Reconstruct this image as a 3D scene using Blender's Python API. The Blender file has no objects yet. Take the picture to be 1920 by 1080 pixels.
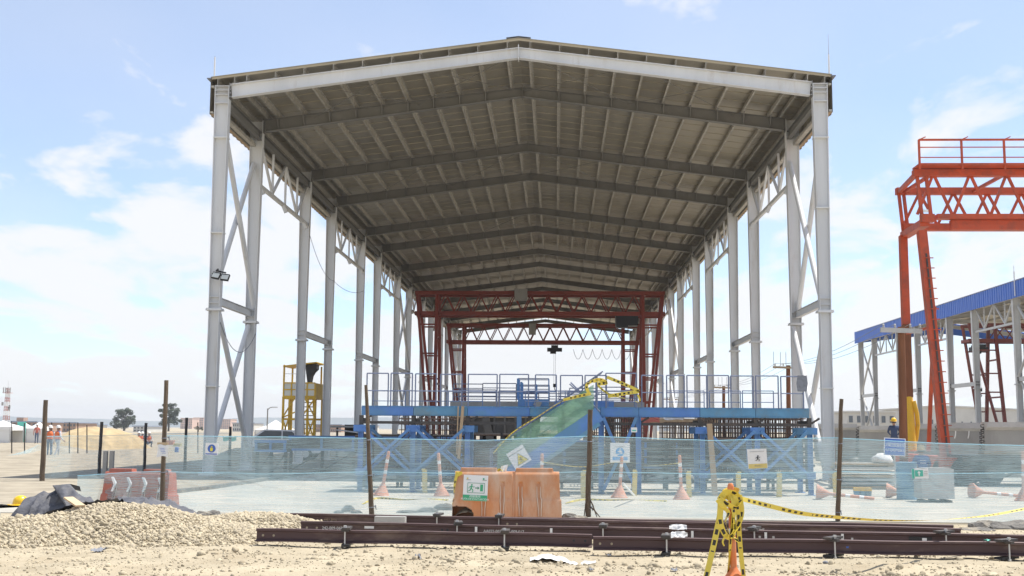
import bpy, bmesh, math, random
import numpy as np
from mathutils import Vector, Matrix, noise as mnoise
random.seed(7)
RNG = np.random.default_rng(7)
R = math.radians
scene = bpy.context.scene
COL = scene.collection

# ------------------------------------------------------------------ camera
EYE = Vector((0, 0, 1.6)); FPX = 2200.0          # focal length in pixels of a 1920 wide frame
YAW, PITCH, ROLL = R(2.193), R(6.853), R(0.4)
_F = Vector((-math.sin(YAW) * math.cos(PITCH), math.cos(YAW) * math.cos(PITCH), math.sin(PITCH)))
_R0 = Vector((math.cos(YAW), math.sin(YAW), 0)); _U0 = _R0.cross(_F)
_R = _R0 * math.cos(ROLL) + _U0 * math.sin(ROLL); _U = _U0 * math.cos(ROLL) - _R0 * math.sin(ROLL)
cam_data = bpy.data.cameras.new('camera'); cam = bpy.data.objects.new('camera', cam_data); COL.objects.link(cam)
cam_data.sensor_width = 36.0; cam_data.lens = 36.0 * FPX / 1920.0
cam_data.clip_start = 0.1; cam_data.clip_end = 12000
cam.matrix_world = Matrix(((_R.x, _U.x, -_F.x, EYE.x), (_R.y, _U.y, -_F.y, EYE.y), (_R.z, _U.z, -_F.z, EYE.z), (0, 0, 0, 1)))
scene.camera = cam
def ray(px, py): return _F + _R * ((px - 960) / FPX) + _U * ((540 - py) / FPX)
def P(px, py, Y):
    d = ray(px, py); return EYE + d * (Y / d.y)
def G(px, py, z=0.0):
    d = ray(px, py); return EYE + d * ((z - EYE.z) / d.z)

# ------------------------------------------------------------------ sky and sun
SUN_EL, SUN_AZ = R(66), math.atan2(0.66, 0.40)      # azimuth measured from +Y towards +X
world = bpy.data.worlds.new('World'); scene.world = world; world.use_nodes = True
nt = world.node_tree; nt.nodes.clear()
def N(t, **k):
    n = nt.nodes.new(t)
    for a, b in k.items(): setattr(n, a, b)
    return n
def L(a, b): nt.links.new(a, b)
def M_(op, a, b=None, c=None, clamp=False):
    n = N('ShaderNodeMath', operation=op, use_clamp=clamp)
    for i, v in enumerate((a, b, c)):
        if v is None: continue
        if isinstance(v, (int, float)): n.inputs[i].default_value = v
        else: L(v, n.inputs[i])
    return n.outputs[0]
sky = N('ShaderNodeTexSky', sky_type='NISHITA', sun_disc=False, sun_elevation=SUN_EL, sun_rotation=SUN_AZ, altitude=2600, air_density=1.0, dust_density=1.2, ozone_density=1.6)
tc = N('ShaderNodeTexCoord'); sp = N('ShaderNodeSeparateXYZ'); L(tc.outputs['Generated'], sp.inputs[0])
zc = M_('MAXIMUM', sp.outputs[2], 0.0)
den = M_('ADD', zc, 0.16)
comb = N('ShaderNodeCombineXYZ'); L(M_('DIVIDE', sp.outputs[0], den), comb.inputs[0]); L(M_('DIVIDE', sp.outputs[1], den), comb.inputs[1])
mp = N('ShaderNodeMapping'); L(comb.outputs[0], mp.inputs[0]); mp.inputs['Location'].default_value = (2.6, 8.8, 0.3); mp.inputs['Scale'].default_value = (1.5, 0.95, 1)
n1 = N('ShaderNodeTexNoise'); L(mp.outputs[0], n1.inputs['Vector']); n1.inputs['Scale'].default_value = 1.75; n1.inputs['Detail'].default_value = 9; n1.inputs['Roughness'].default_value = 0.56; n1.inputs['Distortion'].default_value = 0.35
# more cloud low down, as the far banks pile up in perspective
low = N('ShaderNodeMapRange'); L(zc, low.inputs[0]); low.inputs[1].default_value = 0.0; low.inputs[2].default_value = 0.34; low.inputs[3].default_value = 0.22; low.inputs[4].default_value = -0.005
cov = M_('ADD', n1.outputs['Fac'], low.outputs[0])
cr = N('ShaderNodeMapRange', interpolation_type='SMOOTHSTEP'); L(cov, cr.inputs[0]); cr.inputs[1].default_value = 0.50; cr.inputs[2].default_value = 0.68; cr.inputs[3].default_value = 0.0; cr.inputs[4].default_value = 1.0
hz = N('ShaderNodeMapRange', interpolation_type='SMOOTHSTEP'); L(zc, hz.inputs[0]); hz.inputs[1].default_value = 0.0; hz.inputs[2].default_value = 0.16; hz.inputs[3].default_value = 0.60; hz.inputs[4].default_value = 0.0
veil = M_('MAXIMUM', cr.outputs[0], M_('ADD', hz.outputs[0], 0.0))
n2 = N('ShaderNodeTexNoise'); L(mp.outputs[0], n2.inputs['Vector']); n2.inputs['Scale'].default_value = 0.8; n2.inputs['Detail'].default_value = 3
cirrus = M_('MULTIPLY_ADD', n2.outputs['Fac'], 0.5, 0.10)
fac = M_('MAXIMUM', M_('MULTIPLY', veil, 0.93), cirrus, clamp=True)
skyc = N('ShaderNodeMix', data_type='RGBA', blend_type='MULTIPLY'); skyc.inputs[0].default_value = 1.0
L(sky.outputs[0], skyc.inputs[6]); skyc.inputs[7].default_value = (.79, .87, .90, 1)
ccol = N('ShaderNodeMix', data_type='RGBA'); L(hz.outputs[0], ccol.inputs[0])
ccol.inputs[6].default_value = (3.95, 3.95, 4.0, 1); ccol.inputs[7].default_value = (3.95, 3.82, 3.72, 1)
mx = N('ShaderNodeMix', data_type='RGBA'); L(fac, mx.inputs[0]); L(skyc.outputs[2], mx.inputs[6]); L(ccol.outputs[2], mx.inputs[7])
bg = N('ShaderNodeBackground'); bg.inputs[1].default_value = 0.092; L(mx.outputs[2], bg.inputs[0])
wo = N('ShaderNodeOutputWorld'); L(bg.outputs[0], wo.inputs[0])

sun_d = bpy.data.lights.new('sun', 'SUN'); sun_d.energy = 2.5; sun_d.angle = R(0.6); sun_d.color = (1.0, 0.955, 0.88)
sun = bpy.data.objects.new('sun', sun_d); COL.objects.link(sun)
sdir = Vector((math.sin(SUN_AZ) * math.cos(SUN_EL), math.cos(SUN_AZ) * math.cos(SUN_EL), math.sin(SUN_EL)))
sun.rotation_euler = sdir.to_track_quat('Z', 'Y').to_euler()
sun.location = (20, -20, 60)
vs = scene.view_settings; vs.view_transform = 'Standard'; vs.look = 'None'; vs.gamma = 1.0; vs.use_curve_mapping = False; vs.exposure = 1.45
scene.cycles.transparent_max_bounces = 24

# ------------------------------------------------------------------ helpers
class MB:
    def __init__(s): s.v = []; s.f = []; s.uv = None
    def add(s, vs, fs):
        b = len(s.v); s.v += [tuple(p) for p in vs]; s.f += [tuple(i + b for i in f) for f in fs]; return s
    def hexa(s, c):       # 4 corners of one end, 4 of the other, same order
        return s.add(c, [(3, 2, 1, 0), (4, 5, 6, 7), (0, 1, 5, 4), (1, 2, 6, 5), (2, 3, 7, 6), (3, 0, 4, 7)])
    def box(s, c, d, rot=None):
        c = Vector(c); q = []
        for z in (-.5, .5):
            for x, y in ((-.5, -.5), (.5, -.5), (.5, .5), (-.5, .5)):
                o = Vector((x * d[0], y * d[1], z * d[2]))
                q.append(c + (rot @ o if rot else o))
        return s.hexa(q)
    def bar(s, a, b, w, h, up=(0, 0, 1)):
        a, b = Vector(a), Vector(b); t = (b - a).normalized(); up = Vector(up)
        if abs(t.dot(up)) > .98: up = Vector((0, 1, 0))
        x = t.cross(up).normalized(); y = x.cross(t)
        o = [x * (i * w / 2) + y * (j * h / 2) for i, j in ((-1, -1), (1, -1), (1, 1), (-1, 1))]
        return s.hexa([a + k for k in o] + [b + k for k in o])
    def ibeam(s, a, b, dA, dB, D, W, bf, tf, tw):
        a, b, D, W = Vector(a), Vector(b), Vector(D), Vector(W)
        def q(p, lo, hi, w): return [p + D * lo - W * w / 2, p + D * lo + W * w / 2, p + D * hi + W * w / 2, p + D * hi - W * w / 2]
        s.hexa(q(a, dA / 2 - tf, dA / 2, bf) + q(b, dB / 2 - tf, dB / 2, bf))
        s.hexa(q(a, -dA / 2, -dA / 2 + tf, bf) + q(b, -dB / 2, -dB / 2 + tf, bf))
        s.hexa(q(a, -dA / 2 + tf, dA / 2 - tf, tw) + q(b, -dB / 2 + tf, dB / 2 - tf, tw)); return s
    def tube(s, a, b, r0, r1=None, n=8, cap=True):
        return s.path([a, b], [r0, r0 if r1 is None else r1], n, cap)
    def path(s, pts, r, n=6, cap=True):
        pts = [Vector(p) for p in pts]; m = len(pts)
        if not hasattr(r, '__len__'): r = [r] * m
        b = len(s.v); up = None
        for i, p in enumerate(pts):
            t = (pts[min(i + 1, m - 1)] - pts[max(i - 1, 0)]).normalized()
            if up is None:
                up = Vector((0, 0, 1)) if abs(t.z) < .9 else Vector((1, 0, 0))
            x = t.cross(up).normalized(); up = x.cross(t)
            for k in range(n):
                a = 2 * math.pi * k / n
                s.v.append(tuple(p + (x * math.cos(a) + up * math.sin(a)) * r[i]))
        for i in range(m - 1):
            for k in range(n):
                s.f.append((b + i * n + k, b + i * n + (k + 1) % n, b + (i + 1) * n + (k + 1) % n, b + (i + 1) * n + k))
        if cap:
            s.f.append(tuple(b + k for k in range(n))[::-1]); s.f.append(tuple(b + (m - 1) * n + k for k in range(n)))
        return s
    def lathe(s, c, prof, n=14, axis=None):
        c = Vector(c); b = len(s.v); m = len(prof)
        rot = Vector((0, 0, 1)).rotation_difference(Vector(axis)).to_matrix() if axis else Matrix.Identity(3)
        for (r, z) in prof:
            for k in range(n):
                a = 2 * math.pi * k / n
                s.v.append(tuple(c + rot @ Vector((r * math.cos(a), r * math.sin(a), z))))
        for i in range(m - 1):
            for k in range(n):
                s.f.append((b + i * n + k, b + i * n + (k + 1) % n, b + (i + 1) * n + (k + 1) % n, b + (i + 1) * n + k))
        s.f.append(tuple(b + k for k in range(n))[::-1]); s.f.append(tuple(b + (m - 1) * n + k for k in range(n)))
        return s
    def prism(s, poly, ext):       # closed polygon of 3-D points pushed along ext
        n = len(poly); poly = [Vector(p) for p in poly]; ext = Vector(ext)
        return s.add(poly + [p + ext for p in poly], [tuple(range(n))[::-1], tuple(range(n, 2 * n))] + [(i, (i + 1) % n, n + (i + 1) % n, n + i) for i in range(n)])
    def grid(s, rows):
        nr, nc = len(rows), len(rows[0]); b = len(s.v)
        for r in rows: s.v += [tuple(p) for p in r]
        for i in range(nr - 1):
            for j in range(nc - 1):
                s.f.append((b + i * nc + j, b + i * nc + j + 1, b + (i + 1) * nc + j + 1, b + (i + 1) * nc + j))
        return s

ROOT = {}
def rootloc(o):
    while o.parent: o = o.parent
    return ROOT.get(o.name, Vector((0, 0, 0)))
def to_mesh(name, mb, m, off=(0, 0, 0), smooth=False):
    me = bpy.data.meshes.new(name); off = Vector(off)
    me.from_pydata([tuple(Vector(p) - off) for p in mb.v], [], mb.f)
    if mb.uv is not None:
        uvl = me.uv_layers.new(name='UVMap')
        for lp in me.loops: uvl.data[lp.index].uv = mb.uv[lp.vertex_index]
    for k in (m if isinstance(m, (list, tuple)) else [m]): me.materials.append(MAT[k])
    bm = bmesh.new(); bm.from_mesh(me)
    if not getattr(mb, 'open', False): bmesh.ops.recalc_face_normals(bm, faces=bm.faces)
    bm.to_mesh(me); bm.free()
    if smooth:
        for p in me.polygons: p.use_smooth = True
        if smooth == 'auto':
            try: me.set_sharp_from_angle(angle=R(40))
            except Exception: pass
    return me
def props(o, label=None, cat=None, group=None, kind=None):
    for k, v in (('label', label), ('category', cat), ('group', group), ('kind', kind)):
        if v: o[k] = v
    return o
def thing(name, label, cat, loc=(0, 0, 0), group=None, rz=0.0, local=False):
    o = bpy.data.objects.new(name, None); COL.objects.link(o); o.empty_display_size = .2
    o.location = loc; o.rotation_euler = (0, 0, rz); props(o, label, cat, group)
    ROOT[o.name] = Vector((0, 0, 0)) if local else Vector(loc)
    return o
def part(par, name, mb, m, label=None, kind=None, smooth=False):
    me = to_mesh(name, mb, m, rootloc(par), smooth)
    o = bpy.data.objects.new(name, me); COL.objects.link(o); o.parent = par
    return props(o, label, None, None, kind)
def inst(par, name, me, loc=(0, 0, 0), rot=None, world=True):
    o = bpy.data.objects.new(name, me); COL.objects.link(o); o.parent = par
    o.location = Vector(loc) - (rootloc(par) if world else Vector((0, 0, 0)))
    if rot: o.rotation_euler = rot
    return o
def solo(name, mb, m, label, cat, group=None, kind=None, smooth=False, loc=None):
    if loc is None:
        a = np.array(mb.v); loc = (float(a[:, 0].mean()), float(a[:, 1].mean()), float(a[:, 2].min()))
    o = bpy.data.objects.new(name, to_mesh(name, mb, m, loc, smooth)); COL.objects.link(o); o.location = loc
    return props(o, label, cat, group, kind)
def structure(name, mb, m, smooth=False, kind='structure'):
    o = bpy.data.objects.new(name, to_mesh(name, mb, m, (0, 0, 0), smooth)); COL.objects.link(o); o['kind'] = kind
    return o
def copy_tree(o, parent=None):
    c = o.copy(); COL.objects.link(c)
    if parent: c.parent = parent
    else: ROOT[c.name] = ROOT.get(o.name, Vector((0, 0, 0))).copy()
    for ch in list(o.children): copy_tree(ch, c)
    return c
def text_mesh(s, size, m, ext=0.002, bold=0.0):
    cu = bpy.data.curves.new('lettering', 'FONT'); cu.body = s; cu.size = size; cu.extrude = ext; cu.align_x = 'CENTER'; cu.align_y = 'CENTER'; cu.offset = bold; cu.resolution_u = 2
    to = bpy.data.objects.new('lettering_source', cu); COL.objects.link(to)
    dg = bpy.context.evaluated_depsgraph_get(); me = bpy.data.meshes.new_from_object(to.evaluated_get(dg))
    bpy.data.objects.remove(to); bpy.data.curves.remove(cu)
    me.materials.clear(); me.materials.append(MAT[m]); return me
def fbm(x, y, z=0.0, sc=1.0, o=4):
    v = 0; a = 1; t = 0
    for i in range(o):
        v += a * mnoise.noise(Vector((x * sc, y * sc, z * sc))); t += a; a *= .5; sc *= 2.03
    return v / t
def lerp(a, b, t): return a + (b - a) * t

# ------------------------------------------------------------------ materials
MAT = {}
def mat(name, base, rough=.6, metal=0., var=.12, vs=2.0, bump=0., bs=30., dirt=None, damt=.5, ds=1.2, dlo=.5, dhi=.7, spec=.5, stretch=(1, 1, 1), emit=0):
    m = bpy.data.materials.new(name); m.use_nodes = True; t = m.node_tree; b = t.nodes['Principled BSDF']; MAT[name] = m
    b.inputs['Roughness'].default_value = rough; b.inputs['Metallic'].default_value = metal; b.inputs['Specular IOR Level'].default_value = spec
    g = t.nodes.new('ShaderNodeNewGeometry'); mp = t.nodes.new('ShaderNodeMapping'); mp.inputs['Scale'].default_value = stretch
    t.links.new(g.outputs['Position'], mp.inputs[0])
    n = t.nodes.new('ShaderNodeTexNoise'); n.inputs['Scale'].default_value = vs; n.inputs['Detail'].default_value = 6; n.inputs['Roughness'].default_value = .62
    t.links.new(mp.outputs[0], n.inputs['Vector'])
    mr = t.nodes.new('ShaderNodeMapRange'); t.links.new(n.outputs['Fac'], mr.inputs[0]); mr.inputs[1].default_value = .3; mr.inputs[2].default_value = .7
    mx = t.nodes.new('ShaderNodeMix'); mx.data_type = 'RGBA'; t.links.new(mr.outputs[0], mx.inputs[0])
    mx.inputs[6].default_value = tuple(c * (1 - var) for c in base) + (1,); mx.inputs[7].default_value = tuple(min(1, c * (1 + var)) for c in base) + (1,)
    out = mx.outputs[2]
    if dirt:
        n2 = t.nodes.new('ShaderNodeTexNoise'); n2.inputs['Scale'].default_value = ds; n2.inputs['Detail'].default_value = 8; n2.inputs['Roughness'].default_value = .68
        t.links.new(mp.outputs[0], n2.inputs['Vector'])
        m2 = t.nodes.new('ShaderNodeMapRange'); t.links.new(n2.outputs['Fac'], m2.inputs[0]); m2.inputs[1].default_value = dlo; m2.inputs[2].default_value = dhi; m2.inputs[4].default_value = damt
        x2 = t.nodes.new('ShaderNodeMix'); x2.data_type = 'RGBA'; t.links.new(m2.outputs[0], x2.inputs[0]); t.links.new(out, x2.inputs[6]); x2.inputs[7].default_value = tuple(dirt) + (1,)
        out = x2.outputs[2]
    t.links.new(out, b.inputs['Base Color'])
    rr = t.nodes.new('ShaderNodeMapRange'); t.links.new(n.outputs['Fac'], rr.inputs[0]); rr.inputs[3].default_value = max(.05, rough - .1); rr.inputs[4].default_value = min(1, rough + .1)
    t.links.new(rr.outputs[0], b.inputs['Roughness'])
    if bump:
        nb = t.nodes.new('ShaderNodeTexNoise'); nb.inputs['Scale'].default_value = bs; nb.inputs['Detail'].default_value = 5; t.links.new(g.outputs['Position'], nb.inputs['Vector'])
        bu = t.nodes.new('ShaderNodeBump'); bu.inputs['Strength'].default_value = bump; bu.inputs['Distance'].default_value = .03; t.links.new(nb.outputs['Fac'], bu.inputs['Height']); t.links.new(bu.outputs[0], b.inputs['Normal'])
    return m
DUST = (.5, .42, .3)
mat('sand', (.40, .345, .25), .95, var=.17, vs=1.3, bump=.55, bs=24, dirt=(.30, .24, .16), damt=.6, ds=.9, dlo=.48, dhi=.70, spec=.1)
mat('road', (.44, .415, .36), .93, var=.10, vs=.8, bump=.3, bs=14, dirt=(.34, .325, .29), damt=.6, ds=.35, dlo=.48, dhi=.66, spec=.15, stretch=(.35, 1.6, 1))
mat('yard', (.33, .29, .225), .95, var=.3, vs=.9, bump=.6, bs=9, dirt=(.28, .25, .2), damt=.6, ds=.6, spec=.1)
mat('gravel', (.47, .405, .29), .92, var=.32, vs=16, bump=.15, bs=60, dirt=(.34, .29, .23), damt=.7, ds=11, dlo=.5, dhi=.66, spec=.15)
mat('ochre_sand', (.43, .335, .20), .95, var=.2, vs=1.2, bump=.6, bs=8, spec=.1)
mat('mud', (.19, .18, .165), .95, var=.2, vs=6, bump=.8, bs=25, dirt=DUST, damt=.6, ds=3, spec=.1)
mat('hill', (.13, .16, .16), 1, var=.2, vs=.004)
mat('grey_steel', (.69, .695, .695), .5, .0, var=.09, vs=.9, dirt=(.46, .39, .31), damt=.5, ds=2.2, dlo=.56, dhi=.74, stretch=(1, 1, .18))
mat('grey_steel_shaded', (.185, .178, .16), .6, .0, var=.10, vs=.9, dirt=(.33, .32, .30), damt=.4, ds=1.2, dlo=.55, dhi=.75)  # the grey steel paint darkened, putting the shade under the roof into its colour
mat('purlin', (.42, .395, .34), .6, .15, var=.15, vs=3, dirt=(.66, .62, .55), damt=.9, ds=5.5, dlo=.56, dhi=.62)
mat('roof_sheet', (.43, .385, .295), .42, .55, var=.13, vs=.45, dirt=(.27, .25, .2), damt=.45, ds=.5, dlo=.5, dhi=.7)
mat('roof_top', (.2, .22, .27), .6, .1, var=.1)
mat('white_paint', (.78, .78, .76), .5, var=.05)
mat('white_steel', (.60, .60, .585), .5, var=.07, vs=.5, dirt=(.45, .43, .4), damt=.4, ds=1.2)
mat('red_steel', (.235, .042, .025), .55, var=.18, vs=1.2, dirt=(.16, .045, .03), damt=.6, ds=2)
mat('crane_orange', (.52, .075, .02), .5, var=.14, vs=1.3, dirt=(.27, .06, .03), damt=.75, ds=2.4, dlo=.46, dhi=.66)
mat('rusty_pole', (.20, .075, .03), .8, var=.25, vs=3, dirt=(.10, .04, .02), damt=.7, ds=4, stretch=(1, 1, .2))
mat('crane_yellow', (.78, .47, .02), .45, var=.08, vs=3, dirt=(.45, .3, .08), damt=.5, ds=4, dlo=.58)
mat('tower_yellow', (.62, .39, .03), .55, var=.12, vs=2, dirt=(.30, .17, .05), damt=.6, ds=3)
mat('blue_steel', (.085, .21, .52), .5, var=.13, vs=1.5, dirt=(.10, .24, .36), damt=.75, ds=.9, dlo=.45, dhi=.62)
mat('blue_worn', (.10, .26, .42), .6, var=.15, vs=2, dirt=(.16, .22, .24), damt=.8, ds=1.6, dlo=.46, dhi=.64)
mat('blue_cladding', (.03, .145, .60), .4, var=.07, vs=.3)
mat('rail_tube', (.15, .18, .28), .5, var=.2, vs=6)
mat('dark_steel', (.055, .05, .048), .65, var=.25, vs=3, dirt=(.16, .10, .06), damt=.5, ds=4)
mat('rebar', (.085, .055, .042), .8, var=.3, vs=9)
mat('timber', (.40, .29, .18), .85, var=.2, vs=5, stretch=(1, 1, .1))
mat('bark', (.13, .095, .065), .95, var=.35, vs=14, bump=.8, bs=40, stretch=(1, 1, .12))
mat('post_dark', (.055, .05, .048), .9, var=.3, vs=8)
mat('concrete', (.33, .325, .31), .9, var=.12, vs=.9, bump=.2, bs=25, dirt=(.2, .195, .185), damt=.6, ds=.8, stretch=(1, 1, .3))
mat('concrete_light', (.46, .45, .43), .9, var=.12, vs=1.5, bump=.2, bs=25, dirt=(.3, .29, .27), damt=.5, ds=1.4)
mat('form_steel', (.10, .095, .088), .7, .2, var=.2, vs=1.3, dirt=(.17, .15, .125), damt=.6, ds=1.5)
mat('barrier_orange', (.60, .25, .10), .55, var=.09, vs=4, dirt=(.66, .49, .36), damt=.85, ds=2.6, dlo=.40, dhi=.68, stretch=(1, 1, .35))
mat('barrier_red', (.42, .13, .085), .6, var=.1, vs=4, dirt=(.55, .36, .28), damt=.6, ds=3)
mat('barrier_highlight', (.72, .62, .50), .8, var=.1, vs=6)  # pale tone for painted highlights on the barrier grooves
mat('cone_orange', (.66, .19, .055), .5, var=.1, vs=7, dirt=(.55, .36, .25), damt=.5, ds=6)
mat('cone_pale', (.62, .30, .20), .65, var=.12, vs=7, dirt=(.55, .46, .38), damt=.6, ds=7)
mat('stake_yellow', (.68, .55, .20), .7, var=.12, vs=5)
mat('rail_brown', (.085, .05, .05), .62, .25, var=.16, vs=2.5, dirt=(.26, .195, .155), damt=.6, ds=3.2, dlo=.54, dhi=.72, stretch=(.3, 1, 1))
mat('rail_head', (.26, .20, .20), .45, .5, var=.15, vs=3, dirt=(.16, .10, .1), damt=.6, ds=2.5, stretch=(.3, 1, 1))
mat('zinc', (.55, .55, .55), .4, .6, var=.1, vs=8)
mat('black_plastic', (.018, .018, .02), .5, var=.2, vs=5)
mat('tarp', (.105, .108, .125), .75, var=.2, vs=5, bump=.5, bs=22, dirt=(.27, .25, .22), damt=.55, ds=2.6, dlo=.5, dhi=.72, spec=.3)
mat('helmet_yellow', (.85, .52, .02), .3, var=.04)
mat('helmet_white', (.80, .80, .78), .35, var=.04)
mat('helmet_tan', (.72, .58, .34), .4, var=.06)
mat('paper', (.80, .80, .79), .8, var=.05, vs=12)
mat('cloth_white', (.72, .72, .72), .9, var=.1, vs=8, dirt=(.5, .44, .34), damt=.6, ds=6)
mat('sign_white', (.82, .83, .83), .5, var=.03)
mat('sign_green', (.06, .40, .20), .5, var=.04)
mat('sign_teal', (.10, .50, .40), .5, var=.04)
mat('sign_blue', (.05, .14, .50), .5, var=.05)
mat('sign_sky', (.10, .38, .75), .5, var=.05)
mat('sign_yellow', (.80, .66, .06), .5, var=.04)
mat('ink', (.02, .025, .03), .6, var=.05)
mat('ink_green', (.04, .26, .15), .6, var=.05)
mat('card', (.55, .42, .27), .9, var=.1, vs=10)
mat('brick_far', (.42, .27, .19), .9, var=.12, vs=.3)
mat('pink_far', (.60, .42, .34), .9, var=.1, vs=.1)
mat('plaster_far', (.62, .60, .55), .9, var=.07, vs=.4)
mat('glass_far', (.10, .12, .14), .2, var=.1, vs=.5)
mat('roof_far', (.28, .33, .42), .6, var=.1)
mat('tent', (.80, .79, .76), .8, var=.03, vs=.7)
mat('trunk', (.09, .07, .055), .95, var=.25, vs=2)
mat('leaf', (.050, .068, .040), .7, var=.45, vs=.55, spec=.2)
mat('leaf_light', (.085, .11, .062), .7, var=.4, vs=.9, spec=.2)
mat('skin', (.40, .22, .15), .6, var=.05)
mat('vest_orange', (.75, .17, .05), .7, var=.08)
mat('cloth_navy', (.045, .07, .14), .85, var=.15, vs=7)
mat('cloth_blue', (.06, .15, .40), .85, var=.12, vs=7)
mat('cloth_pale', (.55, .56, .58), .85, var=.1, vs=7)
mat('jeans', (.12, .16, .24), .85, var=.15, vs=8)
mat('lamp_glass', (.62, .64, .60), .2, var=.05)
mat('car_white', (.75, .76, .78), .25, var=.02)
mat('tyre', (.022, .022, .024), .85, var=.2, vs=12, dirt=(.2, .18, .15), damt=.4, ds=6)
mat('debris', (.20, .21, .24), .8, var=.2, vs=12)
mat('red_cloth', (.55, .16, .12), .8, var=.15, vs=9)
mat('cable', (.10, .10, .11), .7, var=.1)
mat('wire', (.22, .24, .28), .6, var=.1)

def net_mat(name, col, a0, a1, sc=(1.2, 1.2, 26)):
    m = bpy.data.materials.new(name); m.use_nodes = True; MAT[name] = m; t = m.node_tree; t.nodes.clear()
    g = t.nodes.new('ShaderNodeNewGeometry'); mp = t.nodes.new('ShaderNodeMapping'); mp.inputs['Scale'].default_value = sc; t.links.new(g.outputs['Position'], mp.inputs[0])
    n = t.nodes.new('ShaderNodeTexNoise'); n.inputs['Scale'].default_value = 1.6; n.inputs['Detail'].default_value = 5; t.links.new(mp.outputs[0], n.inputs['Vector'])
    r = t.nodes.new('ShaderNodeMapRange'); t.links.new(n.outputs['Fac'], r.inputs[0]); r.inputs[1].default_value = .3; r.inputs[2].default_value = .7; r.inputs[3].default_value = a0; r.inputs[4].default_value = a1
    n3 = t.nodes.new('ShaderNodeTexNoise'); n3.inputs['Scale'].default_value = .9; n3.inputs['Detail'].default_value = 3; t.links.new(g.outputs['Position'], n3.inputs['Vector'])
    r3 = t.nodes.new('ShaderNodeMapRange'); t.links.new(n3.outputs['Fac'], r3.inputs[0]); r3.inputs[1].default_value = .35; r3.inputs[2].default_value = .65; r3.inputs[3].default_value = .66; r3.inputs[4].default_value = 1.22
    mu = t.nodes.new('ShaderNodeMath'); mu.operation = 'MULTIPLY'; t.links.new(r.outputs[0], mu.inputs[0]); t.links.new(r3.outputs[0], mu.inputs[1])
    # weave: rows of thread, some drawn together, some slack
    wv = t.nodes.new('ShaderNodeTexWave'); wv.bands_direction = 'Z'; wv.inputs['Scale'].default_value = 10.0; wv.inputs['Distortion'].default_value = 5.0; wv.inputs['Detail'].default_value = 3; wv.inputs['Detail Scale'].default_value = .8; t.links.new(g.outputs['Position'], wv.inputs['Vector'])
    rw = t.nodes.new('ShaderNodeMapRange'); t.links.new(wv.outputs['Fac'], rw.inputs[0]); rw.inputs[3].default_value = .84; rw.inputs[4].default_value = 1.16
    mu2 = t.nodes.new('ShaderNodeMath'); mu2.operation = 'MULTIPLY'; t.links.new(mu.outputs[0], mu2.inputs[0]); t.links.new(rw.outputs[0], mu2.inputs[1]); mu = mu2
    d = t.nodes.new('ShaderNodeBsdfDiffuse'); d.inputs[0].default_value = col + (1,); tl = t.nodes.new('ShaderNodeBsdfTranslucent'); tl.inputs[0].default_value = col + (1,)
    s = t.nodes.new('ShaderNodeMixShader'); s.inputs[0].default_value = .4; t.links.new(d.outputs[0], s.inputs[1]); t.links.new(tl.outputs[0], s.inputs[2])
    tr = t.nodes.new('ShaderNodeBsdfTransparent'); x = t.nodes.new('ShaderNodeMixShader'); t.links.new(mu.outputs[0], x.inputs[0]); t.links.new(tr.outputs[0], x.inputs[1]); t.links.new(s.outputs[0], x.inputs[2])
    o = t.nodes.new('ShaderNodeOutputMaterial'); t.links.new(x.outputs[0], o.inputs[0]); return m
net_mat('net_blue', (.50, .65, .69), .28, .51)
net_mat('net_blue_low', (.45, .63, .72), .06, .20)
net_mat('net_blue_far', (.47, .61, .66), .20, .38, (.8, .8, 10))
net_mat('net_edge', (.45, .70, .80), .75, .95)
net_mat('net_green', (.27, .45, .31), .52, .80, (3, 3, 7))
def tape_mat():
    m = bpy.data.materials.new('caution_tape'); m.use_nodes = True; MAT['caution_tape'] = m; t = m.node_tree; b = t.nodes['Principled BSDF']
    uv = t.nodes.new('ShaderNodeUVMap'); sx = t.nodes.new('ShaderNodeSeparateXYZ'); t.links.new(uv.outputs[0], sx.inputs[0])
    def mm(op, a, c=None):
        n = t.nodes.new('ShaderNodeMath'); n.operation = op
        for i, v in enumerate((a, c)):
            if v is None: continue
            if isinstance(v, (int, float)): n.inputs[i].default_value = v
            else: t.links.new(v, n.inputs[i])
        return n.outputs[0]
    dash = mm('GREATER_THAN', mm('FRACT', mm('MULTIPLY', sx.outputs[0], 9.0)), .5)
    band = mm('LESS_THAN', mm('ABSOLUTE', mm('SUBTRACT', sx.outputs[1], .5)), .27)
    gap = mm('GREATER_THAN', mm('FRACT', mm('MULTIPLY', sx.outputs[0], 1.6)), .28)
    f = mm('MULTIPLY', mm('MULTIPLY', dash, band), gap)
    x = t.nodes.new('ShaderNodeMix'); x.data_type = 'RGBA'; t.links.new(f, x.inputs[0]); x.inputs[6].default_value = (.72, .56, .07, 1); x.inputs[7].default_value = (.03, .025, .015, 1)
    t.links.new(x.outputs[2], b.inputs['Base Color']); b.inputs['Roughness'].default_value = .4
tape_mat()
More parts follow.
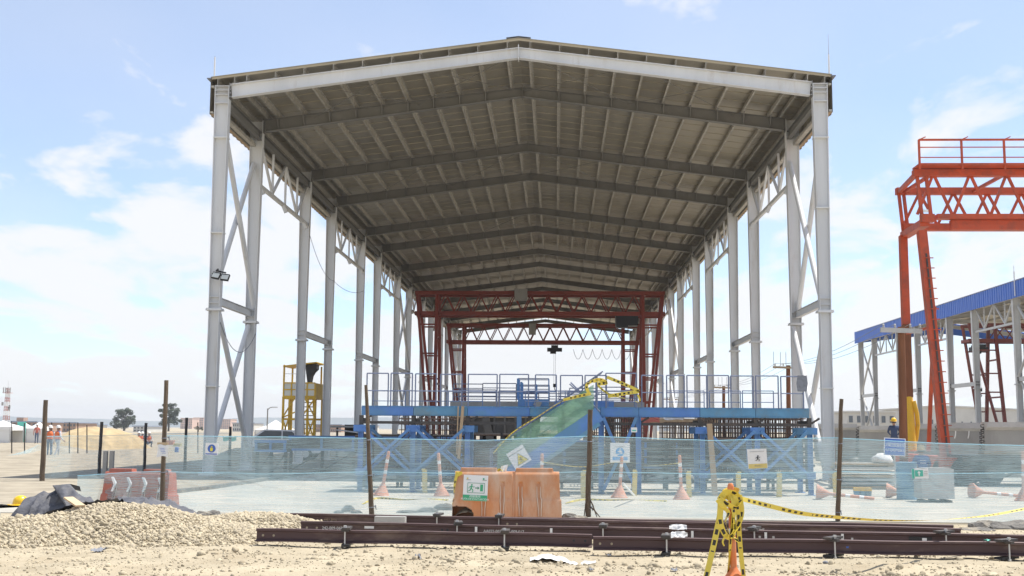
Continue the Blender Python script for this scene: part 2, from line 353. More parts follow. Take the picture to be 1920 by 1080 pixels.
def ribbon(pts, w, side=(0, 0, 1), tw=0.0, seg=4, u0=0.0):
    """A tape: Catmull-Rom through pts, width w, twisting tw radians along it."""
    pts = [Vector(p) for p in pts]; q = []
    for i in range(len(pts) - 1):
        p0, p1, p2, p3 = pts[max(i - 1, 0)], pts[i], pts[i + 1], pts[min(i + 2, len(pts) - 1)]
        for k in range(seg):
            t = k / seg
            q.append(.5 * ((2 * p1) + (p2 - p0) * t + (2 * p0 - 5 * p1 + 4 * p2 - p3) * t * t + (3 * p1 - p0 - 3 * p2 + p3) * t ** 3))
    q.append(pts[-1]); mb = MB(); mb.open = True; mb.uv = []; u = u0; n = len(q)
    for i, p in enumerate(q):
        t = (q[min(i + 1, n - 1)] - q[max(i - 1, 0)]).normalized()
        s = Vector(side); s = (s - t * s.dot(t)).normalized(); s = Matrix.Rotation(tw * i / max(1, n - 1), 3, t) @ s
        if i: u += (p - q[i - 1]).length
        for e, vv in ((-.5, 0), (.5, 1)):
            mb.v.append(tuple(p + s * (w * e))); mb.uv.append((u, vv))
        if i: mb.f.append((2 * i - 2, 2 * i - 1, 2 * i + 1, 2 * i))
    return mb
def merge(*ms):
    r = MB(); r.open = True; r.uv = []
    for m in ms:
        b = len(r.v); r.v += m.v; r.uv += m.uv; r.f += [tuple(i + b for i in f) for f in m.f]
    return r
ICO = None
def stones_mesh(name, pos, size, m, flat=.65):
    """Many small stones, each a bent icosahedron, in one mesh."""
    global ICO
    if ICO is None:
        bm = bmesh.new(); bmesh.ops.create_icosphere(bm, subdivisions=1, radius=1); bm.verts.ensure_lookup_table()
        ICO = (np.array([v.co[:] for v in bm.verts]), np.array([[v.index for v in f.verts] for f in bm.faces])); bm.free()
    V, F = ICO; n = len(pos); nv = len(V)
    sc = size[:, None] * RNG.uniform(.6, 1.3, (n, 3)); sc[:, 2] *= flat
    q = RNG.normal(size=(n, 4)); q[:, 1:3] *= .5; q /= np.linalg.norm(q, axis=1)[:, None]
    w, x, y, z = q.T
    M = np.stack([1 - 2 * (y * y + z * z), 2 * (x * y - z * w), 2 * (x * z + y * w), 2 * (x * y + z * w), 1 - 2 * (x * x + z * z), 2 * (y * z - x * w), 2 * (x * z - y * w), 2 * (y * z + x * w), 1 - 2 * (x * x + y * y)], 1).reshape(n, 3, 3)
    jit = RNG.uniform(.72, 1.18, (n, nv, 1))
    W = np.einsum('nij,nkj->nki', M, V[None] * jit * sc[:, None, :]) + pos[:, None, :]
    fs = (F[None] + (np.arange(n) * nv)[:, None, None]).reshape(-1, 3)
    me = bpy.data.meshes.new(name); me.vertices.add(n * nv); me.vertices.foreach_set('co', W.reshape(-1).astype(np.float32))
    me.loops.add(fs.size); me.loops.foreach_set('vertex_index', fs.reshape(-1).astype(np.int32)); me.polygons.add(len(fs))
    me.polygons.foreach_set('loop_start', (np.arange(len(fs)) * 3).astype(np.int32)); me.polygons.foreach_set('loop_total', np.full(len(fs), 3, np.int32))
    me.update(calc_edges=True); me.materials.append(MAT[m]); return me

# ================================================================== THE SETTING
def gz(x, y):
    """Height of the trampled sand in the foreground; flat from the road on."""
    k = max(0.0, min(1.0, (21.2 - y) / 1.5))
    if k == 0: return 0.0
    h = .045 * fbm(x, y, 0, .55, 4) + .022 * fbm(x, y, 3, 2.6, 3)
    # hollow scraped below the front rail
    c = 15.6 - (x + 4) * .19
    if -4.2 < x < 7: h -= .05 * math.exp(-((y - c) / .35) ** 2)
    # old wheel tracks running along the rails
    for yc_, s_ in ((13.15, .0), (14.75, .4)):
        q = (y - yc_ - .12 * math.sin(x * .35 + s_)) / .14
        if abs(q) < 2.2: h += -.030 * math.exp(-q * q) + .014 * math.exp(-(abs(q) - 1.5) ** 2 * 4) + .008 * math.exp(-q * q) * math.sin(x * 38 + y * 14)
    return h * k
xs = [-2900, -1000, -300, -100, -40, -20, -14] + list(np.arange(-11, 9.01, .11)) + [12, 20, 40, 100, 300, 1000, 2900]
ys = [-400, -60, 0, 6, 9] + list(np.arange(11, 21.3, .11)) + [21.6, 24, 30, 60, 150, 400, 1200, 3200]
mb = MB(); mb.grid([[(x, y, gz(x, y) if -12 < x < 9.5 and 10 < y < 21.3 else 0.0) for x in xs] for y in ys])
structure('ground', mb, 'sand', smooth=True)
# site yard (beyond the road) and the pale concrete road crossing in front of the shed
mb = MB(); mb.grid([[(x, y, .004) for x in (-220, -60, -20, 20, 60, 220)] for y in (23.5, 40, 80, 160, 420)]); structure('yard', mb, 'yard')
kl = [G(-150, 962), G(140, 946), G(300, 929), G(400, 917), G(560, 892), G(700, 872), G(830, 862)]
edge = [(-60 + i * 1.5, 22.2 - .012 * (i * 1.5) + .22 * fbm(i * .7, 3, 0, .6), .009) for i in range(80)]
rp = edge + [(60, 60, .009), (4, 60, .009)] + [(p.x, p.y, .009) for p in kl[::-1]] + [(-60, 23.3, .009)]
mb = MB(); mb.v = [tuple(p) for p in rp]; mb.f = [tuple(range(len(rp)))]; mb.open = True
structure('road', mb, 'road')
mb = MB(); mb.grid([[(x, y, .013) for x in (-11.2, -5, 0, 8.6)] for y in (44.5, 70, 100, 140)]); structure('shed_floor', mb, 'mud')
mb = MB()
for a, b in zip(kl[2:-1], kl[3:]): mb.bar((a.x, a.y, .03), (b.x, b.y, .03), .16, .14)
structure('road_edge_bar', mb, 'mud')  # dark raised bar along the left edge of the road
# far hills, faint
mb = MB(); rows = [[], [], []]
for i in range(90):
    x = -2400 + i * 54
    h = 14 + 26 * max(0, fbm(i * .11, 4.2, 0, 1, 4) + .25)
    rows[0].append((x, 2350, -2)); rows[1].append((x, 2700, h)); rows[2].append((x, 3100, -2))
mb.grid(rows); structure('hills', mb, 'hill', smooth=True)

# ================================================================== THE GREAT SHED
XL, XR = -11.52, 8.87; CX = (XL + XR) / 2; HALF = (XR - XL) / 2
FY = [39.0, 43.7, 52.6, 58.8, 68.1, 74.5, 84.0, 90.7, 100.2, 106.8, 116.3, 122.9, 132.4, 139.0]
ZE, ZR = 13.34, 14.58; SL = (ZR - ZE) / (HALF - .35)       # rafter top at the knee, at the ridge
def rtop(x): return ZR - SL * abs(x - CX)
ZS = 5.54
shed = thing('open_shed', 'tall open grey steel shed with low gabled roof filling the middle of the yard', 'shed', (CX, FY[0], 0))
def build_column(sx, y, first):
    X = XL if sx < 0 else XR; D = (1, 0, 0); W = (0, 1, 0); mb = MB(); xo = X + sx * .06
    mb.ibeam((X, y, .05), (X, y, ZS - .05), .36, .36, D, W, .30, .022, .016)
    ztop = rtop(X) - .02
    mb.ibeam((X, y, ZS + .02), (X + sx * -.0, y, ztop), .37, .50, D, W, .30, .022, .016)
    c = part(shed, 'column', mb, 'grey_steel')
    m = MB(); m.box((X, y, ZS - .03), (.52, .44, .045)); m.box((X, y, ZS + .012), (.50, .42, .035)); part(c, 'splice_plate', m, 'grey_steel')
    m = MB(); m.box((X, y, .03), (.56, .50, .05)); part(c, 'base_plate', m, 'grey_steel')
    for z in ((ZS + .22, ZS + .42) if True else ()):
        m = MB(); m.box((X, y - .08, z), (.325, .13, .018)); m.box((X, y + .08, z), (.325, .13, .018)); part(c, 'stiffener', m, 'grey_steel')
    for z in (ztop - .62, ztop - .32, ztop - .17, ztop - .02) if first else ():
        m = MB(); m.box((X, y - .085, z), (.445, .15, .02)); part(c, 'stiffener', m, 'grey_steel')
    if first:
        for z in ((11.45, 8.15, 2.95) if sx < 0 else (11.4, 9.0, 3.0)):
            m = MB(); w = .36 + .13 * max(0, (z - ZS) / 7.8); m.box((X, y, z), (w + .05, .34, .03)); part(c, 'tie_band', m, 'white_paint')
    return c
def build_rafter(sx, y, first):
    X = XL if sx < 0 else XR; xa = X - sx * .27; xb = CX + sx * .012
    D = Vector((sx * SL, 0, 1)).normalized(); W = (0, 1, 0); mb = MB()
    dA, dB = .47, .36
    A = Vector((xa, y, rtop(xa))) - D * dA / 2; B = Vector((xb, y, rtop(xb))) - D * dB / 2
    mb.ibeam(A, B, dA, dB, D, W, .26, .02, .014)
    r = part(shed, 'rafter', mb, 'grey_steel' if first else 'grey_steel_shaded')  # inner rafters take the copy darkened for roof shade
    m = MB(); m.box((xa + sx * .015, y, rtop(xa) - .24), (.022, .28, .56)); part(r, 'end_plate', m, 'grey_steel_shaded')
    for b in range(4 if first else 0):
        m = MB(); m.lathe((xa + sx * -.0, y - .1, rtop(xa) - .05 - b * .13), [(.018, -.02), (.018, .02)], 6, (1, 0, 0)); part(r, 'bolt', m, 'grey_steel')
    if not first:
        for px in PURX[1::1]:
            x = CX + sx * px
            if abs(x - X) < .5 or px < .6: continue
            m = MB(); m.box((x, y - .065, rtop(x) - .23), (.03, .10, .38)); m.bar((x, y - .10, rtop(x) - .36), (x, y - .38, rtop(x) + .02), .03, .03)
            part(r, 'fly_brace', m, 'grey_steel_shaded')
    return r
PURX = [abs(P(p, 100, FY[0]).x - CX) for p in (412, 443, 465.6, 519, 572, 626.7, 681, 735, 788, 842, 896, 951)]
for i, y in enumerate(FY):
    for sx in (-1, 1):
        build_column(sx, y, i == 0); build_rafter(sx, y, i == 0)
    m = MB(); m.box((CX, y, ZR - .17), (.03, .30, .52)); part(shed, 'apex_plate', m, 'grey_steel' if i == 0 else 'grey_steel_shaded')
# purlins, in lengths of one bay (near) or two
PH = .235
ybreak = [FY[0] - .13, FY[1], FY[2], FY[3], FY[4], FY[6], FY[8], FY[10], FY[13] + .3]
for sx in (-1, 1):
    for px in PURX:
        x = CX + sx * px; z0 = rtop(x) + .005
        for ya, yb in zip(ybreak, ybreak[1:]):
            m = MB(); yb2 = yb - .006
            m.box((x, (ya + yb2) / 2, z0 + PH / 2), (.016, yb2 - ya, PH))
            m.box((x - .035, (ya + yb2) / 2, z0 + .008), (.07, yb2 - ya, .016)); m.box((x + .035, (ya + yb2) / 2, z0 + PH - .008), (.07, yb2 - ya, .015))
            part(shed, 'purlin', m, 'purlin')
# roof sheets one metre wide, each rising to a seam
XE = 10.60
def panel_mesh(sx, w=1.0):
    prof = [(0, .07), (.035, .07), (.05, 0), (.5, .003), (w - .05, 0), (w - .035, .07), (w, .07)]
    t = .02; m = MB(); rows = []
    up = [(y, z + t) for y, z in prof]; loop = prof + up[::-1]
    for d in (0.0, XE):
        rows.append([(sx * d, y, -SL * d + z) for y, z in loop])
    n = len(loop); m.v = rows[0] + rows[1]
    m.f = [(i, (i + 1) % n, n + (i + 1) % n, n + i) for i in range(n)]
    k = len(prof)
    for b in (0, n): m.f += [(b + i, b + i + 1, b + n - 2 - i, b + n - 1 - i) for i in range(k - 1)]
    return to_mesh('roof_panel', m, 'roof_sheet')
YA, YB = FY[0] - .16, FY[-1] + .35
pm = {s: panel_mesh(s) for s in (-1, 1)}
npan = int(YB - YA)
for i in range(npan + 1):
    for sx in (-1, 1):
        inst(shed, 'roof_panel', pm[sx], (CX, YA + i * 1.0, ZR + PH + .008 - SL * 0))
YB = YA + npan + 1.0
m = MB()
for sx in (-1, 1):
    m.hexa([(CX, YA - .01, ZR + PH + .135), (CX + sx * .42, YA - .01, ZR + PH + .085), (CX + sx * .42, YA - .01, ZR + PH + .10), (CX, YA - .01, ZR + PH + .15),
            (CX, YB, ZR + PH + .135), (CX + sx * .42, YB, ZR + PH + .085), (CX + sx * .42, YB, ZR + PH + .10), (CX, YB, ZR + PH + .15)])
part(shed, 'ridge_cap', m, 'roof_top')
# eave cladding, girts and gutters on both long sides
for sx in (-1, 1):
    xo = CX + sx * (XE - .02); X = XL if sx < 0 else XR; ztop = ZR + PH - SL * XE
    bl = [YA] + FY[1:-1] + [YB]
    for ya, yb in zip(bl, bl[1:]):
        m = MB(); n = max(2, int((yb - ya) / .5)); st = (yb - ya - .004) / n; pts = []
        for k in range(n):
            y0 = ya + k * st; pts += [(y0, 0), (y0 + st * .42, 0), (y0 + st * .5, .03), (y0 + st * .92, .03)]
        pts.append((ya + n * st, 0))
        rows = [[(xo + sx * d + e * sx, y, z) for y, d in pts] for z, e in ((ztop - 1.22, 0), (ztop + .02, 0), (ztop + .02, .012), (ztop - 1.22, .012), (ztop - 1.22, 0))]
        m.grid(rows); part(shed, 'eave_cladding', m, 'roof_sheet')
    for z, nm in ((ztop - 1.16, 'sill_girt'), (ztop - .25, 'eave_girt')):
        m = MB(); m.box((xo - sx * .06, (YA + YB) / 2, z), (.10, YB - YA, .07)); part(shed, nm, m, 'purlin')
    m = MB(); m.box(((xo + X + sx * .26) / 2, (YA + YB) / 2, ztop - 1.215), (abs(xo - X) - .27, YB - YA - .1, .02)); part(shed, 'eave_soffit', m, 'timber')
    for ya, yb in zip(FY, FY[1:]):
        m = MB(); m.ibeam((X - sx * .12, ya + .01, ZE - .66), (X - sx * .12, yb - .01, ZE - .66), .30, .30, (0, 0, 1), (1, 0, 0), .18, .014, .012); part(shed, 'eave_beam', m, 'grey_steel_shaded')
        m = MB(); m.bar((X + sx * .12, ya + .01, ztop - 1.12), (X + sx * .12, yb - .01, ztop - 1.12), .16, .12); part(shed, 'eave_strut', m, 'purlin')
    m = MB(); m.box((xo + sx * .07, YA + (YB - YA) / 2, ztop + .045), (.16, YB - YA, .03)); part(shed, 'roof_trim', m, 'roof_top')
# trusses, struts and cross braces along both sides
for sx in (-1, 1):
    X = XL if sx < 0 else XR
    for i in range(len(FY) - 1):
        ya, yb = FY[i] + .02, FY[i + 1] - .02
        if i % 2 == 1:
            zb, zt = 10.82, ZE - .80; xx = X - sx * .10
            m = MB(); m.bar((xx, ya, zb), (xx, yb, zb), .12, .14); t = part(shed, 'eave_truss', m, 'grey_steel')
            q = [(0.02, zt), (.25, zb + .08), (.5, zt), (.75, zb + .08), (.98, zt)]
            for (a, za), (b, zz) in zip(q, q[1:]):
                m = MB(); m.bar((xx, lerp(ya, yb, a), za), (xx, lerp(ya, yb, b), zz), .09, .09); part(t, 'diagonal', m, 'grey_steel')
            for a in (.25, .5, .75):
                m = MB(); m.bar((xx + .004, lerp(ya, yb, a), zb + .05), (xx + .004, lerp(ya, yb, a), zt + .06), .08, .08); part(t, 'vertical', m, 'grey_steel')
            for a in (.02, .45, .9):
                m = MB(); m.bar((xx - sx * .03, lerp(ya, yb, a), zb - .05), (xx - sx * .16, lerp(ya, yb, a), zb - .34), .12, .14); part(t, 'bracket', m, 'grey_steel')
        else:
            m = MB(); m.ibeam((X, ya + .0, ZS + .32), (X, yb, ZS + .32), .26, .26, (0, 0, 1), (1, 0, 0), .16, .014, .012); part(shed, 'tie_strut', m, 'grey_steel')
            if i in (0, 6, 12):
                for (z0, z1) in ((ZS + .55, 11.6), (.45, ZS - .15)):
                    xa = X - sx * .02
                    for fl in (0, 1):
                        a, b = (z0, z1) if fl == 0 else (z1, z0)
                        m = MB(); m.tube((xa + (.10 if fl else -.10), ya + .05, a), (xa + (.10 if fl else -.10), yb - .05, b), .095, n=10); part(shed, 'cross_brace', m, 'grey_steel', smooth='auto')
# roof bracing rods seen under the first and third bays
for i in (0, 2, 4):
    for k in range(4):
        xa = CX - 8 + k * 4; m = MB(); z = lambda x: rtop(x) - .12
        m.tube((xa, FY[i], z(xa)), (xa + 4, FY[i + 1], z(xa + 4)), .012, n=5); part(shed, 'bracing_rod', m, 'grey_steel_shaded')
        m = MB(); m.tube((xa + 4, FY[i], z(xa + 4) - .03), (xa, FY[i + 1], z(xa) - .03), .012, n=5); part(shed, 'bracing_rod', m, 'grey_steel_shaded')
# loose cable along the left side
def sag(a, b, s, n=14): 
    a, b = Vector(a), Vector(b); return [a.lerp(b, k / n) - Vector((0, 0, s * 4 * (k / n) * (1 - k / n))) for k in range(n + 1)]
for a, b, s in (((XL + .2, FY[0], 5.1), (XL + .2, FY[1], 5.1), .85), ((XL + .25, FY[2], 10.3), (XL + .25, FY[3], 9.0), .5), ((XL + .2, FY[3], 9.0), (XL + .2, FY[4], 9.6), .3)):
    m = MB(); m.path(sag(a, b, s), .012, 5); part(shed, 'loose_cable', m, 'wire')

# lightning rods and flood lights fixed to the shed
for px, top, base, X, lab in ((399, 103, 150, -11.88, 'thin white lightning rod at the left front corner of the shed roof'), (1555.5, 62, 146, 9.24, 'thin white lightning rod at the right front corner of the shed roof')):
    zb = ZR + PH - SL * abs(X - CX) + .06; zt = P(px, top, FY[0]).z
    t = thing('lightning_rod', lab, 'lightning rod', (X, FY[0] + .1, zb), 'lightning rods on the roof corners')
    m = MB(); m.tube((X, FY[0] + .1, zb - .03), (X, FY[0] + .1, zb + .80), .026, n=8); part(t, 'mast', m, 'white_paint')
    m = MB(); m.tube((X, FY[0] + .1, zb + .801), (X, FY[0] + .1, zt), .012, .004, 6); part(t, 'tip', m, 'zinc')
for k, (dx, lab) in enumerate(((-.02, 'left one of the two flood lights on the left front shed column'), (.29, 'right one of the two flood lights on the left front shed column'))):
    c = Vector((XL + .14 + dx, FY[0] - .42, P(410, 517, FY[0] - .4).z - .06 * k))
    t = thing('flood_light', lab, 'flood light', c, 'flood lights on the shed column')
    rot = Matrix.Rotation(R(-28), 3, 'X') @ Matrix.Rotation(R(8 if k else 14), 3, 'Y')
    m = MB(); m.box(c, (.27, .08, .24), rot); part(t, 'housing', m, 'black_plastic')
    m = MB(); m.box(c + rot @ Vector((0, -.043, -.01)), (.235, .012, .18), rot); part(t, 'lens', m, 'lamp_glass')
    m = MB(); m.bar(c + Vector((0, .02, .16)), (XL + .10, FY[0] - .16, c.z + .25), .05, .05); m.bar(c + Vector((-.145, 0, .07)), c + Vector((.145, 0, .07)), .025, .04); part(t, 'bracket', m, 'black_plastic')

# ================================================================== GANTRY CRANES
def gantry(name, label, xc, Y, W, zt, zb, inset, m_='red_steel', npan=14, dy=.9, trolley=None, z0=.0, splay=1.6):
    t = thing(name, label, 'gantry crane', (xc, Y, z0), 'red gantry cranes')
    for s in (-1, 1):
        y = Y + s * dy
        m = MB(); m.bar((xc - W / 2, y, zt), (xc + W / 2, y, zt), .20, .28); g = part(t, 'top_chord', m, m_)
        m = MB(); m.bar((xc - W / 2, y, zb), (xc + W / 2, y, zb), .24, .32); part(t, 'bottom_chord', m, m_)
        x0, x1 = xc - W / 2 + inset, xc + W / 2 - inset
        for k in range(npan * 2):
            a, b = lerp(x0, x1, k / (npan * 2)), lerp(x0, x1, (k + 1) / (npan * 2)); za, zz = (zb + .15, zt - .13) if k % 2 == 0 else (zt - .13, zb + .15)
            m = MB(); m.bar((a, y, za), (b, y, zz), .09, .09); part(t, 'diagonal', m, m_)
    for sx in (-1, 1):
        xo, xi = xc + sx * W / 2, xc + sx * (W / 2 - inset); bx = xc + sx * (W / 2 - inset - .05)
        for s in (-1, 1):
            y0, y1 = Y + s * dy * .9, Y + s * (dy + splay)
            m = MB(); m.bar((xo - sx * .12, y0, zt), (bx + sx * .42, y1, z0 + .75), .20, .20); part(t, 'leg', m, m_)
            m = MB(); m.bar((xi, y0 - s * .02, zt - .1), (xi - sx * .02, y1 - s * .04, z0 + .75), .26, .26); part(t, 'leg', m, m_)
            for q in (.22, .42, .58, .74):
                yy = lerp(y0, y1, q); z = lerp(zt, z0 + .75, q)
                m = MB(); m.bar((lerp(xo - sx * .12, bx + sx * .42, q), yy, z), (xi, yy, z), .10, .12); part(t, 'rung', m, m_)
        for q in (.3, .62):
            z = lerp(zt, z0 + .75, q); m = MB(); m.bar((xi, lerp(Y - dy * .9, Y - dy - splay, q), z), (xi, lerp(Y + dy * .9, Y + dy + splay, q), z), .12, .14); part(t, 'cross_tie', m, m_)
        m = MB(); m.box((bx + sx * .2, Y, zt - .005), (.26, 2 * dy - .22, .22)); m.box((xo - sx * .12, Y, zb), (.24, 2 * dy - .26, .26)); part(t, 'end_beam', m, m_)
        m = MB(); m.box((bx + sx * .2, Y, z0 + .60), (.5, 2 * (dy + splay) + 1.0, .34)); sb = part(t, 'sill_beam', m, m_)
        for s in (-1, 1):
            m = MB(); m.lathe((bx + sx * .2, Y + s * (dy + splay), z0 + .24), [(.24, -.08), (.24, .08)], 16, (1, 0, 0)); part(sb, 'wheel', m, 'dark_steel')
    if trolley is not None:
        xt = trolley; z = zb - .3
        m = MB(); m.box((xt, Y, z - .42), (1.5, .7, .36)); m.box((xt - .15, Y, z - .68), (.6, .5, .28)); m.box((xt, Y, z - .14), (.7, 2 * dy, .24)); h = part(t, 'trolley', m, 'black_plastic')
        for dx in (-.08, .08):
            m = MB(); m.tube((xt + dx, Y, z - .8), (xt + dx, Y, z - 3.9), .014, n=5); part(h, 'rope', m, 'wire')
        m = MB(); m.box((xt, Y, z - 4.02), (.30, .16, .34)); m.path([(xt, Y, z - 4.2), (xt, Y, z - 4.4), (xt + .12, Y, z - 4.55), (xt + .02, Y, z - 4.7), (xt - .12, Y, z - 4.6)], .04, 6); part(h, 'hook', m, 'black_plastic')
    return t
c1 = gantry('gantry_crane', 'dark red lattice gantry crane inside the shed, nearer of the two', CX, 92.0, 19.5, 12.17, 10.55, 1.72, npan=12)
m = MB(); m.box((CX + .15 - 1.6, 90.9, 12.0), (1.0, .5, .9)); part(c1, 'switch_box', m, 'concrete')
m = MB(); m.box((CX + 6.8, 91.8, 10.1), (1.7, 1.6, .9)); m.box((CX + 6.4, 91.0, 9.75), (.9, .7, .6)); part(c1, 'hoist', m, 'black_plastic')
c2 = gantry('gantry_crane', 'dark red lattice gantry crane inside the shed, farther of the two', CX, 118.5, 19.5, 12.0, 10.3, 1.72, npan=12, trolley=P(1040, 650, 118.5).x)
m = MB(); m.box((P(998, 625, 117).x, 117.3, 11.55), (.7, .5, 1.1)); part(c2, 'switch_box', m, 'concrete')
for k in range(6):
    a = P(1075 + k * 18, 655, 118.2); b = P(1093 + k * 18, 655, 118.2); m = MB(); m.path(sag(a, b, 1.0, 8), .02, 4); part(c2, 'festoon_cable', m, 'wire')

# the big orange gantry crane outside, at the right edge
gx0 = P(1712, 330, 38.4).x
YF_, YR_ = 38.4, 41.6
big = thing('gantry_crane', 'bright orange lattice gantry crane with railed top walkway at the right edge', 'gantry crane', (gx0 + 1, 40, 0))
zt1, zb1 = P(1740, 325, YF_).z, P(1740, 412, YF_).z
XE2 = gx0 + 24
OM = 'crane_orange'
m = MB(); m.bar((gx0, YF_, zt1), (XE2, YF_, zt1), .30, .22); part(big, 'top_chord', m, OM)
m = MB(); m.bar((P(1680, 360, YR_).x, YR_, zt1 + .05), (XE2, YR_, zt1 + .05), .26, .24); part(big, 'top_chord', m, OM)
m = MB(); m.box((gx0 + 12, YF_ - .32, zt1 + .16), (24, .78, .05)); part(big, 'walkway', m, OM)
m = MB(); m.box((gx0 + 12.3, YF_, zb1 + .09), (23.2, .34, .16)); part(big, 'bottom_chord', m, OM)
m = MB(); m.box((gx0 + 12.6, YF_ + .15, zb1 - .16), (22.8, .22, .32)); part(big, 'runway_beam', m, OM)
m = MB(); m.box((gx0 + 12.35, YR_, zb1 + .30), (23.6, .34, .24)); part(big, 'bottom_chord', m, OM)
rdx = P(1724, 370, YR_).x - P(1749.6, 320, YF_).x
for k in range(20):
    xt = P(1749.6, 320, YF_).x + k * 1.19; xb = [xt - .60, xt + .60]
    for x2 in xb:
        m = MB(); m.bar((xt + (x2 - xt) * .06, YF_, zt1 - .1), (x2 - (x2 - xt) * .06, YF_, zb1 + .18), .075, .085); part(big, 'diagonal', m, OM)
        m = MB(); m.bar((xt + rdx + (x2 - xt) * .06, YR_, zt1 - .07), (x2 + rdx - (x2 - xt) * .06, YR_, zb1 + .43), .075, .085); part(big, 'diagonal', m, OM)
    if k % 2 == 0:
        m = MB(); m.bar((xt, YF_, zt1 + .0), (xt, YR_, zt1 + .03), .10, .10); part(big, 'cross_tie', m, OM)
for x, y in ((P(1719, 330, YF_).x, YF_), (P(1736, 330, YF_).x, YF_), (P(1685, 360, YR_).x, YR_), (P(1694, 360, YR_).x, YR_)):
    m = MB(); m.bar((x, y, zt1), (x + .12, y, zb1 + .1), .10, .10); part(big, 'end_post', m, OM)
m = MB(); m.bar((P(1719, 330, YF_).x, YF_, zt1), (P(1685, 360, YR_).x, YR_, zt1 + .02), .12, .14); part(big, 'end_brace', m, OM)
m = MB(); m.bar((P(1742, 415, YF_).x - .2, YF_ - .2, zb1 - .14), (P(1690, 440, YR_).x + .2, YR_ + .3, zb1 + .06), .30, .22); part(big, 'end_beam', m, OM)
m = MB(); m.box((P(1734, 413, YF_).x, YF_ - .25, zb1 + .0), (.42, .26, .26)); part(big, 'end_cap', m, OM)
m = MB(); m.box((P(1729, 404, YF_).x, YF_ - .39, zb1 + .22), (.16, .02, .09)); part(big, 'number_plate', m, 'white_paint')
zr1, zr2, zr3 = P(1800, 262, YF_ - .65).z, P(1800, 276, YF_ - .65).z, P(1800, 295, YF_ - .65).z
for k in range(8):
    x = P(1724, 300, YF_ - .65).x + k * 1.36
    m = MB(); m.bar((x, YF_ - .65, zt1), (x, YF_ - .65, zr1), .06, .07); m.bar((x, YF_ - .65, zr1), (x + .22, YF_ - .65, zr1 + .10), .03, .03); part(big, 'rail_post', m, OM)
for z, w in ((zr1, .06), (zr2, .03), (zr3, .03)):
    x = P(1724, 300, YF_ - .65).x; m = MB(); m.bar((x, YF_ - .65, z), (XE2, YF_ - .65, z), w, w); part(big, 'hand_rail', m, OM)
lt = P(1728, 434, YF_); lbm = P(1776, 880, 37.2)
m = MB(); m.bar(lt, lbm, .27, .28); leg = part(big, 'leg', m, OM)
for k in range(20):
    q = .12 + k * .044; p = lt.lerp(lbm, q); m = MB(); m.bar(p + Vector((-.05, -.17, 0)), p + Vector((.23, -.17, 0)), .03, .03); part(leg, 'rung', m, OM)
m = MB(); m.bar(lt.lerp(lbm, .1) + Vector((.02, -.16, 0)), lt.lerp(lbm, .99) + Vector((.02, -.16, 0)), .05, .02); part(leg, 'ladder_rail', m, 'dark_steel')
rt, rm, rb = P(1693, 442, YR_), P(1703, 745, YR_ - .6), P(1711, 845, YR_ - .9)
m = MB(); m.bar(rt, rt.lerp(rm, .56), .25, .26); leg2 = part(big, 'leg', m, OM)
m = MB(); m.bar(rt.lerp(rm, .562), rm, .26, .28); part(leg2, 'lower_leg', m, 'rusty_pole', label='brown lower part of the rear leg')  # brown length between the orange upper leg and the yellow sleeve
m = MB(); m.tube(rm, rb, .15, n=14); part(leg2, 'guard_sleeve', m, 'crane_yellow', label='yellow guard sleeve', smooth='auto')
m = MB(); m.path([P(1713, 752, YR_ - .75), P(1719, 775, YR_ - .75), P(1721, 797, YR_ - .75), P(1718, 822, YR_ - .75), P(1711, 842, YR_ - .75)], .075, 10); part(leg2, 'guard_hoop', m, 'crane_yellow', label='bent yellow guard pipe', smooth='auto')
for s_, nm in ((.36, 'strut'),):
    m = MB(); m.bar(P(1752, 575, 39.6), P(1741, 846, 40.4), .11, .11); part(big, nm, m, OM)
m = MB(); m.bar(P(1701, 625, 40.5), P(1752, 612, 38.2), .08, .08); part(big, 'strut', m, OM)
m = MB(); m.box((lbm.x + .1, 39.3, .62), (.5, 6.2, .45)); sbm = part(big, 'sill_beam', m, OM)
for yy in (37.0, 41.5):
    m = MB(); m.lathe((lbm.x + .1, yy, .25), [(.25, -.09), (.25, .09)], 16, (1, 0, 0)); part(sbm, 'wheel', m, 'dark_steel')

# ================================================================== THE BLUE SHED at the right
BX, BW = 35.9, 20.0; BY = [78.5, 87.0, 93.5, 102.7, 109.3, 119.0, 125.4, 135.0, 141.0]; BZ = 12.05
bs = thing('open_shed', 'white steel shed with blue eave cladding behind the orange gantry crane', 'shed', (BX, BY[-1], 0))
def brt(x): return BZ + 1.15 - .02 + .122 * (BW / 2 - abs(x - BX - BW / 2))
for i, y in enumerate(BY):
    for X, sx in ((BX + .3, -1), (BX + BW - .3, 1)):
        m = MB(); m.ibeam((X, y, 0), (X, y, 5.3), .42, .42, (1, 0, 0), (0, 1, 0), .34, .03, .03); m.ibeam((X, y, 5.4), (X, y, BZ + .9), .42, .62, (1, 0, 0), (0, 1, 0), .34, .03, .03); c = part(bs, 'column', m, 'white_steel')
        m = MB(); m.box((X, y, 5.35), (.6, .5, .09)); part(c, 'splice_plate', m, 'white_steel')
        for z in (5.65, 5.9):
            m = MB(); m.box((X, y - .09, z), (.36, .15, .06)); part(c, 'stiffener', m, 'dark_steel')
    for sx in (-1, 1):
        xa, xb = BX + BW / 2 + sx * (BW / 2 - .5), BX + BW / 2
        D = Vector((sx * .122, 0, 1)).normalized(); m = MB(); m.ibeam(Vector((xa, y, brt(xa))) - D * .27, Vector((xb, y, brt(xb))) - D * .22, .5, .4, D, (0, 1, 0), .28, .03, .02); part(bs, 'rafter', m, 'white_steel')
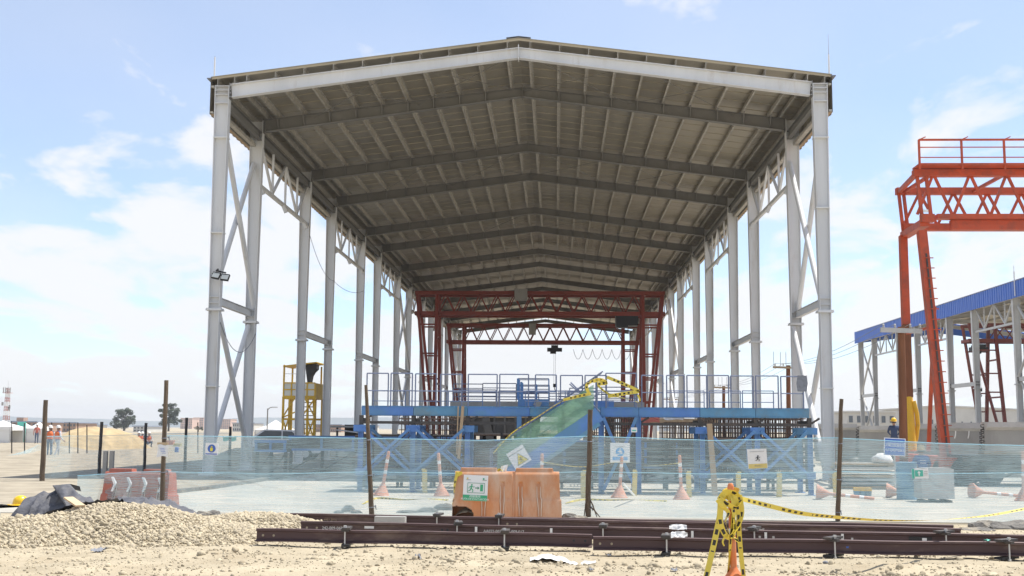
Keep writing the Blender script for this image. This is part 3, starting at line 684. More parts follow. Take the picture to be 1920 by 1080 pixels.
for ya, yb, i in zip(BY, BY[1:], range(9)):
    for sx in (-1, 1):
        for q in (.12, .3, .5, .7, .88):
            x = BX + BW / 2 + sx * q * BW / 2; m = MB(); m.box((x, (ya + yb) / 2, brt(x) + .1), (.08, yb - ya - .01, .18)); part(bs, 'purlin', m, 'purlin')
        m = MB(); xo = BX + BW / 2 + sx * (BW / 2 + .2); xm = BX + BW / 2
        m.hexa([(xm, ya, brt(xm) + .2), (xo, ya, brt(xo) + .2), (xo, ya, brt(xo) + .24), (xm, ya, brt(xm) + .24), (xm, yb - .01, brt(xm) + .2), (xo, yb - .01, brt(xo) + .2), (xo, yb - .01, brt(xo) + .24), (xm, yb - .01, brt(xm) + .24)])
        part(bs, 'roof_panel', m, 'roof_sheet')
    for X, sx in ((BX + .3, -1), (BX + BW - .3, 1)):
        if i % 2 == 0:
            zb, zt = 10.2, BZ + .15; m = MB(); m.bar((X, ya + .25, zb), (X, yb - .25, zb), .14, .18); t = part(bs, 'eave_truss', m, 'white_steel')
            q = [(0.04, zt), (.25, zb + .1), (.5, zt), (.75, zb + .1), (.96, zt)]
            for (a, za), (b, zz) in zip(q, q[1:]):
                m = MB(); m.bar((X, lerp(ya, yb, a), za), (X, lerp(ya, yb, b), zz), .12, .12); part(t, 'diagonal', m, 'white_steel')
            for a in (.25, .5, .75):
                m = MB(); m.bar((X + .005, lerp(ya, yb, a), zb + .1), (X + .005, lerp(ya, yb, a), zt), .10, .10); part(t, 'vertical', m, 'white_steel')
        else:
            m = MB(); m.bar((X, ya + .2, 5.75), (X, yb - .2, 5.75), .2, .34); part(bs, 'tie_strut', m, 'white_steel')
            if i in (1, 7):
                for z0, z1 in ((5.95, 11.5), (.3, 5.5)):
                    for a, b, e in ((z0, z1, .1), (z1, z0, -.1)):
                        m = MB(); m.tube((X + e, ya + .2, a), (X + e, yb - .2, b), .11, n=8); part(bs, 'cross_brace', m, 'white_steel', smooth='auto')
        m = MB(); m.bar((X, ya, BZ + .2), (X, yb - .01, BZ + .2), .2, .22); part(bs, 'eave_beam', m, 'white_steel')
pw = 1.0
m = MB(); pr = [(0, 0), (.1, 0), (.13, .04), (.4, .04), (.43, 0), (.56, 0), (.59, .04), (.86, .04), (.89, 0), (.985, 0)]
m.grid([[(-d - e, y, z) for y, d in pr] for z, e in ((0, 0), (1.38, 0), (1.38, -.012), (0, -.012), (0, 0))]); cm = to_mesh('cladding_panel', m, 'blue_cladding')
for k in range(int(BY[-1] + .8 - BY[0]) + 1):
    inst(bs, 'cladding_panel', cm, (BX - .12, BY[0] + k * pw - .4, BZ))
for sx in (-1, 1):
    x = BX + BW / 2 + sx * BW / 4; 
    m = MB(); xo = BX + BW / 2 + sx * (BW / 2 + .1); xm = BX + BW / 2
    m.prism([(xm, BY[-1] + .45, brt(xm) + .2), (xo, BY[-1] + .45, brt(xo) + .2), (xo, BY[-1] + .45, BZ), (xm, BY[-1] + .45, BZ + 1.2)], (0, .03, 0)); part(bs, 'gable_cladding', m, 'blue_cladding')
p = P(1871, 560, 92.0); t = thing('lightning_rod', 'thin white lightning rod on the eave of the blue shed', 'lightning rod', (BX - .3, 92, BZ), 'lightning rods on the roof corners')
m = MB(); m.tube((BX - .3, 92, BZ + .1), (BX - .3, 92, BZ + 2.0), .05, n=6); part(t, 'mast', m, 'white_paint'); m = MB(); m.tube((BX - .3, 92, BZ + 2.001), (BX - .3, 92, P(1871, 498, 92).z), .02, n=5); part(t, 'tip', m, 'zinc')
gantry('gantry_crane', 'dark red lattice gantry crane standing inside the blue-edged shed', BX + BW / 2, 106.5, 18.6, 11.1, 9.7, 2.4, npan=9, trolley=P(1834, 633, 106.5).x)

# ================================================================== BLUE WORK PLATFORM in front of the shed
YP = 29.9
def px_x(px, Y=YP, py=850): return P(px, py, Y).x
plat = thing('work_platform', 'long blue steel work platform with handrails and braced trestle legs in front of the shed', 'platform', (px_x(1100), YP, 0))
ZD0, ZD1 = P(1100, 781, YP).z, P(1100, 765, YP).z          # deck beam
ZL = P(1100, 799, YP).z
segs = [676, 774, 876, 993, 1126, 1198, 1313, 1418, 1519]
DEP = 1.3
for k, (a, b) in enumerate(zip(segs, segs[1:])):
    xa, xb = px_x(a) + .006, px_x(b) - .006; mm = 'blue_worn' if k in (1, 3, 6, 7) else 'blue_steel'
    m = MB(); m.ibeam((xa, YP, (ZD0 + ZD1) / 2), (xb, YP, (ZD0 + ZD1) / 2), ZD1 - ZD0, ZD1 - ZD0, (0, 0, 1), (0, 1, 0), .10, .016, .07); part(plat, 'deck_beam', m, mm)
    m = MB(); m.box(((xa + xb) / 2, YP + DEP, (ZD0 + ZD1) / 2), (xb - xa, .10, ZD1 - ZD0)); part(plat, 'deck_beam', m, mm)
    n = max(2, int((xb - xa) / .30))
    for j in range(n):
        m = MB(); m.box((lerp(xa, xb, (j + .5) / n), YP + DEP / 2, ZD1 + .014), ((xb - xa) / n - .01, DEP + .04, .025)); part(plat, 'deck_plank', m, 'blue_worn')
    m = MB(); m.box(((xa + xb) / 2, YP + .02, ZL + .06), (xb - xa, .09, .07)); part(plat, 'ledger', m, 'dark_steel')
for a in segs:
    x = px_x(a); m = MB(); m.box((x, YP + .03, (ZL + ZD0) / 2), (.10, .10, ZD0 - ZL - .004)); m.bar((x + .05, YP + .03, ZL + .1), (x + .26, YP + .03, ZD0 - .01), .05, .05); part(plat, 'stub_post', m, 'dark_steel')
    m = MB(); m.bar((x, YP + .05, ZD0 - .12), (x, YP + DEP, ZD0 - .12), .06, .10); part(plat, 'cross_bearer', m, 'dark_steel')
def trestle(pxs):
    for i, a in enumerate(pxs):
        x = px_x(a)
        for yy in (YP, YP + DEP):
            m = MB(); m.ibeam((x, yy, 0), (x, yy, ZL), .12, .12, (1, 0, 0), (0, 1, 0), .12, .014, .014); lg = part(plat, 'leg', m, 'blue_steel')
            m = MB(); m.box((x, yy - .075, ZL - .09), (.36, .02, .17)); part(lg, 'gusset', m, 'blue_steel')
            m = MB(); m.box((x, yy - .075, .50), (.22, .02, .18)); part(lg, 'gusset', m, 'blue_steel')
            m = MB(); m.box((x, yy, .01), (.24, .24, .02)); part(lg, 'foot_plate', m, 'blue_steel')
    for a, b in zip(pxs, pxs[1:]):
        xa, xb = px_x(a), px_x(b)
        for yy, e in ((YP, 0), (YP + DEP, .03)):
            m = MB(); m.bar((xa + .08, yy - .10 - e, ZL - .1), (xb - .05, yy - .10 - e, .5), .07, .09, (0, 1, 0)); part(plat, 'brace', m, 'blue_steel')
            m = MB(); m.bar((xb - .08, yy - .175 - e, ZL - .1), (xa + .05, yy - .175 - e, .5), .07, .09, (0, 1, 0)); part(plat, 'brace', m, 'blue_steel')
            m = MB(); m.box(((xa + xb) / 2, yy + .03, .46), (xb - xa - .13, .06, .10)); part(plat, 'tie_beam', m, 'blue_worn')
trestle([676, 774, 876]); trestle([1317, 1420, 1519])
for a in (1127, 1197):
    x = px_x(a); m = MB(); m.ibeam((x, YP - .02, 0), (x, YP - .02, ZD0), .13, .13, (1, 0, 0), (0, 1, 0), .12, .014, .014); part(plat, 'leg', m, 'blue_steel')
for a, b in ((1131, 1160), (1193, 1164)):
    m = MB(); m.bar((px_x(a), YP - .10, ZD0 - .02), (px_x(b), YP - .10, .98), .08, .10, (0, 1, 0)); part(plat, 'brace', m, 'blue_steel')
    m = MB(); m.bar((px_x(1162), YP - .10, .97), (px_x(1131 if a < 1160 else 1193), YP - .10, .10), .08, .10, (0, 1, 0)); part(plat, 'brace', m, 'blue_steel')
x = px_x(973); m = MB(); m.box((x, YP + .02, ZD0 / 2), (.12, .12, ZD0)); part(plat, 'leg', m, 'blue_steel')
# handrail frames along the deck edge, each a separate welded frame
def rail_frame(par, xa, xb, y, z0, z1, mids=(.48,), r=.018, m_='rail_tube'):
    m = MB(); m.tube((xa, y, z0), (xa, y, z1), r, n=6); m.tube((xb, y, z0), (xb, y, z1), r, n=6); m.tube((xa, y, z1), (xb, y, z1), r, n=6)
    for q in mids: m.tube((xa, y, lerp(z0, z1, q)), (xb, y, lerp(z0, z1, q)), r * .85, n=6)
    return part(par, 'handrail', m, m_)
for a, b, t in ((688, 728, 700), (733, 773, 700), (779, 818, 701), (826, 866, 702), (878, 932, 702), (937, 991, 702), (1004, 1043, 703), (1051, 1092, 704), (1097, 1137, 704), (1136, 1193, 700), (1203, 1243, 704), (1250, 1283, 704), (1288, 1325, 704), (1370, 1412, 705), (1326, 1366, 704), (1417, 1459, 705), (1464, 1506, 706)):
    rail_frame(plat, px_x(a, YP, 735), px_x(b, YP, 735), YP - .02, ZD1, P((a + b) / 2, t, YP).z)
for a, b in ((700, 760), (768, 838), (841, 905), (985, 1060), (1064, 1120), (1140, 1190), (1250, 1320), (1330, 1388), (1392, 1450)):
    rail_frame(plat, px_x(a, YP + DEP, 735), px_x(b, YP + DEP, 735), YP + DEP, ZD1, P((a + b) / 2, 733, YP + DEP).z, (.4,), .014)

# the stair with its green mesh side
st = thing('stair', 'steep blue steel stair with green mesh side leading down from the platform to the left', 'stair', (px_x(1000), YP - .9, 0))
SY0, SY1 = YP - 1.0, YP - .14
top_, bot_ = P(1124, 776, SY0), P(906, 926, SY0); bot_.z = .05
def sp_(t, y, dz=0): q = top_.lerp(bot_, t); return Vector((q.x, y, q.z + dz))
for y in (SY0, SY1):
    m = MB(); m.bar(sp_(0, y), sp_(1, y), .05, .36); part(st, 'stringer', m, 'blue_steel')
    m = MB(); m.bar(sp_(0, y, -.24), sp_(.95, y, -.24), .07, .10); part(st, 'lower_stringer', m, 'blue_worn')
for k in range(11):
    q = sp_((k + .5) / 11, SY0); m = MB(); m.box((q.x, (SY0 + SY1) / 2, q.z), (.24, SY1 - SY0 - .06, .03)); part(st, 'tread', m, 'blue_worn')
for y in (SY0, SY1):
    m = MB(); m.tube(sp_(-.03, y, .98), sp_(.94, y, .92), .019, n=6); hr = part(st, 'handrail', m, 'rail_tube')
    m = MB(); m.tube(sp_(0, y, .5), sp_(.94, y, .47), .016, n=6); part(hr, 'mid_rail', m, 'rail_tube')
    for q in (.02, .3, .6, .94):
        m = MB(); m.tube(sp_(q, y, .08), sp_(q, y, .96), .018, n=6); part(hr, 'post', m, 'rail_tube')
m = MB(); m.tube(P(1070, 717, SY0), P(1125, 772, SY0), .02, n=6); m.tube(P(1068, 720, SY1), P(1118, 765, SY1), .018, n=6); m.tube(P(1088, 735, SY0), P(1118, 705, SY0), .014, n=6); part(st, 'top_brace', m, 'rail_tube')
m = MB(); m.open = True; rows = []
for j in range(7):
    rows.append([sp_(lerp(.05, .88, i / 16), SY0 - .03 + .04 * fbm(i * .4, j * .5, 1), lerp(.20, .95 - .14 * (1 - i / 16), j / 6)) for i in range(17)])
m.grid(rows); part(st, 'mesh_side', m, 'net_green', label='green mesh panel along the stair', smooth=True)
m = MB(); m.open = True
m.grid([[sp_(lerp(.12, .86, i / 12), SY1 + .03, lerp(.1, .8, j / 4)) for i in range(13)] for j in range(5)]); part(st, 'mesh_side', m, 'net_green')
tp = lambda pts, Y=SY0 - .08: [P(a, b, Y) for a, b in pts]
tape1 = merge(ribbon(tp([(925, 850), (960, 812), (1010, 780), (1056, 752), (1105, 740)]), .026, (0, .3, 1), 2), ribbon(tp([(1105, 740), (1100, 722), (1117, 713), (1136, 717)]), .08, (1, 0, .6), 1),
              ribbon(tp([(1056, 750), (1080, 744), (1108, 738)]), .07), ribbon(tp([(1112, 715), (1125, 712), (1137, 718), (1120, 720)]), .09))
o = solo('caution_tape', tape1, 'caution_tape', 'yellow caution tape wound along the green stair handrail', 'tape', 'caution tapes')
tape2 = merge(ribbon(tp([(1138, 707), (1165, 718), (1190, 729), (1198, 734)], YP - .08), .08), ribbon(tp([(1140, 743), (1170, 738), (1198, 734)], YP - .08), .09), ribbon(tp([(1118, 720), (1140, 738), (1175, 748), (1199, 754), (1196, 740)], YP - .08), .05, (0, .2, 1), 3))
solo('caution_tape', tape2, 'caution_tape', 'yellow caution tape strung in a fan across the platform rail beside the stair top', 'tape', 'caution tapes')
for a, b, Y, d, lab, nm, mm, cat in ((1504, 716, YP - .1, .34, 'dark rag hanging from the right end of the platform handrail', 'rag', 'debris', 'rag'),):
    m = MB(); rows = []
    for j in range(7):
        rows.append([P(a + (i - 3) * (3.6 - .12 * abs(j - 3) * 2), b - 12 + j * 5, Y + .05 * fbm(i, j, 2)) for i in range(7)])
    m.grid(rows); m.open = True; solo(nm, m, mm, lab, cat)
# tied bits on the platform face
def plate(name, c, w, h, m_, label, cat, rotdeg=0, tilt=0, thick=.012, yaw=0):
    t = thing(name, label, cat, c); rot = Matrix.Rotation(R(yaw), 3, 'Z') @ Matrix.Rotation(R(tilt), 3, 'X') @ Matrix.Rotation(R(rotdeg), 3, 'Y')
    m = MB(); m.box(c, (w, thick, h), rot); part(t, 'board', m, m_); t['_r'] = 0; del t['_r']
    return t, rot, Vector(c)
def flat(t, rot, c, name, poly, m_, d=-.009, th=.003, label=None):
    """A printed shape on the board: polygon in board x,z."""
    m = MB(); m.prism([c + rot @ Vector((x, d, z)) for x, z in poly], rot @ Vector((0, -th, 0))); return part(t, name, m, m_, label)
def rect(x0, x1, z0, z1): return [(x0, z0), (x1, z0), (x1, z1), (x0, z1)]
def disc(x, z, r, n=20): return [(x + r * math.cos(2 * math.pi * k / n), z + r * math.sin(2 * math.pi * k / n)) for k in range(n)]
def limb(x0, z0, x1, z1, w):
    d = Vector((x1 - x0, z1 - z0)).normalized(); n = Vector((-d.y, d.x)) * w / 2; return [(x0 - n.x, z0 - n.y), (x1 - n.x, z1 - n.y), (x1 + n.x, z1 + n.y), (x0 + n.x, z0 + n.y)]
def letters(t, rot, c, s, size, m_, x, z, d=-.0125):
    me = text_mesh(s, size, m_, .0012); o = bpy.data.objects.new('lettering', me); COL.objects.link(o); o.parent = t
    w = max(v.co.x for v in me.vertices) - min(v.co.x for v in me.vertices) if len(me.vertices) else 0
    mw = rot.to_4x4() @ Matrix.Rotation(R(90), 4, 'X'); mw.translation = (c + rot @ Vector((x, d, z))) - rootloc(t); o.matrix_local = mw; return o, w
def runner(t, rot, c, x, z, s, m_, d=-.012, fall=False):
    k = s
    flat(t, rot, c, 'figure_head', disc(x + .02 * k, z + .40 * k, .085 * k, 12), m_, d)
    for q, (a, b, e, f, w) in enumerate(((.0, .30, -.05, .0, .14), (-.02, .28, -.24, .16, .07), (-.24, .16, -.30, .02, .06), (.03, .27, .20, .16, .07), (.20, .16, .32, .22, .06), (-.04, .02, .16, -.12, .09), (.16, -.12, .12, -.36, .075), (-.06, .02, -.16, -.20, .09), (-.16, -.20, -.36, -.26, .07))):
        flat(t, rot, c, 'figure_limb', limb(x + a * k, z + b * k, x + e * k, z + f * k, w * k), m_, d - .0004 * q)
# slip hazard sign lying against the stair
c = P(973, 857, SY0 - .1)
t, rot, c = plate('warning_sign', c, .46, .44, 'sign_white', 'white sign with yellow warning triangle tied askew to the foot of the stair', 'sign', -32)
flat(t, rot, c, 'header', rect(-.21, .21, .14, .20), 'paper'); flat(t, rot, c, 'header_line', rect(-.22, .22, .125, .135), 'ink', -.0075)
flat(t, rot, c, 'triangle_border', [(-.13, -.17), (.17, -.17), (.02, .10)], 'ink', -.0075); flat(t, rot, c, 'triangle', [(-.11, -.16), (.15, -.16), (.02, .08)], 'sign_yellow', -.011)
runner(t, rot, c, .02, -.09, .16, 'ink', -.0145)
c = P(1189, 806, YP - .22); t, rot, c = plate('notice_sheet', c, .15, .12, 'paper', 'small pale notice fixed to the blue stair post under the platform', 'notice'); flat(t, rot, c, 'print', rect(-.05, .05, -.03, .0), 'sign_teal')

# brown prop leaning on the right trestle
m = MB(); a, b = P(1330, 795, YP - .45), P(1341, 924, YP - .75); b.z = .0; m.bar(a, b, .13, .10); solo('timber_prop', m, 'timber', 'brown timber prop leaning in front of the right trestle', 'prop')
m = MB(); a, b = P(868, 762, YP - .12), P(860, 860, YP - .25); m.bar(a, b, .07, .06); m.bar(a + Vector((-.12, 0, 0)), b + Vector((-.05, 0, .1)), .03, .03); solo('timber_prop', m, 'timber', 'slim brown stick tied upright beside the left trestle', 'prop')

# rebar cages behind the platform
def cage(label, xa, xb, y0, y1, z0, z1, nx, nz, r=.014):
    t = thing('rebar_cage', label, 'rebar cage', ((xa + xb) / 2, (y0 + y1) / 2, z0), 'rebar cages')
    for y in (y0, y1):
        m = MB(); m2 = MB()
        for i in range(nx + 1):
            x = lerp(xa, xb, i / nx) + random.uniform(-.012, .012); m.tube((x, y, z0), (x + random.uniform(-.02, .02), y, z1 + random.uniform(0, .06)), r, n=5)
        for j in range(nz + 1):
            z = lerp(z0 + .05, z1 - .03, j / nz); m2.tube((xa - .1, y + .02, z), (xb + .1, y + .02, z + random.uniform(-.01, .01)), r, n=5)
        part(t, 'upright_bars', m, 'rebar', kind='stuff'); part(t, 'long_bars', m2, 'rebar', kind='stuff')
    m = MB()
    for i in range(0, nx + 1, 3):
        x = lerp(xa, xb, i / nx)
        for z in (z0 + .1, (z0 + z1) / 2, z1 - .05): m.tube((x, y0, z), (x, y1, z), r * .8, n=4)
    part(t, 'tie_bars', m, 'rebar', kind='stuff')
    return t
cage('dense rusty rebar cage behind the right end of the platform', px_x(1322, 33), px_x(1500, 33), 32.6, 33.9, .32, P(1400, 783, 32.6).z, 40, 12, .017)
cage('rusty rebar cage directly behind the stair top', px_x(1105, 34), px_x(1200, 34), 33.6, 35.0, .3, P(1150, 781, 33.6).z, 22, 11, .016)
cage('sparse rebar cage between the stair and the right trestle', px_x(1245, 37), px_x(1316, 37), 36, 37.6, .3, P(1280, 790, 36).z, 14, 9, .015)
cage('open rebar grid behind the left trestle', px_x(755, 33), px_x(876, 33), 32.8, 34.2, .25, P(810, 783, 32.8).z, 19, 10, .013)
m = MB(); m.box((px_x(1272, 36.4), 36.4, P(1272, 790, 36.4).z), (2.4, .12, .12)); m.box((px_x(1282, 35.6), 35.6, P(1282, 788, 35.6).z), (1.9, .1, .1)); solo('timber_beam', m, 'timber', 'long timber beam laid over the sparse rebar cage', 'beam')
m = MB(); rows = []
for j in range(6): rows.append([P(1200 + i * 4.6, 783 + j * 1.9 + 1.2 * math.sin(i * .8), 33.3 + .07 * fbm(i, j * 2, 4)) for i in range(9)])
m.open = True; m.grid(rows); solo('red_sheet', m, 'red_cloth', 'crumpled red sheet draped beneath the platform right of the stair', 'sheet')
m = MB(); rows = []
for j in range(5): rows.append([P(1246 + i * 4.4, 779 + j * 2.0 + 1.0 * math.sin(i * .9), 34.6 + .07 * fbm(i, j * 2, 6)) for i in range(9)])
m.open = True; m.grid(rows); solo('white_sheet', m, 'cloth_white', 'white cloth lying on the timber beam under the platform', 'sheet')

# racks of dark steel bars lying under the platform
def rack(label, pa, pb, Y, zs, nb):
    xa, xb = px_x(pa, Y), px_x(pb, Y); t = thing('bar_rack', label, 'rack', ((xa + xb) / 2, Y, 0), 'racks of steel bars')
    n = max(3, int((xb - xa) / .8))
    for k in range(n + 1):
        x = lerp(xa, xb, k / n); m = MB(); m.box((x, Y, zs / 2), (.07, .07, zs)); m.box((x, Y + .8, zs / 2), (.07, .07, zs)); part(t, 'upright', m, 'dark_steel')
    for j in range(nb):
        z = lerp(.22, zs - .05, j / (nb - 1))
        for q in range(3):
            m = MB(); e = random.uniform(-.25, .25); m.tube((xa - .1 + e, Y + .1 + q * .25, z + random.uniform(-.02, .02)), (xb + .1 + e, Y + .1 + q * .25, z + random.uniform(-.02, .02)), random.choice((.022, .03, .04)), n=6); part(t, 'steel_bar', m, random.choice(('rebar', 'dark_steel', 'form_steel')))
    return t
rack('rack of dark steel bars under the left trestle bays', 684, 872, 31.9, 1.45, 7)
rack('rack of dark steel bars behind the stair foot', 884, 1110, 31.9, 1.5, 7)
rack('rack of dark steel bars between stair tower and right trestle', 1130, 1310, 31.8, 1.35, 6)
rack('rack of dark steel bars under the right trestle bays', 1322, 1512, 31.8, 1.4, 6)
# long steel mould for the girders, behind the stair
ym = 36.5; xa, xb = px_x(846, ym), px_x(1012, ym)
md = thing('girder_mould', 'long dark steel girder mould on props behind the stair', 'mould', ((xa + xb) / 2, ym, 0))
z0, z1 = P(900, 816, ym).z, P(900, 782, ym).z
m = MB(); m.box(((xa + xb) / 2, ym, (z0 + z1) / 2), (xb - xa, 1.4, z1 - z0)); part(md, 'shell', m, 'form_steel')
m = MB(); m.box(((xa + xb) / 2, ym - .72, z1 + .03), (xb - xa + .1, .16, .10)); part(md, 'edge_timber', m, 'timber')
for k in range(9):
    x = lerp(xa + .1, xb - .1, k / 8); m = MB(); m.box((x, ym - .76, (z0 + z1) / 2), (.06, .12, z1 - z0 - .02)); part(md, 'rib', m, 'form_steel')
    m = MB(); m.box((x, ym - .3, z0 / 2), (.10, .10, z0)); part(md, 'prop', m, 'dark_steel')
m = MB(); m.bar(P(910, 783, ym - .9), P(922, 835, ym - .9), .22, .1, (0, 1, 0)); part(md, 'side_arm', m, 'form_steel')

# second blue walkway deeper in, with thin railings
yw = 45.0; xa, xb = px_x(848, yw, 760), px_x(1205, yw, 760); z0, z1 = P(1000, 765, yw).z, P(1000, 754, yw).z
wk = thing('walkway', 'grey raised walkway with thin railings seen above the blue platform deck', 'walkway', ((xa + xb) / 2, yw, 0))
m = MB(); m.box(((xa + xb) / 2, yw, (z0 + z1) / 2), (xb - xa, 1.8, z1 - z0)); part(wk, 'deck', m, 'concrete')
for k in range(8):
    x = lerp(xa + .2, xb - .2, k / 7); m = MB(); m.box((x, yw - .4, z0 / 2), (.18, .18, z0)); m.box((x, yw + .5, z0 / 2), (.18, .18, z0)); part(wk, 'support', m, 'dark_steel')
for a, b, t, Y in ((850, 905, 720, yw - .85), (905, 968, 719, yw - .85), (968, 1030, 722, yw - .85), (1030, 1066, 733, yw - .85), (1068, 1120, 728, yw - .85), (1120, 1195, 726, yw - .85), (860, 930, 731, yw + .8), (935, 1010, 733, yw + .8), (1048, 1100, 733, yw + .8), (1128, 1190, 733, yw + .8)):
    rail_frame(wk, px_x(a, Y, 740), px_x(b, Y, 740), Y, z1, P((a + b) / 2, t, Y).z, (.25, .5, .75), .02)
# blue lift cage on the walkway
yc = 42.0; lf = thing('lift_cage', 'small blue steel lift cage standing on the walkway left of the stair top', 'cage', (px_x(1000, yc, 760), yc, 2.2))
xa, xb = px_x(972, yc, 750), px_x(1029, yc, 750); z0, z1, z2 = P(1000, 762, yc).z, P(1000, 749, yc).z, P(1000, 711, yc).z
m = MB(); m.box(((xa + xb) / 2, yc, (z0 + z1) / 2), (xb - xa, 1.1, z1 - z0)); part(lf, 'tray', m, 'blue_steel')
for x, zt in ((xa, z2), (xa + .12, z2 - .12), (lerp(xa, xb, .58), z2 - .2), (xb, z2)):
    for yy in (yc - .52, yc + .52):
        m = MB(); m.box((x, yy, (z1 + zt) / 2), (.08 if x < xb else .035, .05, zt - z1)); part(lf, 'post', m, 'blue_steel')
for q in (.35, .68, 1.0):
    for yy in (yc - .52, yc + .52):
        m = MB(); z = lerp(z1, z2, q); m.tube((xa, yy, z), (xb, yy, z), .018, n=6); part(lf, 'rail', m, 'rail_tube')
m = MB(); m.box((px_x(1008, yc - .7, 757), yc - .62, P(1008, 757, yc - .6).z), (.24, .02, .22), Matrix.Rotation(R(30), 3, 'Y')); part(lf, 'loose_board', m, 'concrete')
m = MB(); xm0, xm1 = px_x(1040, 43, 760), px_x(1150, 43, 760); zz = P(1100, 758, 43).z; m.box(((xm0 + xm1) / 2, 43, zz), (xm1 - xm0, .9, .24)); 
t = thing('blue_beam', 'dark blue box beam resting behind the stair handrail', 'beam', ((xm0 + xm1) / 2, 43, 0)); part(t, 'box', m, 'blue_steel')
for x in (xm0 + .2, xm1 - .2):
    m = MB(); m.box((x, 43, (zz - .12) / 2), (.14, .14, zz - .12)); part(t, 'support', m, 'dark_steel')

# steel moulds standing in the open left of the platform (seen through the net)
def mould(label, pa, pb, Y, t0, t1, mm):
    xa, xb = px_x(pa, Y), px_x(pb, Y); z0, z1 = P(600, t1, Y).z, P(600, t0, Y).z
    t = thing('mould_panel', label, 'mould', ((xa + xb) / 2, Y, 0), 'steel moulds behind the net')
    m = MB(); m.box(((xa + xb) / 2, Y, (z0 + z1) / 2), (xb - xa, .7, z1 - z0)); part(t, 'shell', m, mm)
    for z in (z0 + .04, z1 - .04):
        m = MB(); m.box(((xa + xb) / 2, Y - .39, z), (xb - xa, .08, .08)); part(t, 'edge_beam', m, 'blue_steel')
    n = max(2, int((xb - xa) / .9))
    for k in range(n + 1):
        x = lerp(xa + .06, xb - .06, k / n); m = MB(); m.box((x, Y - .38, (z0 + z1) / 2), (.08, .06, z1 - z0 - .17)); part(t, 'rib', m, 'blue_steel')
        m = MB(); m.box((x, Y - .2, z0 / 2), (.09, .09, z0)); part(t, 'leg', m, 'dark_steel')
        if k < n:
            m = MB(); x2 = lerp(xa + .06, xb - .06, (k + 1) / n); m.bar((x, Y - .28, .08), (x2, Y - .28, z0 - .05), .05, .05); part(t, 'brace', m, 'dark_steel')
    return t
mould('blue framed steel mould behind the net, the left one', 482, 542, 38.5, 826, 848, 'form_steel')
mould('long grey steel mould behind the net between mould and platform', 545, 668, 42.0, 817, 845, 'form_steel')
mould('low dark steel mould under the left part of the platform', 690, 870, 36.0, 816, 872, 'form_steel')

mould('low dark steel mould under the right part of the platform', 1205, 1500, 38.0, 820, 872, 'form_steel')
mould('low steel mould behind the stair foot', 880, 1120, 36.0, 822, 872, 'form_steel')

# ================================================================== NET FENCES
def pole(par, base, top, r0, r1, mm='bark', bumps=.012, seed=0):
    m = MB(); base, top = Vector(base), Vector(top); n = 10; pts = []; rr = []
    for k in range(n + 1):
        q = k / n; p = base.lerp(top, q); pts.append(p + Vector((bumps * fbm(q * 4, seed, 0), bumps * fbm(q * 4, seed, 5), 0)) * (2 if 0 < k < n else 0)); rr.append(lerp(r0, r1, q) * (1 + .16 * fbm(q * 7, seed, 9)))
    m.path(pts, rr, 9); return part(par, 'post', m, mm, smooth='auto')
fA = [((303, 960), (312, 713), .046, .040), ((697, 968), (686, 722), .048, .030), ((1103, 970), (1107, 768), .052, .046), ((1571, 978), (1578, 748), .045, .035)]
fa = thing('net_fence', 'near blue mesh fence on crooked wooden poles across the whole front', 'fence', (0, 22, 0))
base = [G(*f[0]) for f in fA]
for k, f in enumerate(fA): pole(fa, base[k], P(f[1][0], f[1][1], base[k].y), f[2], f[3], 'bark', .014 if k else .006, k * 3.1)
m = MB(); b = base[2]
for dx, h in ((.16, .38), (.22, .22), (-.08, .5)):
    m.path([b + Vector((0, -.02, h)), b + Vector((dx * .5, -.03, h * .6)), b + Vector((dx, -.05, .0))], [.012, .014, .008], 5)
part(fa, 'bark_strips', m, 'bark')
for k, b in enumerate(base):
    for q in (.16, .74, 1.38):
        m = MB(); tp2 = P(fA[k][1][0], fA[k][1][1], b.y); hgt = tp2.z; c_ = b.lerp(tp2, q / hgt)
        m.lathe(c_, [(.047, -.008), (.053, -.004), (.053, .004), (.047, .008)], 9, (tp2 - b).normalized()); m.path([c_ + Vector((.02, .05, 0)), c_ + Vector((.06, .08, .03)), c_ + Vector((.08, .08, -.05))], [.012, .018, .006], 5); part(fa, 'net_tie', m, 'wire')
# net runs: a run of points in plan with the top edge given in the picture
run = [(140, 952, 905), (230, 958, 890), (303, 960, 817), (500, 964, 819), (697, 968, 822), (900, 969, 826), (1103, 970, 817.5), (1330, 974, 826), (1571, 978, 821), (1760, 981, 831), (2010, 984, 838)]
def net_strip(par, name, pts, mm, ztops, zbot, off=.07, nz=11, rip=.10, seed=0, n_per=10):
    rows_p = []
    for i in range(len(pts) - 1):
        for k in range(n_per):
            q = k / n_per; rows_p.append((Vector(pts[i]).lerp(Vector(pts[i + 1]), q), lerp(ztops[i], ztops[i + 1], q)))
    rows_p.append((Vector(pts[-1]), ztops[-1])); m = MB(); m.open = True; rows = []
    for j in range(nz + 1):
        q = j / nz; r = []
        for i, (p, zt) in enumerate(rows_p):
            w = rip * fbm(i * .35, q * 1.5, seed, 1, 3) * 2; r.append((p.x, p.y + off + w * (.3 + q * (1 - q) * 2), lerp(zbot, zt + .012 * fbm(i * .6, 7, seed), q)))
        rows.append(r)
    m.grid(rows); part(par, name, m, mm, smooth=True)
    e = MB(); e.path([(x, y - .004, z) for x, y, z in rows[-1]], .007, 5); part(par, 'net_edge', e, 'net_edge'); return rows
def gp(px, py): return G(px, py)
seg = run[2:]
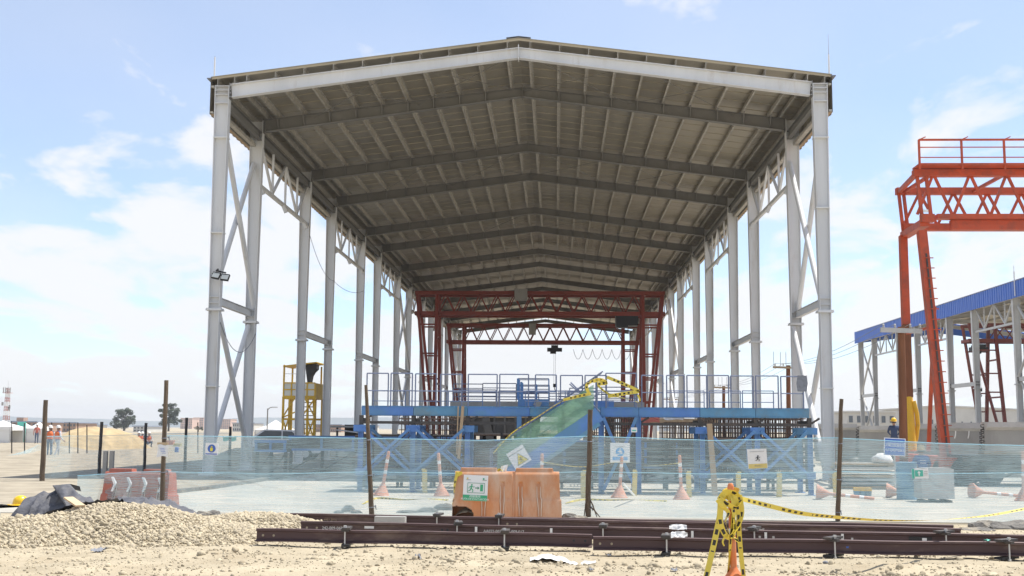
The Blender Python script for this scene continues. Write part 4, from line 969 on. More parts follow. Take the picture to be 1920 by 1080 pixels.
for i in range(0, len(seg) - 1, 2):
    s3 = seg[i:i + 3] if i + 2 < len(seg) else seg[i:i + 2]
    pts = [gp(a, b) for a, b, _ in s3]; zt = [P(a, t, gp(a, b).y).z for a, b, t in s3]
    net_strip(fa, 'net_panel', pts, 'net_blue', zt, .015, seed=i * 2.7)
    low = [P(a, 887 + (2 if k % 2 else -2), gp(a, b).y).z for k, (a, b, _) in enumerate(s3)]
    net_strip(fa, 'net_panel', pts, 'net_blue_low', low, .02, off=.12, nz=5, seed=i * 1.9 + 40)
s3 = run[:3]; pts = [gp(a, b) for a, b, _ in s3]
net_strip(fa, 'net_panel', pts, 'net_blue', [.62, .72, .76], .015, seed=50, nz=6)
# far fence at the left
fB = [((79, 902), (86, 750)), ((185, 893), (191, 791)), ((270, 884), (274, 793)), ((346, 882), (350, 783)), ((430, 880), (432, 800))]
fb = thing('net_fence', 'farther blue mesh fence on dark posts at the left, meeting the shed', 'fence', (-14, 38, 0))
bb = []
for k, (a, t) in enumerate(fB):
    g = G(*a); bb.append(g); pole(fb, g, P(t[0], t[1], g.y), .075 if k == 0 else .055, .065 if k == 0 else .05, 'post_dark' if k else 'bark', .01, k * 2.2 + 30)
zt = [P(a, t, g.y).z for (a, t), g in zip(((79, 818), (185, 817), (270, 814), (346, 812), (430, 812)), bb)]
for k in range(4): net_strip(fb, 'net_panel', bb[k:k + 2], 'net_blue_far', zt[k:k + 2], .05, seed=k * 3.3 + 9, rip=.10)
# thin bare posts of a further row, each one its own
for k, (a, bpx, t, wl) in enumerate(((22, 850, 790, 'in front of the leftmost white tent'), (46, 850, 793, 'in front of the middle white tent'), (97, 852, 792, 'just right of the brown end post'), (130, 850, 792, 'at the left foot of the sand heap'), (146, 850, 792, 'before the crest of the sand heap'), (163, 850, 797, 'beside the low grey building'), (470, 848, 779, 'between the first and second left shed columns'), (384, 850, 790, 'closest to the left shed column'), (371, 850, 792, 'before the apartment blocks'))):
    g = G(a, bpx); m = MB(); m.tube(g, P(a, t, g.y), .035, .03, 6); solo('bare_post', m, 'post_dark', 'thin dark bare post ' + wl, 'post', 'bare posts beyond the far fence')
m = MB(); m.path([G(372, 850), P(374, 800, G(372, 850).y), P(381, 788, G(372, 850).y)], [.09, .07, .06], 6); 
# fallen heap of net at the far left
m = MB(); m.open = True; rows = []
for j in range(6): rows.append([Vector((*(G(lerp(10, 54, i / 12), 860)).xy, 0)) + Vector((0, j * .35, .12 + .55 * (i / 12) * (1 - abs(j - 3) / 4) + .18 * abs(fbm(i * .5, j * .7, 3)))) for i in range(13)])
m.grid(rows); solo('fallen_net', m, 'net_blue', 'crumpled blue net slumped on the earth at the far left', 'net')
# two short blue-grey posts behind the near fence
for px in (196, 208):
    g = G(px, 897); m = MB(); m.box((g.x, g.y, .42), (.12, .12, .84)); m.box((g.x, g.y, .01), (.2, .2, .02)); solo('short_post', m, 'concrete', ('left' if px < 200 else 'right') + ' one of two short square grey posts inside the far fence', 'post', 'pair of short grey posts')

# signs hung on the near net
def on_net(px, py, off=-.15):
    by = float(np.interp(px, [r[0] for r in run], [r[1] for r in run]))
    y = G(px, by).y + off; return P(px, py, y)
c = on_net(397, 842); t, rot, c = plate('pictogram_sign', c, .24, .22, 'sign_white', 'white sign with round blue pictogram on the net by the left shed column', 'sign', 1.5)
flat(t, rot, c, 'roundel', disc(0, .01, .075), 'sign_blue'); flat(t, rot, c, 'figure_head', disc(0, .045, .014, 10), 'sign_yellow', -.0125); flat(t, rot, c, 'figure_body', [(-.022, -.04), (.022, -.04), (.028, .025), (-.028, .025)], 'sign_yellow', -.0125); flat(t, rot, c, 'footer', rect(-.11, .11, -.10, -.082), 'sign_blue')
c = P(1162.5, 849, 29.3); t, rot, c = plate('pictogram_sign', c, .48, .48, 'sign_white', 'white sign with blue roundel on the net beside the knotted centre pole', 'sign', 0)
flat(t, rot, c, 'roundel', disc(0, .02, .105, 28), 'sign_sky'); flat(t, rot, c, 'footer', rect(-.183, .183, -.183, -.10), 'sign_sky')
flat(t, rot, c, 'figure_head', disc(.005, .085, .02, 12), 'sign_white', -.0125)
for q, (a, b, e, f, w) in enumerate(((.005, .06, .0, .01, .05), (-.06, .03, .06, .04, .022), (-.08, -.045, .06, -.01, .022), (.0, .02, .06, .0, .022))): flat(t, rot, c, 'figure_limb', limb(a, b, e, f, w), 'sign_white', -.0125 - .0004 * q)
flat(t, rot, c, 'header', rect(-.12, .12, .148, .153), 'concrete'); flat(t, rot, c, 'header', rect(-.06, .06, .135, .139), 'concrete')
letters(t, rot, c, 'USO OBLIGATORIO', .034, 'sign_white', 0, -.128); letters(t, rot, c, 'DE PASAMANOS', .034, 'sign_white', 0, -.162)
c = on_net(1420, 860); t, rot, c = plate('pictogram_sign', c, .345, .345, 'paper', 'faded white sign with small running figure on the net near the right trestle', 'sign', -3)
runner(t, rot, c, .01, .0, .13, 'ink', -.010); flat(t, rot, c, 'footer', rect(-.165, .165, -.17, -.09), 'stake_yellow', -.0068, .0015); flat(t, rot, c, 'header', rect(-.13, .13, .125, .130), 'concrete')
letters(t, rot, c, 'PELIGRO', .03, 'concrete', 0, -.13, -.0095)
c = on_net(1725, 888); t, rot, c = plate('exit_sign', c, .29, .17, 'sign_white', 'green and white arrow sign on the net in front of the grey block', 'sign', -2)
flat(t, rot, c, 'panel', rect(-.09, .05, -.05, .06), 'sign_teal'); flat(t, rot, c, 'side_band', rect(-.145, -.10, -.083, .083), 'sign_teal')
flat(t, rot, c, 'arrow', [(-.03, -.035), (-.01, -.035), (-.01, .01), (.012, .01), (-.02, .048), (-.052, .01), (-.03, .01)], 'sign_white', -.0125)
for k in range(3): flat(t, rot, c, 'text_line', rect(.07, .13, .03 - k * .03, .036 - k * .03), 'concrete')
# paper note on the first pole
g = base[0]; c = P(305.5, 846, g.y - .06); t = thing('paper_note', 'curled white paper note with tan card tied to the leftmost wooden pole', 'note', c)
m = MB(); rows = []
for j in range(5): rows.append([c + Vector(((i / 5 - .5) * .20 + .01 * math.sin(j), -.02 - .03 * math.sin(i * .9) * (j / 4) - .01, .12 - j * .055 + .012 * math.sin(i * 1.3 + j))) for i in range(6)])
m.open = True; m.grid(rows); part(t, 'sheet', m, 'paper')
m = MB(); m.box(c + Vector((-.005, -.012, .14)), (.21, .012, .05)); part(t, 'card', m, 'card')
for k in range(4):
    m = MB(); m.box(c + Vector((.0 + .01 * k, -.058 + .004 * k, .055 - k * .03)), (.09, .002, .006)); part(t, 'handwriting', m, 'sign_blue')
# the blue site sign on its own pole
ys = 30.0; c = P(1677.5, 838, ys); t, rot, c = plate('site_sign', c, .53, .44, 'sign_white', 'blue site sign with white lettering on a thin pole behind the net', 'sign', 3, 0, .02)
flat(t, rot, c, 'blue_field', rect(-.245, .245, -.20, .20), 'sign_blue', -.011)
letters(t, rot, c, 'U梁预制场', .115, 'sign_white', 0, .045, -.0165); letters(t, rot, c, 'U DEMIAS', .105, 'sign_white', .01, -.085, -.0165)
m = MB(); m.tube((c.x, c.y + .03, 0), (c.x, c.y + .03, c.z + .1), .017, n=6); part(t, 'pole', m, 'zinc')

# ================================================================== DELINEATORS, STAKES
def delineator(name, label, base, top, mm='cone_pale', group='orange delineator posts behind the net', rb=.20, rs=.038, hc=.30, bands=True):
    base, top = Vector(base), Vector(top); ax = (top - base).normalized(); L_ = (top - base).length
    t = thing(name, label, 'delineator', base, group)
    m = MB(); m.lathe(base, [(rb, 0), (rb, .03), (rb * .93, .035), (rs * 1.5, hc - .03), (rs * 1.1, hc)], 18, ax); part(t, 'cone_base', m, mm, smooth='auto')
    m = MB(); m.lathe(base, [(rs, hc - .02), (rs, L_ - .04), (rs * .92, L_ - .02), (rs * .55, L_)], 12, ax); sh = part(t, 'shaft', m, mm, smooth='auto')
    for q in ((.50, .58), (.74, .82)) if bands else ():
        m = MB(); m.lathe(base, [(rs * 1.06, L_ * q[0]), (rs * 1.06, L_ * q[1])], 12, ax); part(sh, 'reflective_band', m, 'sign_white', smooth='auto')
    return t
for (a, b), (e, f), lab in (((715, 930), (729, 846), 'leaning orange delineator nearest the left trestle'), ((828, 931), (822, 849), 'orange delineator standing left of the barrier sign'), ((1014, 933), (1016.5, 850), 'orange delineator half hidden by the centre barrier'), ((1161, 934), (1166, 856), 'orange delineator in front of the blue roundel sign'), ((1278, 937), (1274, 853), 'orange delineator between the yellow stakes right of centre')):
    g = G(a, b); delineator('delineator', lab, g, P(e, f, g.y))
g = G(2012, 940); delineator('delineator', 'orange delineator cut by the right edge', G(1919, 940), P(1918, 845, G(1919, 940).y))
for (a, b), (e, f), lab in (((1531, 928), (1640, 939), 'fallen delineator lying nearest the right shed column'), ((1662, 925), (1780, 937), 'fallen delineator lying before the grey block'), ((1822, 925), (1915, 934), 'fallen delineator lying at the right edge of the road')):
    p = G(a, b + 9); q = G(e, f); delineator('delineator', lab, (p.x, p.y, .17), (q.x, q.y, .05), 'cone_pale', bands=True)
for k, ((a, b), (e, f), lab) in enumerate((((799, 925), (794, 881), 'short yellow stake between two delineators left of the barrier'), ((1091, 934), (1096, 884), 'short yellow stake right behind the knotted centre pole'), ((1190, 930), (1190, 883), 'short yellow stake right of the roundel sign'), ((1291, 933), (1292, 886), 'short yellow stake beside the delineator right of centre'), ((1383, 931), (1386, 887), 'short yellow stake under the left edge of the faded sign'), ((1461, 933), (1461, 887), 'short yellow stake right of the faded sign'), ((1566, 934), (1567, 888), 'short yellow stake at the right wooden pole'))):
    g = G(a, b); m = MB(); m.box(Vector((g.x, g.y, 0)).lerp(P(e, f, g.y), .5), (.115, .09, P(e, f, g.y).z), Matrix.Rotation(R(2 * (k % 3 - 1)), 3, 'Y')); m.box((P(e, f, g.y).x, g.y, P(e, f, g.y).z + .015), (.09, .07, .03)); solo('yellow_stake', m, 'stake_yellow', lab, 'stake', 'yellow stakes along the road')
# thin cord between the delineators
pts = [P(1017, 866, 28.0), P(1060, 873, 27.9), P(1100, 875, 27.9), P(1166, 866, 27.8), P(1220, 873, 27.7), P(1273, 868, 27.6)]
solo('caution_tape', ribbon(pts, .022, (0, 0, 1), 2), 'caution_tape', 'thin yellow tape slung between the delineators right of the barrier', 'tape', 'caution tapes')
solo('caution_tape', ribbon([G(680, 945, .02), G(700, 936, .02), G(716, 934, .03), G(760, 937, .02), G(800, 935, .02), G(840, 938, .02)], .05, (0, 1, 0), 4), 'caution_tape', 'yellow tape lying on the road left of the barrier', 'tape', 'caution tapes')
solo('caution_tape', ribbon([G(1060, 944, .02), G(1090, 937, .03), G(1140, 938, .02), G(1190, 937, .02), G(1250, 940, .02)], .05, (0, 1, 0), 4), 'caution_tape', 'yellow tape lying on the road right of the centre pole', 'tape', 'caution tapes')
m = MB(); m.bar(G(1168, 906, .5), G(1190, 930, .1), .03, .04); solo('white_batten', m, 'white_paint', 'white batten leaning against a yellow stake', 'batten')

# ================================================================== BARRIERS
def barrier(name, label, X0, X1, Y, H_, mm, yaw=0.0, hole=False, dep=.30):
    """Moulded plastic road barrier: flared foot, step, recessed ribs, two raised lips on top."""
    c = Vector(((X0 + X1) / 2, Y, 0)); Lx = X1 - X0
    t = thing(name, label, 'barrier', c, 'plastic road barriers', rz=yaw, local=True)
    nx = 128; prof = [(0, -.5), (.04, -.5), (.36, -.40), (.395, -.36), (.44, -.35), (.78, -.27), (.86, -.265), (.90, -.23)]
    grooves = [.285, .455, .625, .80] if hole else [.2, .42, .64, .86]
    def zt(u): return 1.0 if (.05 < u < .40) or (.58 < u < .94) else .93
    def ind(u, z):
        g = 0
        for k in grooves:
            d = abs(u - k)
            if d < .022 and z < .72: g = max(g, .035 * min(1, (.022 - d) / .008))
        if abs(u - .56) < .012: g = max(g, .02)
        if .65 < u < .78 and .44 < z < .66: g = max(g, .008)
        return g
    zz = [0, .015, .03, .045, .06, .08, .10, .12, .14, .16, .18, .20, .22, .24, .26, .28, .30, .32, .35, .37, .40, .44, .5, .56, .6, .66, .70, .74, .78, .83, .87, .90]
    def yat(z):
        for (a, p), (b, q) in zip(prof, prof[1:]):
            if a <= z <= b: return lerp(p, q, (z - a) / (b - a))
        return prof[-1][1]
    m = MB(); V = {}
    def lx(u, z):      # ends lean in slightly towards the top, foot sticks out
        e = .022 if z < .38 else 0.0; tq = (u - .5) * (1 + (.02 - .02 * z) + e * 1.2); return tq * Lx
    for side in (-1, 1):
        for i in range(nx + 1):
            u = i / nx
            for j, z in enumerate(zz):
                y = yat(z) * dep * 1.55; y = (y + ind(u, z)) if side < 0 else -(y + ind(u, z))
                V[(side, i, j)] = len(m.v); m.v.append((lx(u, z), y, z * H_))
            V[(side, i, 'a')] = len(m.v); m.v.append((lx(u, .93), side * .085 if True else 0, .93 * H_))
            V[(side, i, 'b')] = len(m.v); m.v.append((lx(u, zt(u)), side * .075, zt(u) * H_))
        for i in range(nx):
            u = (i + .5) / nx
            for j in range(len(zz) - 1):
                if hole and side < 0:
                    du, dz = (u - .055) / .14, ((zz[j] + zz[j + 1]) / 2 - .05) / .20
                    if du < 1 and du * du * .8 + dz * dz < 1 + .35 * fbm(u * 30, zz[j] * 12, 2): continue
                q = [V[(side, i, j)], V[(side, i + 1, j)], V[(side, i + 1, j + 1)], V[(side, i, j + 1)]]; m.f.append(tuple(q if side < 0 else q[::-1]))
            a, b = 'a', 'b'; last = len(zz) - 1
            m.f.append((V[(side, i, last)], V[(side, i + 1, last)], V[(side, i + 1, a)], V[(side, i, a)])); m.f.append((V[(side, i, a)], V[(side, i + 1, a)], V[(side, i + 1, b)], V[(side, i, b)]))
    for i in range(nx): m.f.append((V[(-1, i, 'b')], V[(-1, i + 1, 'b')], V[(1, i + 1, 'b')], V[(1, i, 'b')]))
    ks = list(range(len(zz))) + ['a', 'b']
    for i in (0, nx):
        for a, b in zip(ks, ks[1:]): m.f.append((V[(-1, i, a)], V[(-1, i, b)], V[(1, i, b)], V[(1, i, a)]))
    m.open = True
    part(t, 'body', m, mm, smooth='auto')
    for k in grooves:                                   # pale lines that paint highlights along the groove edges
        for e in (-.021, .021):
            m = MB()
            pts = [(lx(k + e * (.65 if z < .36 else .9), z), yat(z) * dep * 1.55 - .006, z * H_) for z in (.06, .2, .36)] + [(lx(k + e * .8, z), yat(z) * dep * 1.55 - .006, z * H_) for z in (.44, .55, .64)]
            m.path(pts, [.004, .007, .008, .008, .006, .004], 5); part(t, 'rib_highlight', m, 'barrier_highlight')
    return t
g0, g1 = G(853, 968), G(1050, 968)
bar1 = barrier('road_barrier', 'broken orange plastic barrier carrying the green exit sign at the centre', g0.x + .03, g1.x - .02, 21.55, .895, 'barrier_orange', R(2), True)
hx = g0.x + .2; m = MB(); n_ = 18; m.grid([[(hx - .16 + .5 * i / n_, 21.40 + .26 * j / n_, .005 + .17 * max(0, 1 - ((i / n_ - .42) * 2) ** 2) * (.6 + .4 * j / n_) + .03 * fbm(i * .4, j * .4, 2)) for i in range(n_ + 1)] for j in range(n_ + 1)]); solo('soil_pile', m, 'gravel', 'brown soil spilling inside the broken corner of the centre barrier', 'soil')
g0, g1 = G(176, 958), G(288, 964)
bar2 = barrier('road_barrier', 'faded red plastic barrier with pale chevrons behind the tarp', g0.x, g1.x + .05, 22.75, .78, 'barrier_red', R(-14))
for k in range(4):
    for e in (-1, 1):
        x = -.50 + k * .34; m = MB(); z0 = .50
        m.hexa([(x + .0, -.215, z0 + e * .13 - .02), (x + .05, -.215, z0 + e * .13 - .02), (x + .05, -.205, z0 + e * .13 + .0), (x, -.205, z0 + e * .13 + .0), (x + .06, -.215, z0 - .02), (x + .11, -.215, z0 - .02), (x + .11, -.19, z0 + .02), (x + .06, -.19, z0 + .02)])
        part(bar2, 'chevron', m, 'sign_white')
# exit sign on the barrier
c = P(891.5, 915, 21.55 - .29); t, rot, c = plate('exit_sign', c, .44, .455, 'sign_white', 'white and green exit sign with running figure hung on the orange barrier', 'sign', 2, -5, .012)
flat(t, rot, c, 'footer', rect(-.218, .218, -.226, -.125), 'sign_green')
for a in (rect(-.145, .165, -.09, -.083), rect(-.145, .165, .083, .09), rect(-.145, -.138, -.083, .083), rect(.158, .165, -.083, .083)): flat(t, rot, c, 'frame_line', a, 'ink_green', -.0078)
flat(t, rot, c, 'door', rect(.085, .135, -.055, .065), 'sign_green', -.0078)
flat(t, rot, c, 'arrow', [(-.005, -.008), (.04, -.008), (.04, -.03), (.07, 0), (.04, .03), (.04, .008), (-.005, .008)], 'ink_green', -.0078)
runner(t, rot, c, -.07, -.015, .17, 'sign_green', -.0078)
letters(t, rot, c, '疏散路线', .05, 'sign_white', 0, -.152, -.0115); letters(t, rot, c, 'RUTA DE EVACUACIÓN', .046, 'sign_white', 0, -.198, -.0115)
for x in (-.15, .14):
    flat(t, rot, c, 'emblem', disc(x - .0, .165, .016, 12), 'stake_yellow' if x < 0 else 'sign_green', -.0078); flat(t, rot, c, 'emblem_text', rect(x - .02, x + .06, .137, .145), 'concrete', -.0078)
# tape and a scrap of paper on top of the barrier
solo('caution_tape', merge(ribbon([P(858, 884, 21.4), P(853, 905, 21.35), P(851, 925, 21.33), P(849, 946, 21.33)], .06, (1, 0, 0), 2), ribbon([P(860, 886, 21.36), P(866, 887, 21.35), P(856, 893, 21.33)], .04)), 'caution_tape', 'yellow tape hanging down the left end of the centre barrier', 'tape', 'caution tapes')
m = MB(); m.open = True; m.grid([[P(940 + i * 3.2 - j * 1.2, 874 + j * 4.2 - i * .8, 21.5 + .02 * math.sin(i + j)) for i in range(5)] for j in range(4)]); solo('paper_scrap', m, 'paper', 'white paper scrap stuck upright on top of the centre barrier', 'paper')
solo('caution_tape', ribbon([P(930, 889, 21.5), P(937, 880, 21.5), P(943, 886, 21.48), P(948, 888, 21.5)], .05, (0, .3, 1), 3), 'caution_tape', 'small yellow tape knot on top of the centre barrier', 'tape', 'caution tapes')

# ================================================================== RAILS ON THE GROUND
RP = [(-.075, 0), (.075, 0), (.075, .011), (.03, .024), (.0085, .036), (.0085, .125), (.018, .133), (.036, .138), (.036, .166), (.027, .172), (-.027, .172), (-.036, .166), (-.036, .138), (-.018, .133), (-.0085, .125), (-.0085, .036), (-.03, .024), (-.075, .011)]
def rail(label, a, b, z):
    a = Vector((a.x, a.y, z)); b = Vector((b.x, b.y, z)); d = (b - a).normalized(); n = Vector((-d.y, d.x, 0))
    t = thing('steel_rail', label, 'rail', a, 'steel rails on the sand')
    k = len(RP); ns = 24; m = MB()
    for s in range(ns + 1):
        p = a.lerp(b, s / ns); 
        for x, h in RP: m.v.append(tuple(p + n * x + Vector((0, 0, h + .004 * math.sin(s * .7)))))
    for s in range(ns):
        for i in range(k): m.f.append((s * k + i, s * k + (i + 1) % k, (s + 1) * k + (i + 1) % k, (s + 1) * k + i))
    m.f.append(tuple(range(k))[::-1]); m.f.append(tuple(range(ns * k, ns * k + k)))
    o = part(t, 'rail_bar', m, 'rail_brown')
    m = MB(); m.hexa([a + n * .025 + Vector((0, 0, .1725)), a - n * .025 + Vector((0, 0, .1725)), a - n * .025 + Vector((0, 0, .1745)), a + n * .025 + Vector((0, 0, .1745))] + [b + n * .025 + Vector((0, 0, .1725)), b - n * .025 + Vector((0, 0, .1725)), b - n * .025 + Vector((0, 0, .1745)), b + n * .025 + Vector((0, 0, .1745))]); 
    for e, s in ((a, 1), (b, -1)):
        for q in (.09, .24):
            m = MB(); m.lathe(e + d * s * q - n * .0088 + Vector((0, 0, .08)), [(.016, -.001), (.016, .001)], 12, n); part(t, 'bolt_hole', m, 'sand' if s > 0 else 'ink')
    return t, a, b, d, n
def on_rail(a, b, px):
    best = min(range(401), key=lambda i: abs(_proj(a.lerp(b, i / 400)) - px)); return a.lerp(b, best / 400)
def _proj(p): v = Vector(p) - EYE; return 960 + FPX * v.dot(_R) / v.dot(_F)
ZR1, ZR2, ZR3 = .055, .07, .06
def at_head(px, py, z): return G(px, py, z + .172)
A1, J1 = at_head(482, 990.5, ZR1), at_head(1110, 1001, ZR1); J2 = at_head(1112, 1004, ZR1 + .012); B1 = at_head(1990, 1018, ZR1)
r1a = rail('front left rail lying nearest the camera up to the joint', A1, J1, ZR1)
r1b = rail('front right rail running from the joint out of frame', J2, B1, ZR1 + .002)
r2 = rail('long second rail lettered in white behind the front rails', at_head(565, 977, ZR2), at_head(1990, 1004, ZR2), ZR2)
r3 = rail('rearmost rail with the grey box on it at its left', at_head(500, 961.5, ZR3), at_head(1787, 983.5, ZR3), ZR3)
r4 = rail('third rail starting in front of the centre barrier', at_head(941, 970.5, ZR3 + .006), at_head(1801, 990, ZR3 + .006), ZR3 + .006)
for (tag, p, d) in (('a', A1, 0),):
    pass
def clamp(label, rl, px, tilt=0):
    t0, a, b, d, n = rl; p = on_rail(a, b, px); q = p - n * .11
    t = thing('rail_clamp', label, 'clamp', (q.x, q.y, gz(q.x, q.y)), 'rail clamps')
    m = MB(); m.tube((q.x, q.y, p.z - .045), (q.x, q.y, p.z + .205), .011, n=8); part(t, 'rod', m, 'zinc')
    rot = Matrix.Rotation(math.atan2(d.y, d.x) + R(90 + tilt), 3, 'Z')
    m = MB(); m.box((p.x, p.y, p.z + .196), (.34, .11, .03), rot); m.box((q.x, q.y, p.z + .176), (.07, .10, .035), rot); part(t, 'top_plate', m, 'dark_steel')
    m = MB(); m.box((p.x, p.y, p.z - .022), (.36, .11, .03), rot); part(t, 'bottom_plate', m, 'black_plastic')
    m = MB(); m.lathe((q.x, q.y, p.z + .225), [(.022, -.014), (.022, .014)], 6); m.lathe((q.x, q.y, p.z - .042), [(.022, -.012), (.022, .012)], 6); part(t, 'nut', m, 'zinc')
for rl, px, lab, tl in ((r1a, 650, 'rail clamp on the front rail near its left end', 8), (r1a, 947, 'rail clamp on the front rail below the centre barrier', 4), (r1b, 1250, 'rail clamp on the front rail beside the white plastic scrap', -6), (r1b, 1563, 'rail clamp on the front rail right of the taped post', -38), (r1b, 1888, 'rail clamp on the front rail at the right edge', -52), (r2, 858, 'rail clamp on the second rail left of the barrier', 14), (r2, 1130, 'rail clamp on the second rail under the centre pole', 0), (r2, 1412, 'rail clamp on the second rail right of the taped post', -20), (r2, 1770, 'rail clamp on the second rail at the right', -45), (r3, 822, 'silver rail clip on the rear rail left of the barrier', 0), (r3, 937, 'silver rail clip on the rear rail below the exit sign', 0)):
    clamp(lab, rl, px, tl)
# paint marks and stencilled numbers on the webs
def web_mark(rl, px, w, h, mm, dz=.04, name='paint_mark', off=.0105):
    t0, a, b, d, n = rl; p = on_rail(a, b, px); rot = Matrix.Rotation(math.atan2(d.y, d.x), 3, 'Z')
    m = MB(); m.box(p - n * off + Vector((0, 0, dz + h / 2)), (w, .003, h), rot); part(t0, name, m, mm)
for px in (895, 1033, 1299, 1437, 1580): web_mark(r2, px, .035, .13, 'white_paint', .012, off=.04)
web_mark(r2, 692, .14, .035, 'paper', .085, 'sticker'); web_mark(r1b, 1590, .03, .02, 'sign_blue', .07)
for px in (1425, 1450, 1578, 1598): web_mark(r2, px, .03, .03, 'zinc', .06, 'bolt')
for px in (828, 838): web_mark(r2, px, .03, .03, 'ink', .07, 'bolt_hole')
for px, w in ((1590, .26), (1725, .30)): web_mark(r3 if px < 1600 else r2, px, w, .07, 'black_plastic', .05, 'fish_plate', .02); web_mark(r3 if px < 1600 else r2, px + 7, .06, .035, 'paper', .07, 'sticker', .024)
def web_text(rl, px, s, size, mm='white_paint'):
    t0, a, b, d, n = rl; p = on_rail(a, b, px); me = text_mesh(s, size, mm, .001); o = bpy.data.objects.new('lettering', me); COL.objects.link(o); o.parent = t0
    mw = Matrix.Rotation(math.atan2(d.y, d.x), 4, 'Z') @ Matrix.Rotation(R(90), 4, 'X'); mw.translation = p - n * .012 + Vector((0, 0, .08)) - rootloc(t0); o.matrix_local = mw
web_text(r2, 624, '242-009-068', .06); web_text(r2, 945, 'AA022-002   242-009-017', .055); web_text(r2, 970, '', .06) if False else None; web_text(r4, 1412, 'IE AC A 60HE', .055); web_text(r3, 620, '60E1 2016', .05, 'timber')
# grey box on the rear rail, white scraps
t0, a, b, d, n = r3; p = on_rail(a, b, 734); rot = Matrix.Rotation(math.atan2(d.y, d.x), 3, 'Z')
m = MB(); m.box(p - n * .12 + Vector((0, 0, .10)), (.49, .12, .115), rot); m.box(p - n * .12 + Vector((0, 0, .035)), (.47, .16, .012), rot); solo('grey_box', m, 'concrete_light', 'light grey rectangular box beside the rear rail', 'box')
def rag(label, pts_px, z, w, mm='cloth_white', name='plastic_scrap', seed=0, cat='scrap', hh=.05):
    m = MB(); m.open = True; rows = []; n = 14
    base_ = [G(*p, z) for p in pts_px]
    for j in range(7):
        r = []
        for i in range(n + 1):
            q = i / n * (len(base_) - 1); k = min(int(q), len(base_) - 2); p = base_[k].lerp(base_[k + 1], q - k)
            e = (j / 6 - .5) * w * (.55 + .45 * math.sin(math.pi * i / n)) * (1 + .5 * fbm(i * .4, seed, 2)); r.append(p + Vector((.03 * fbm(i, j, seed), e, .012 + hh * abs(fbm(i * .45, j * .55, seed, 1, 2)) * 2 + (gz(p.x, p.y) if z == 0 else 0))))
        rows.append(r)
    m.grid(rows); return solo(name, m, mm, label, cat, smooth=True)
rag('white rag lying crumpled on the sand before the front rails', [(994, 1046), (1030, 1043), (1070, 1048), (1118, 1054)], 0, .45, seed=1)
def scrap(label, x0, x1, y0, y1, Y, seed):
    m = MB(); m.open = True
    m.grid([[P(lerp(x0, x1, i / 10) + 2 * fbm(i * .5, j, seed), lerp(y0, y1, j / 5) + 3.5 * fbm(i * .35, j * .3, seed, 1, 2) - 2 * math.sin(i / 10 * math.pi) * (1 - j / 5), Y - .05 * j / 5 + .05 * fbm(i * .6, j * .6, seed + 3)) for i in range(11)] for j in range(6)])
    return solo('plastic_scrap', m, 'cloth_white', label, 'scrap', smooth=True)
scrap('white plastic scrap lying over the second rail', 1255, 1288, 985, 992, on_rail(r2[1], r2[2], 1270).y - .06, 1)
scrap('white plastic scrap tucked behind the front rail', 1258, 1289, 998, 1008, on_rail(r1b[1], r1b[2], 1272).y - .06, 2)
rag('dark blue-grey scrap on the sand below the gravel pile', [(172, 1036), (185, 1034), (198, 1034)], 0, .25, 'debris', 'cloth_scrap', 8, hh=.06)
rag('dark twig-like scrap on the sand below the front left rail', [(778, 1040), (784, 1044), (790, 1047)], 0, .12, 'debris', 'cloth_scrap', 9, hh=.06)
rag('small dark scrap on the sand right of the white rag', [(1135, 1040), (1142, 1041), (1146, 1040)], 0, .12, 'debris', 'cloth_scrap', 10, hh=.04)
rag('bluish scrap near the bottom edge below the white rag', [(1105, 1072), (1110, 1073), (1114, 1073)], 0, .10, 'debris', 'cloth_scrap', 11, hh=.04)
rag('faint scrap by the bottom edge left of the taped post', [(1258, 1074), (1264, 1075), (1270, 1075)], 0, .12, 'debris', 'cloth_scrap', 12, hh=.04)
rag('green scrap on the front rail at the right edge', [(1845, 1015), (1850, 1016), (1856, 1015)], .235, .06, 'sign_teal', 'cloth_scrap', 13, hh=.02)

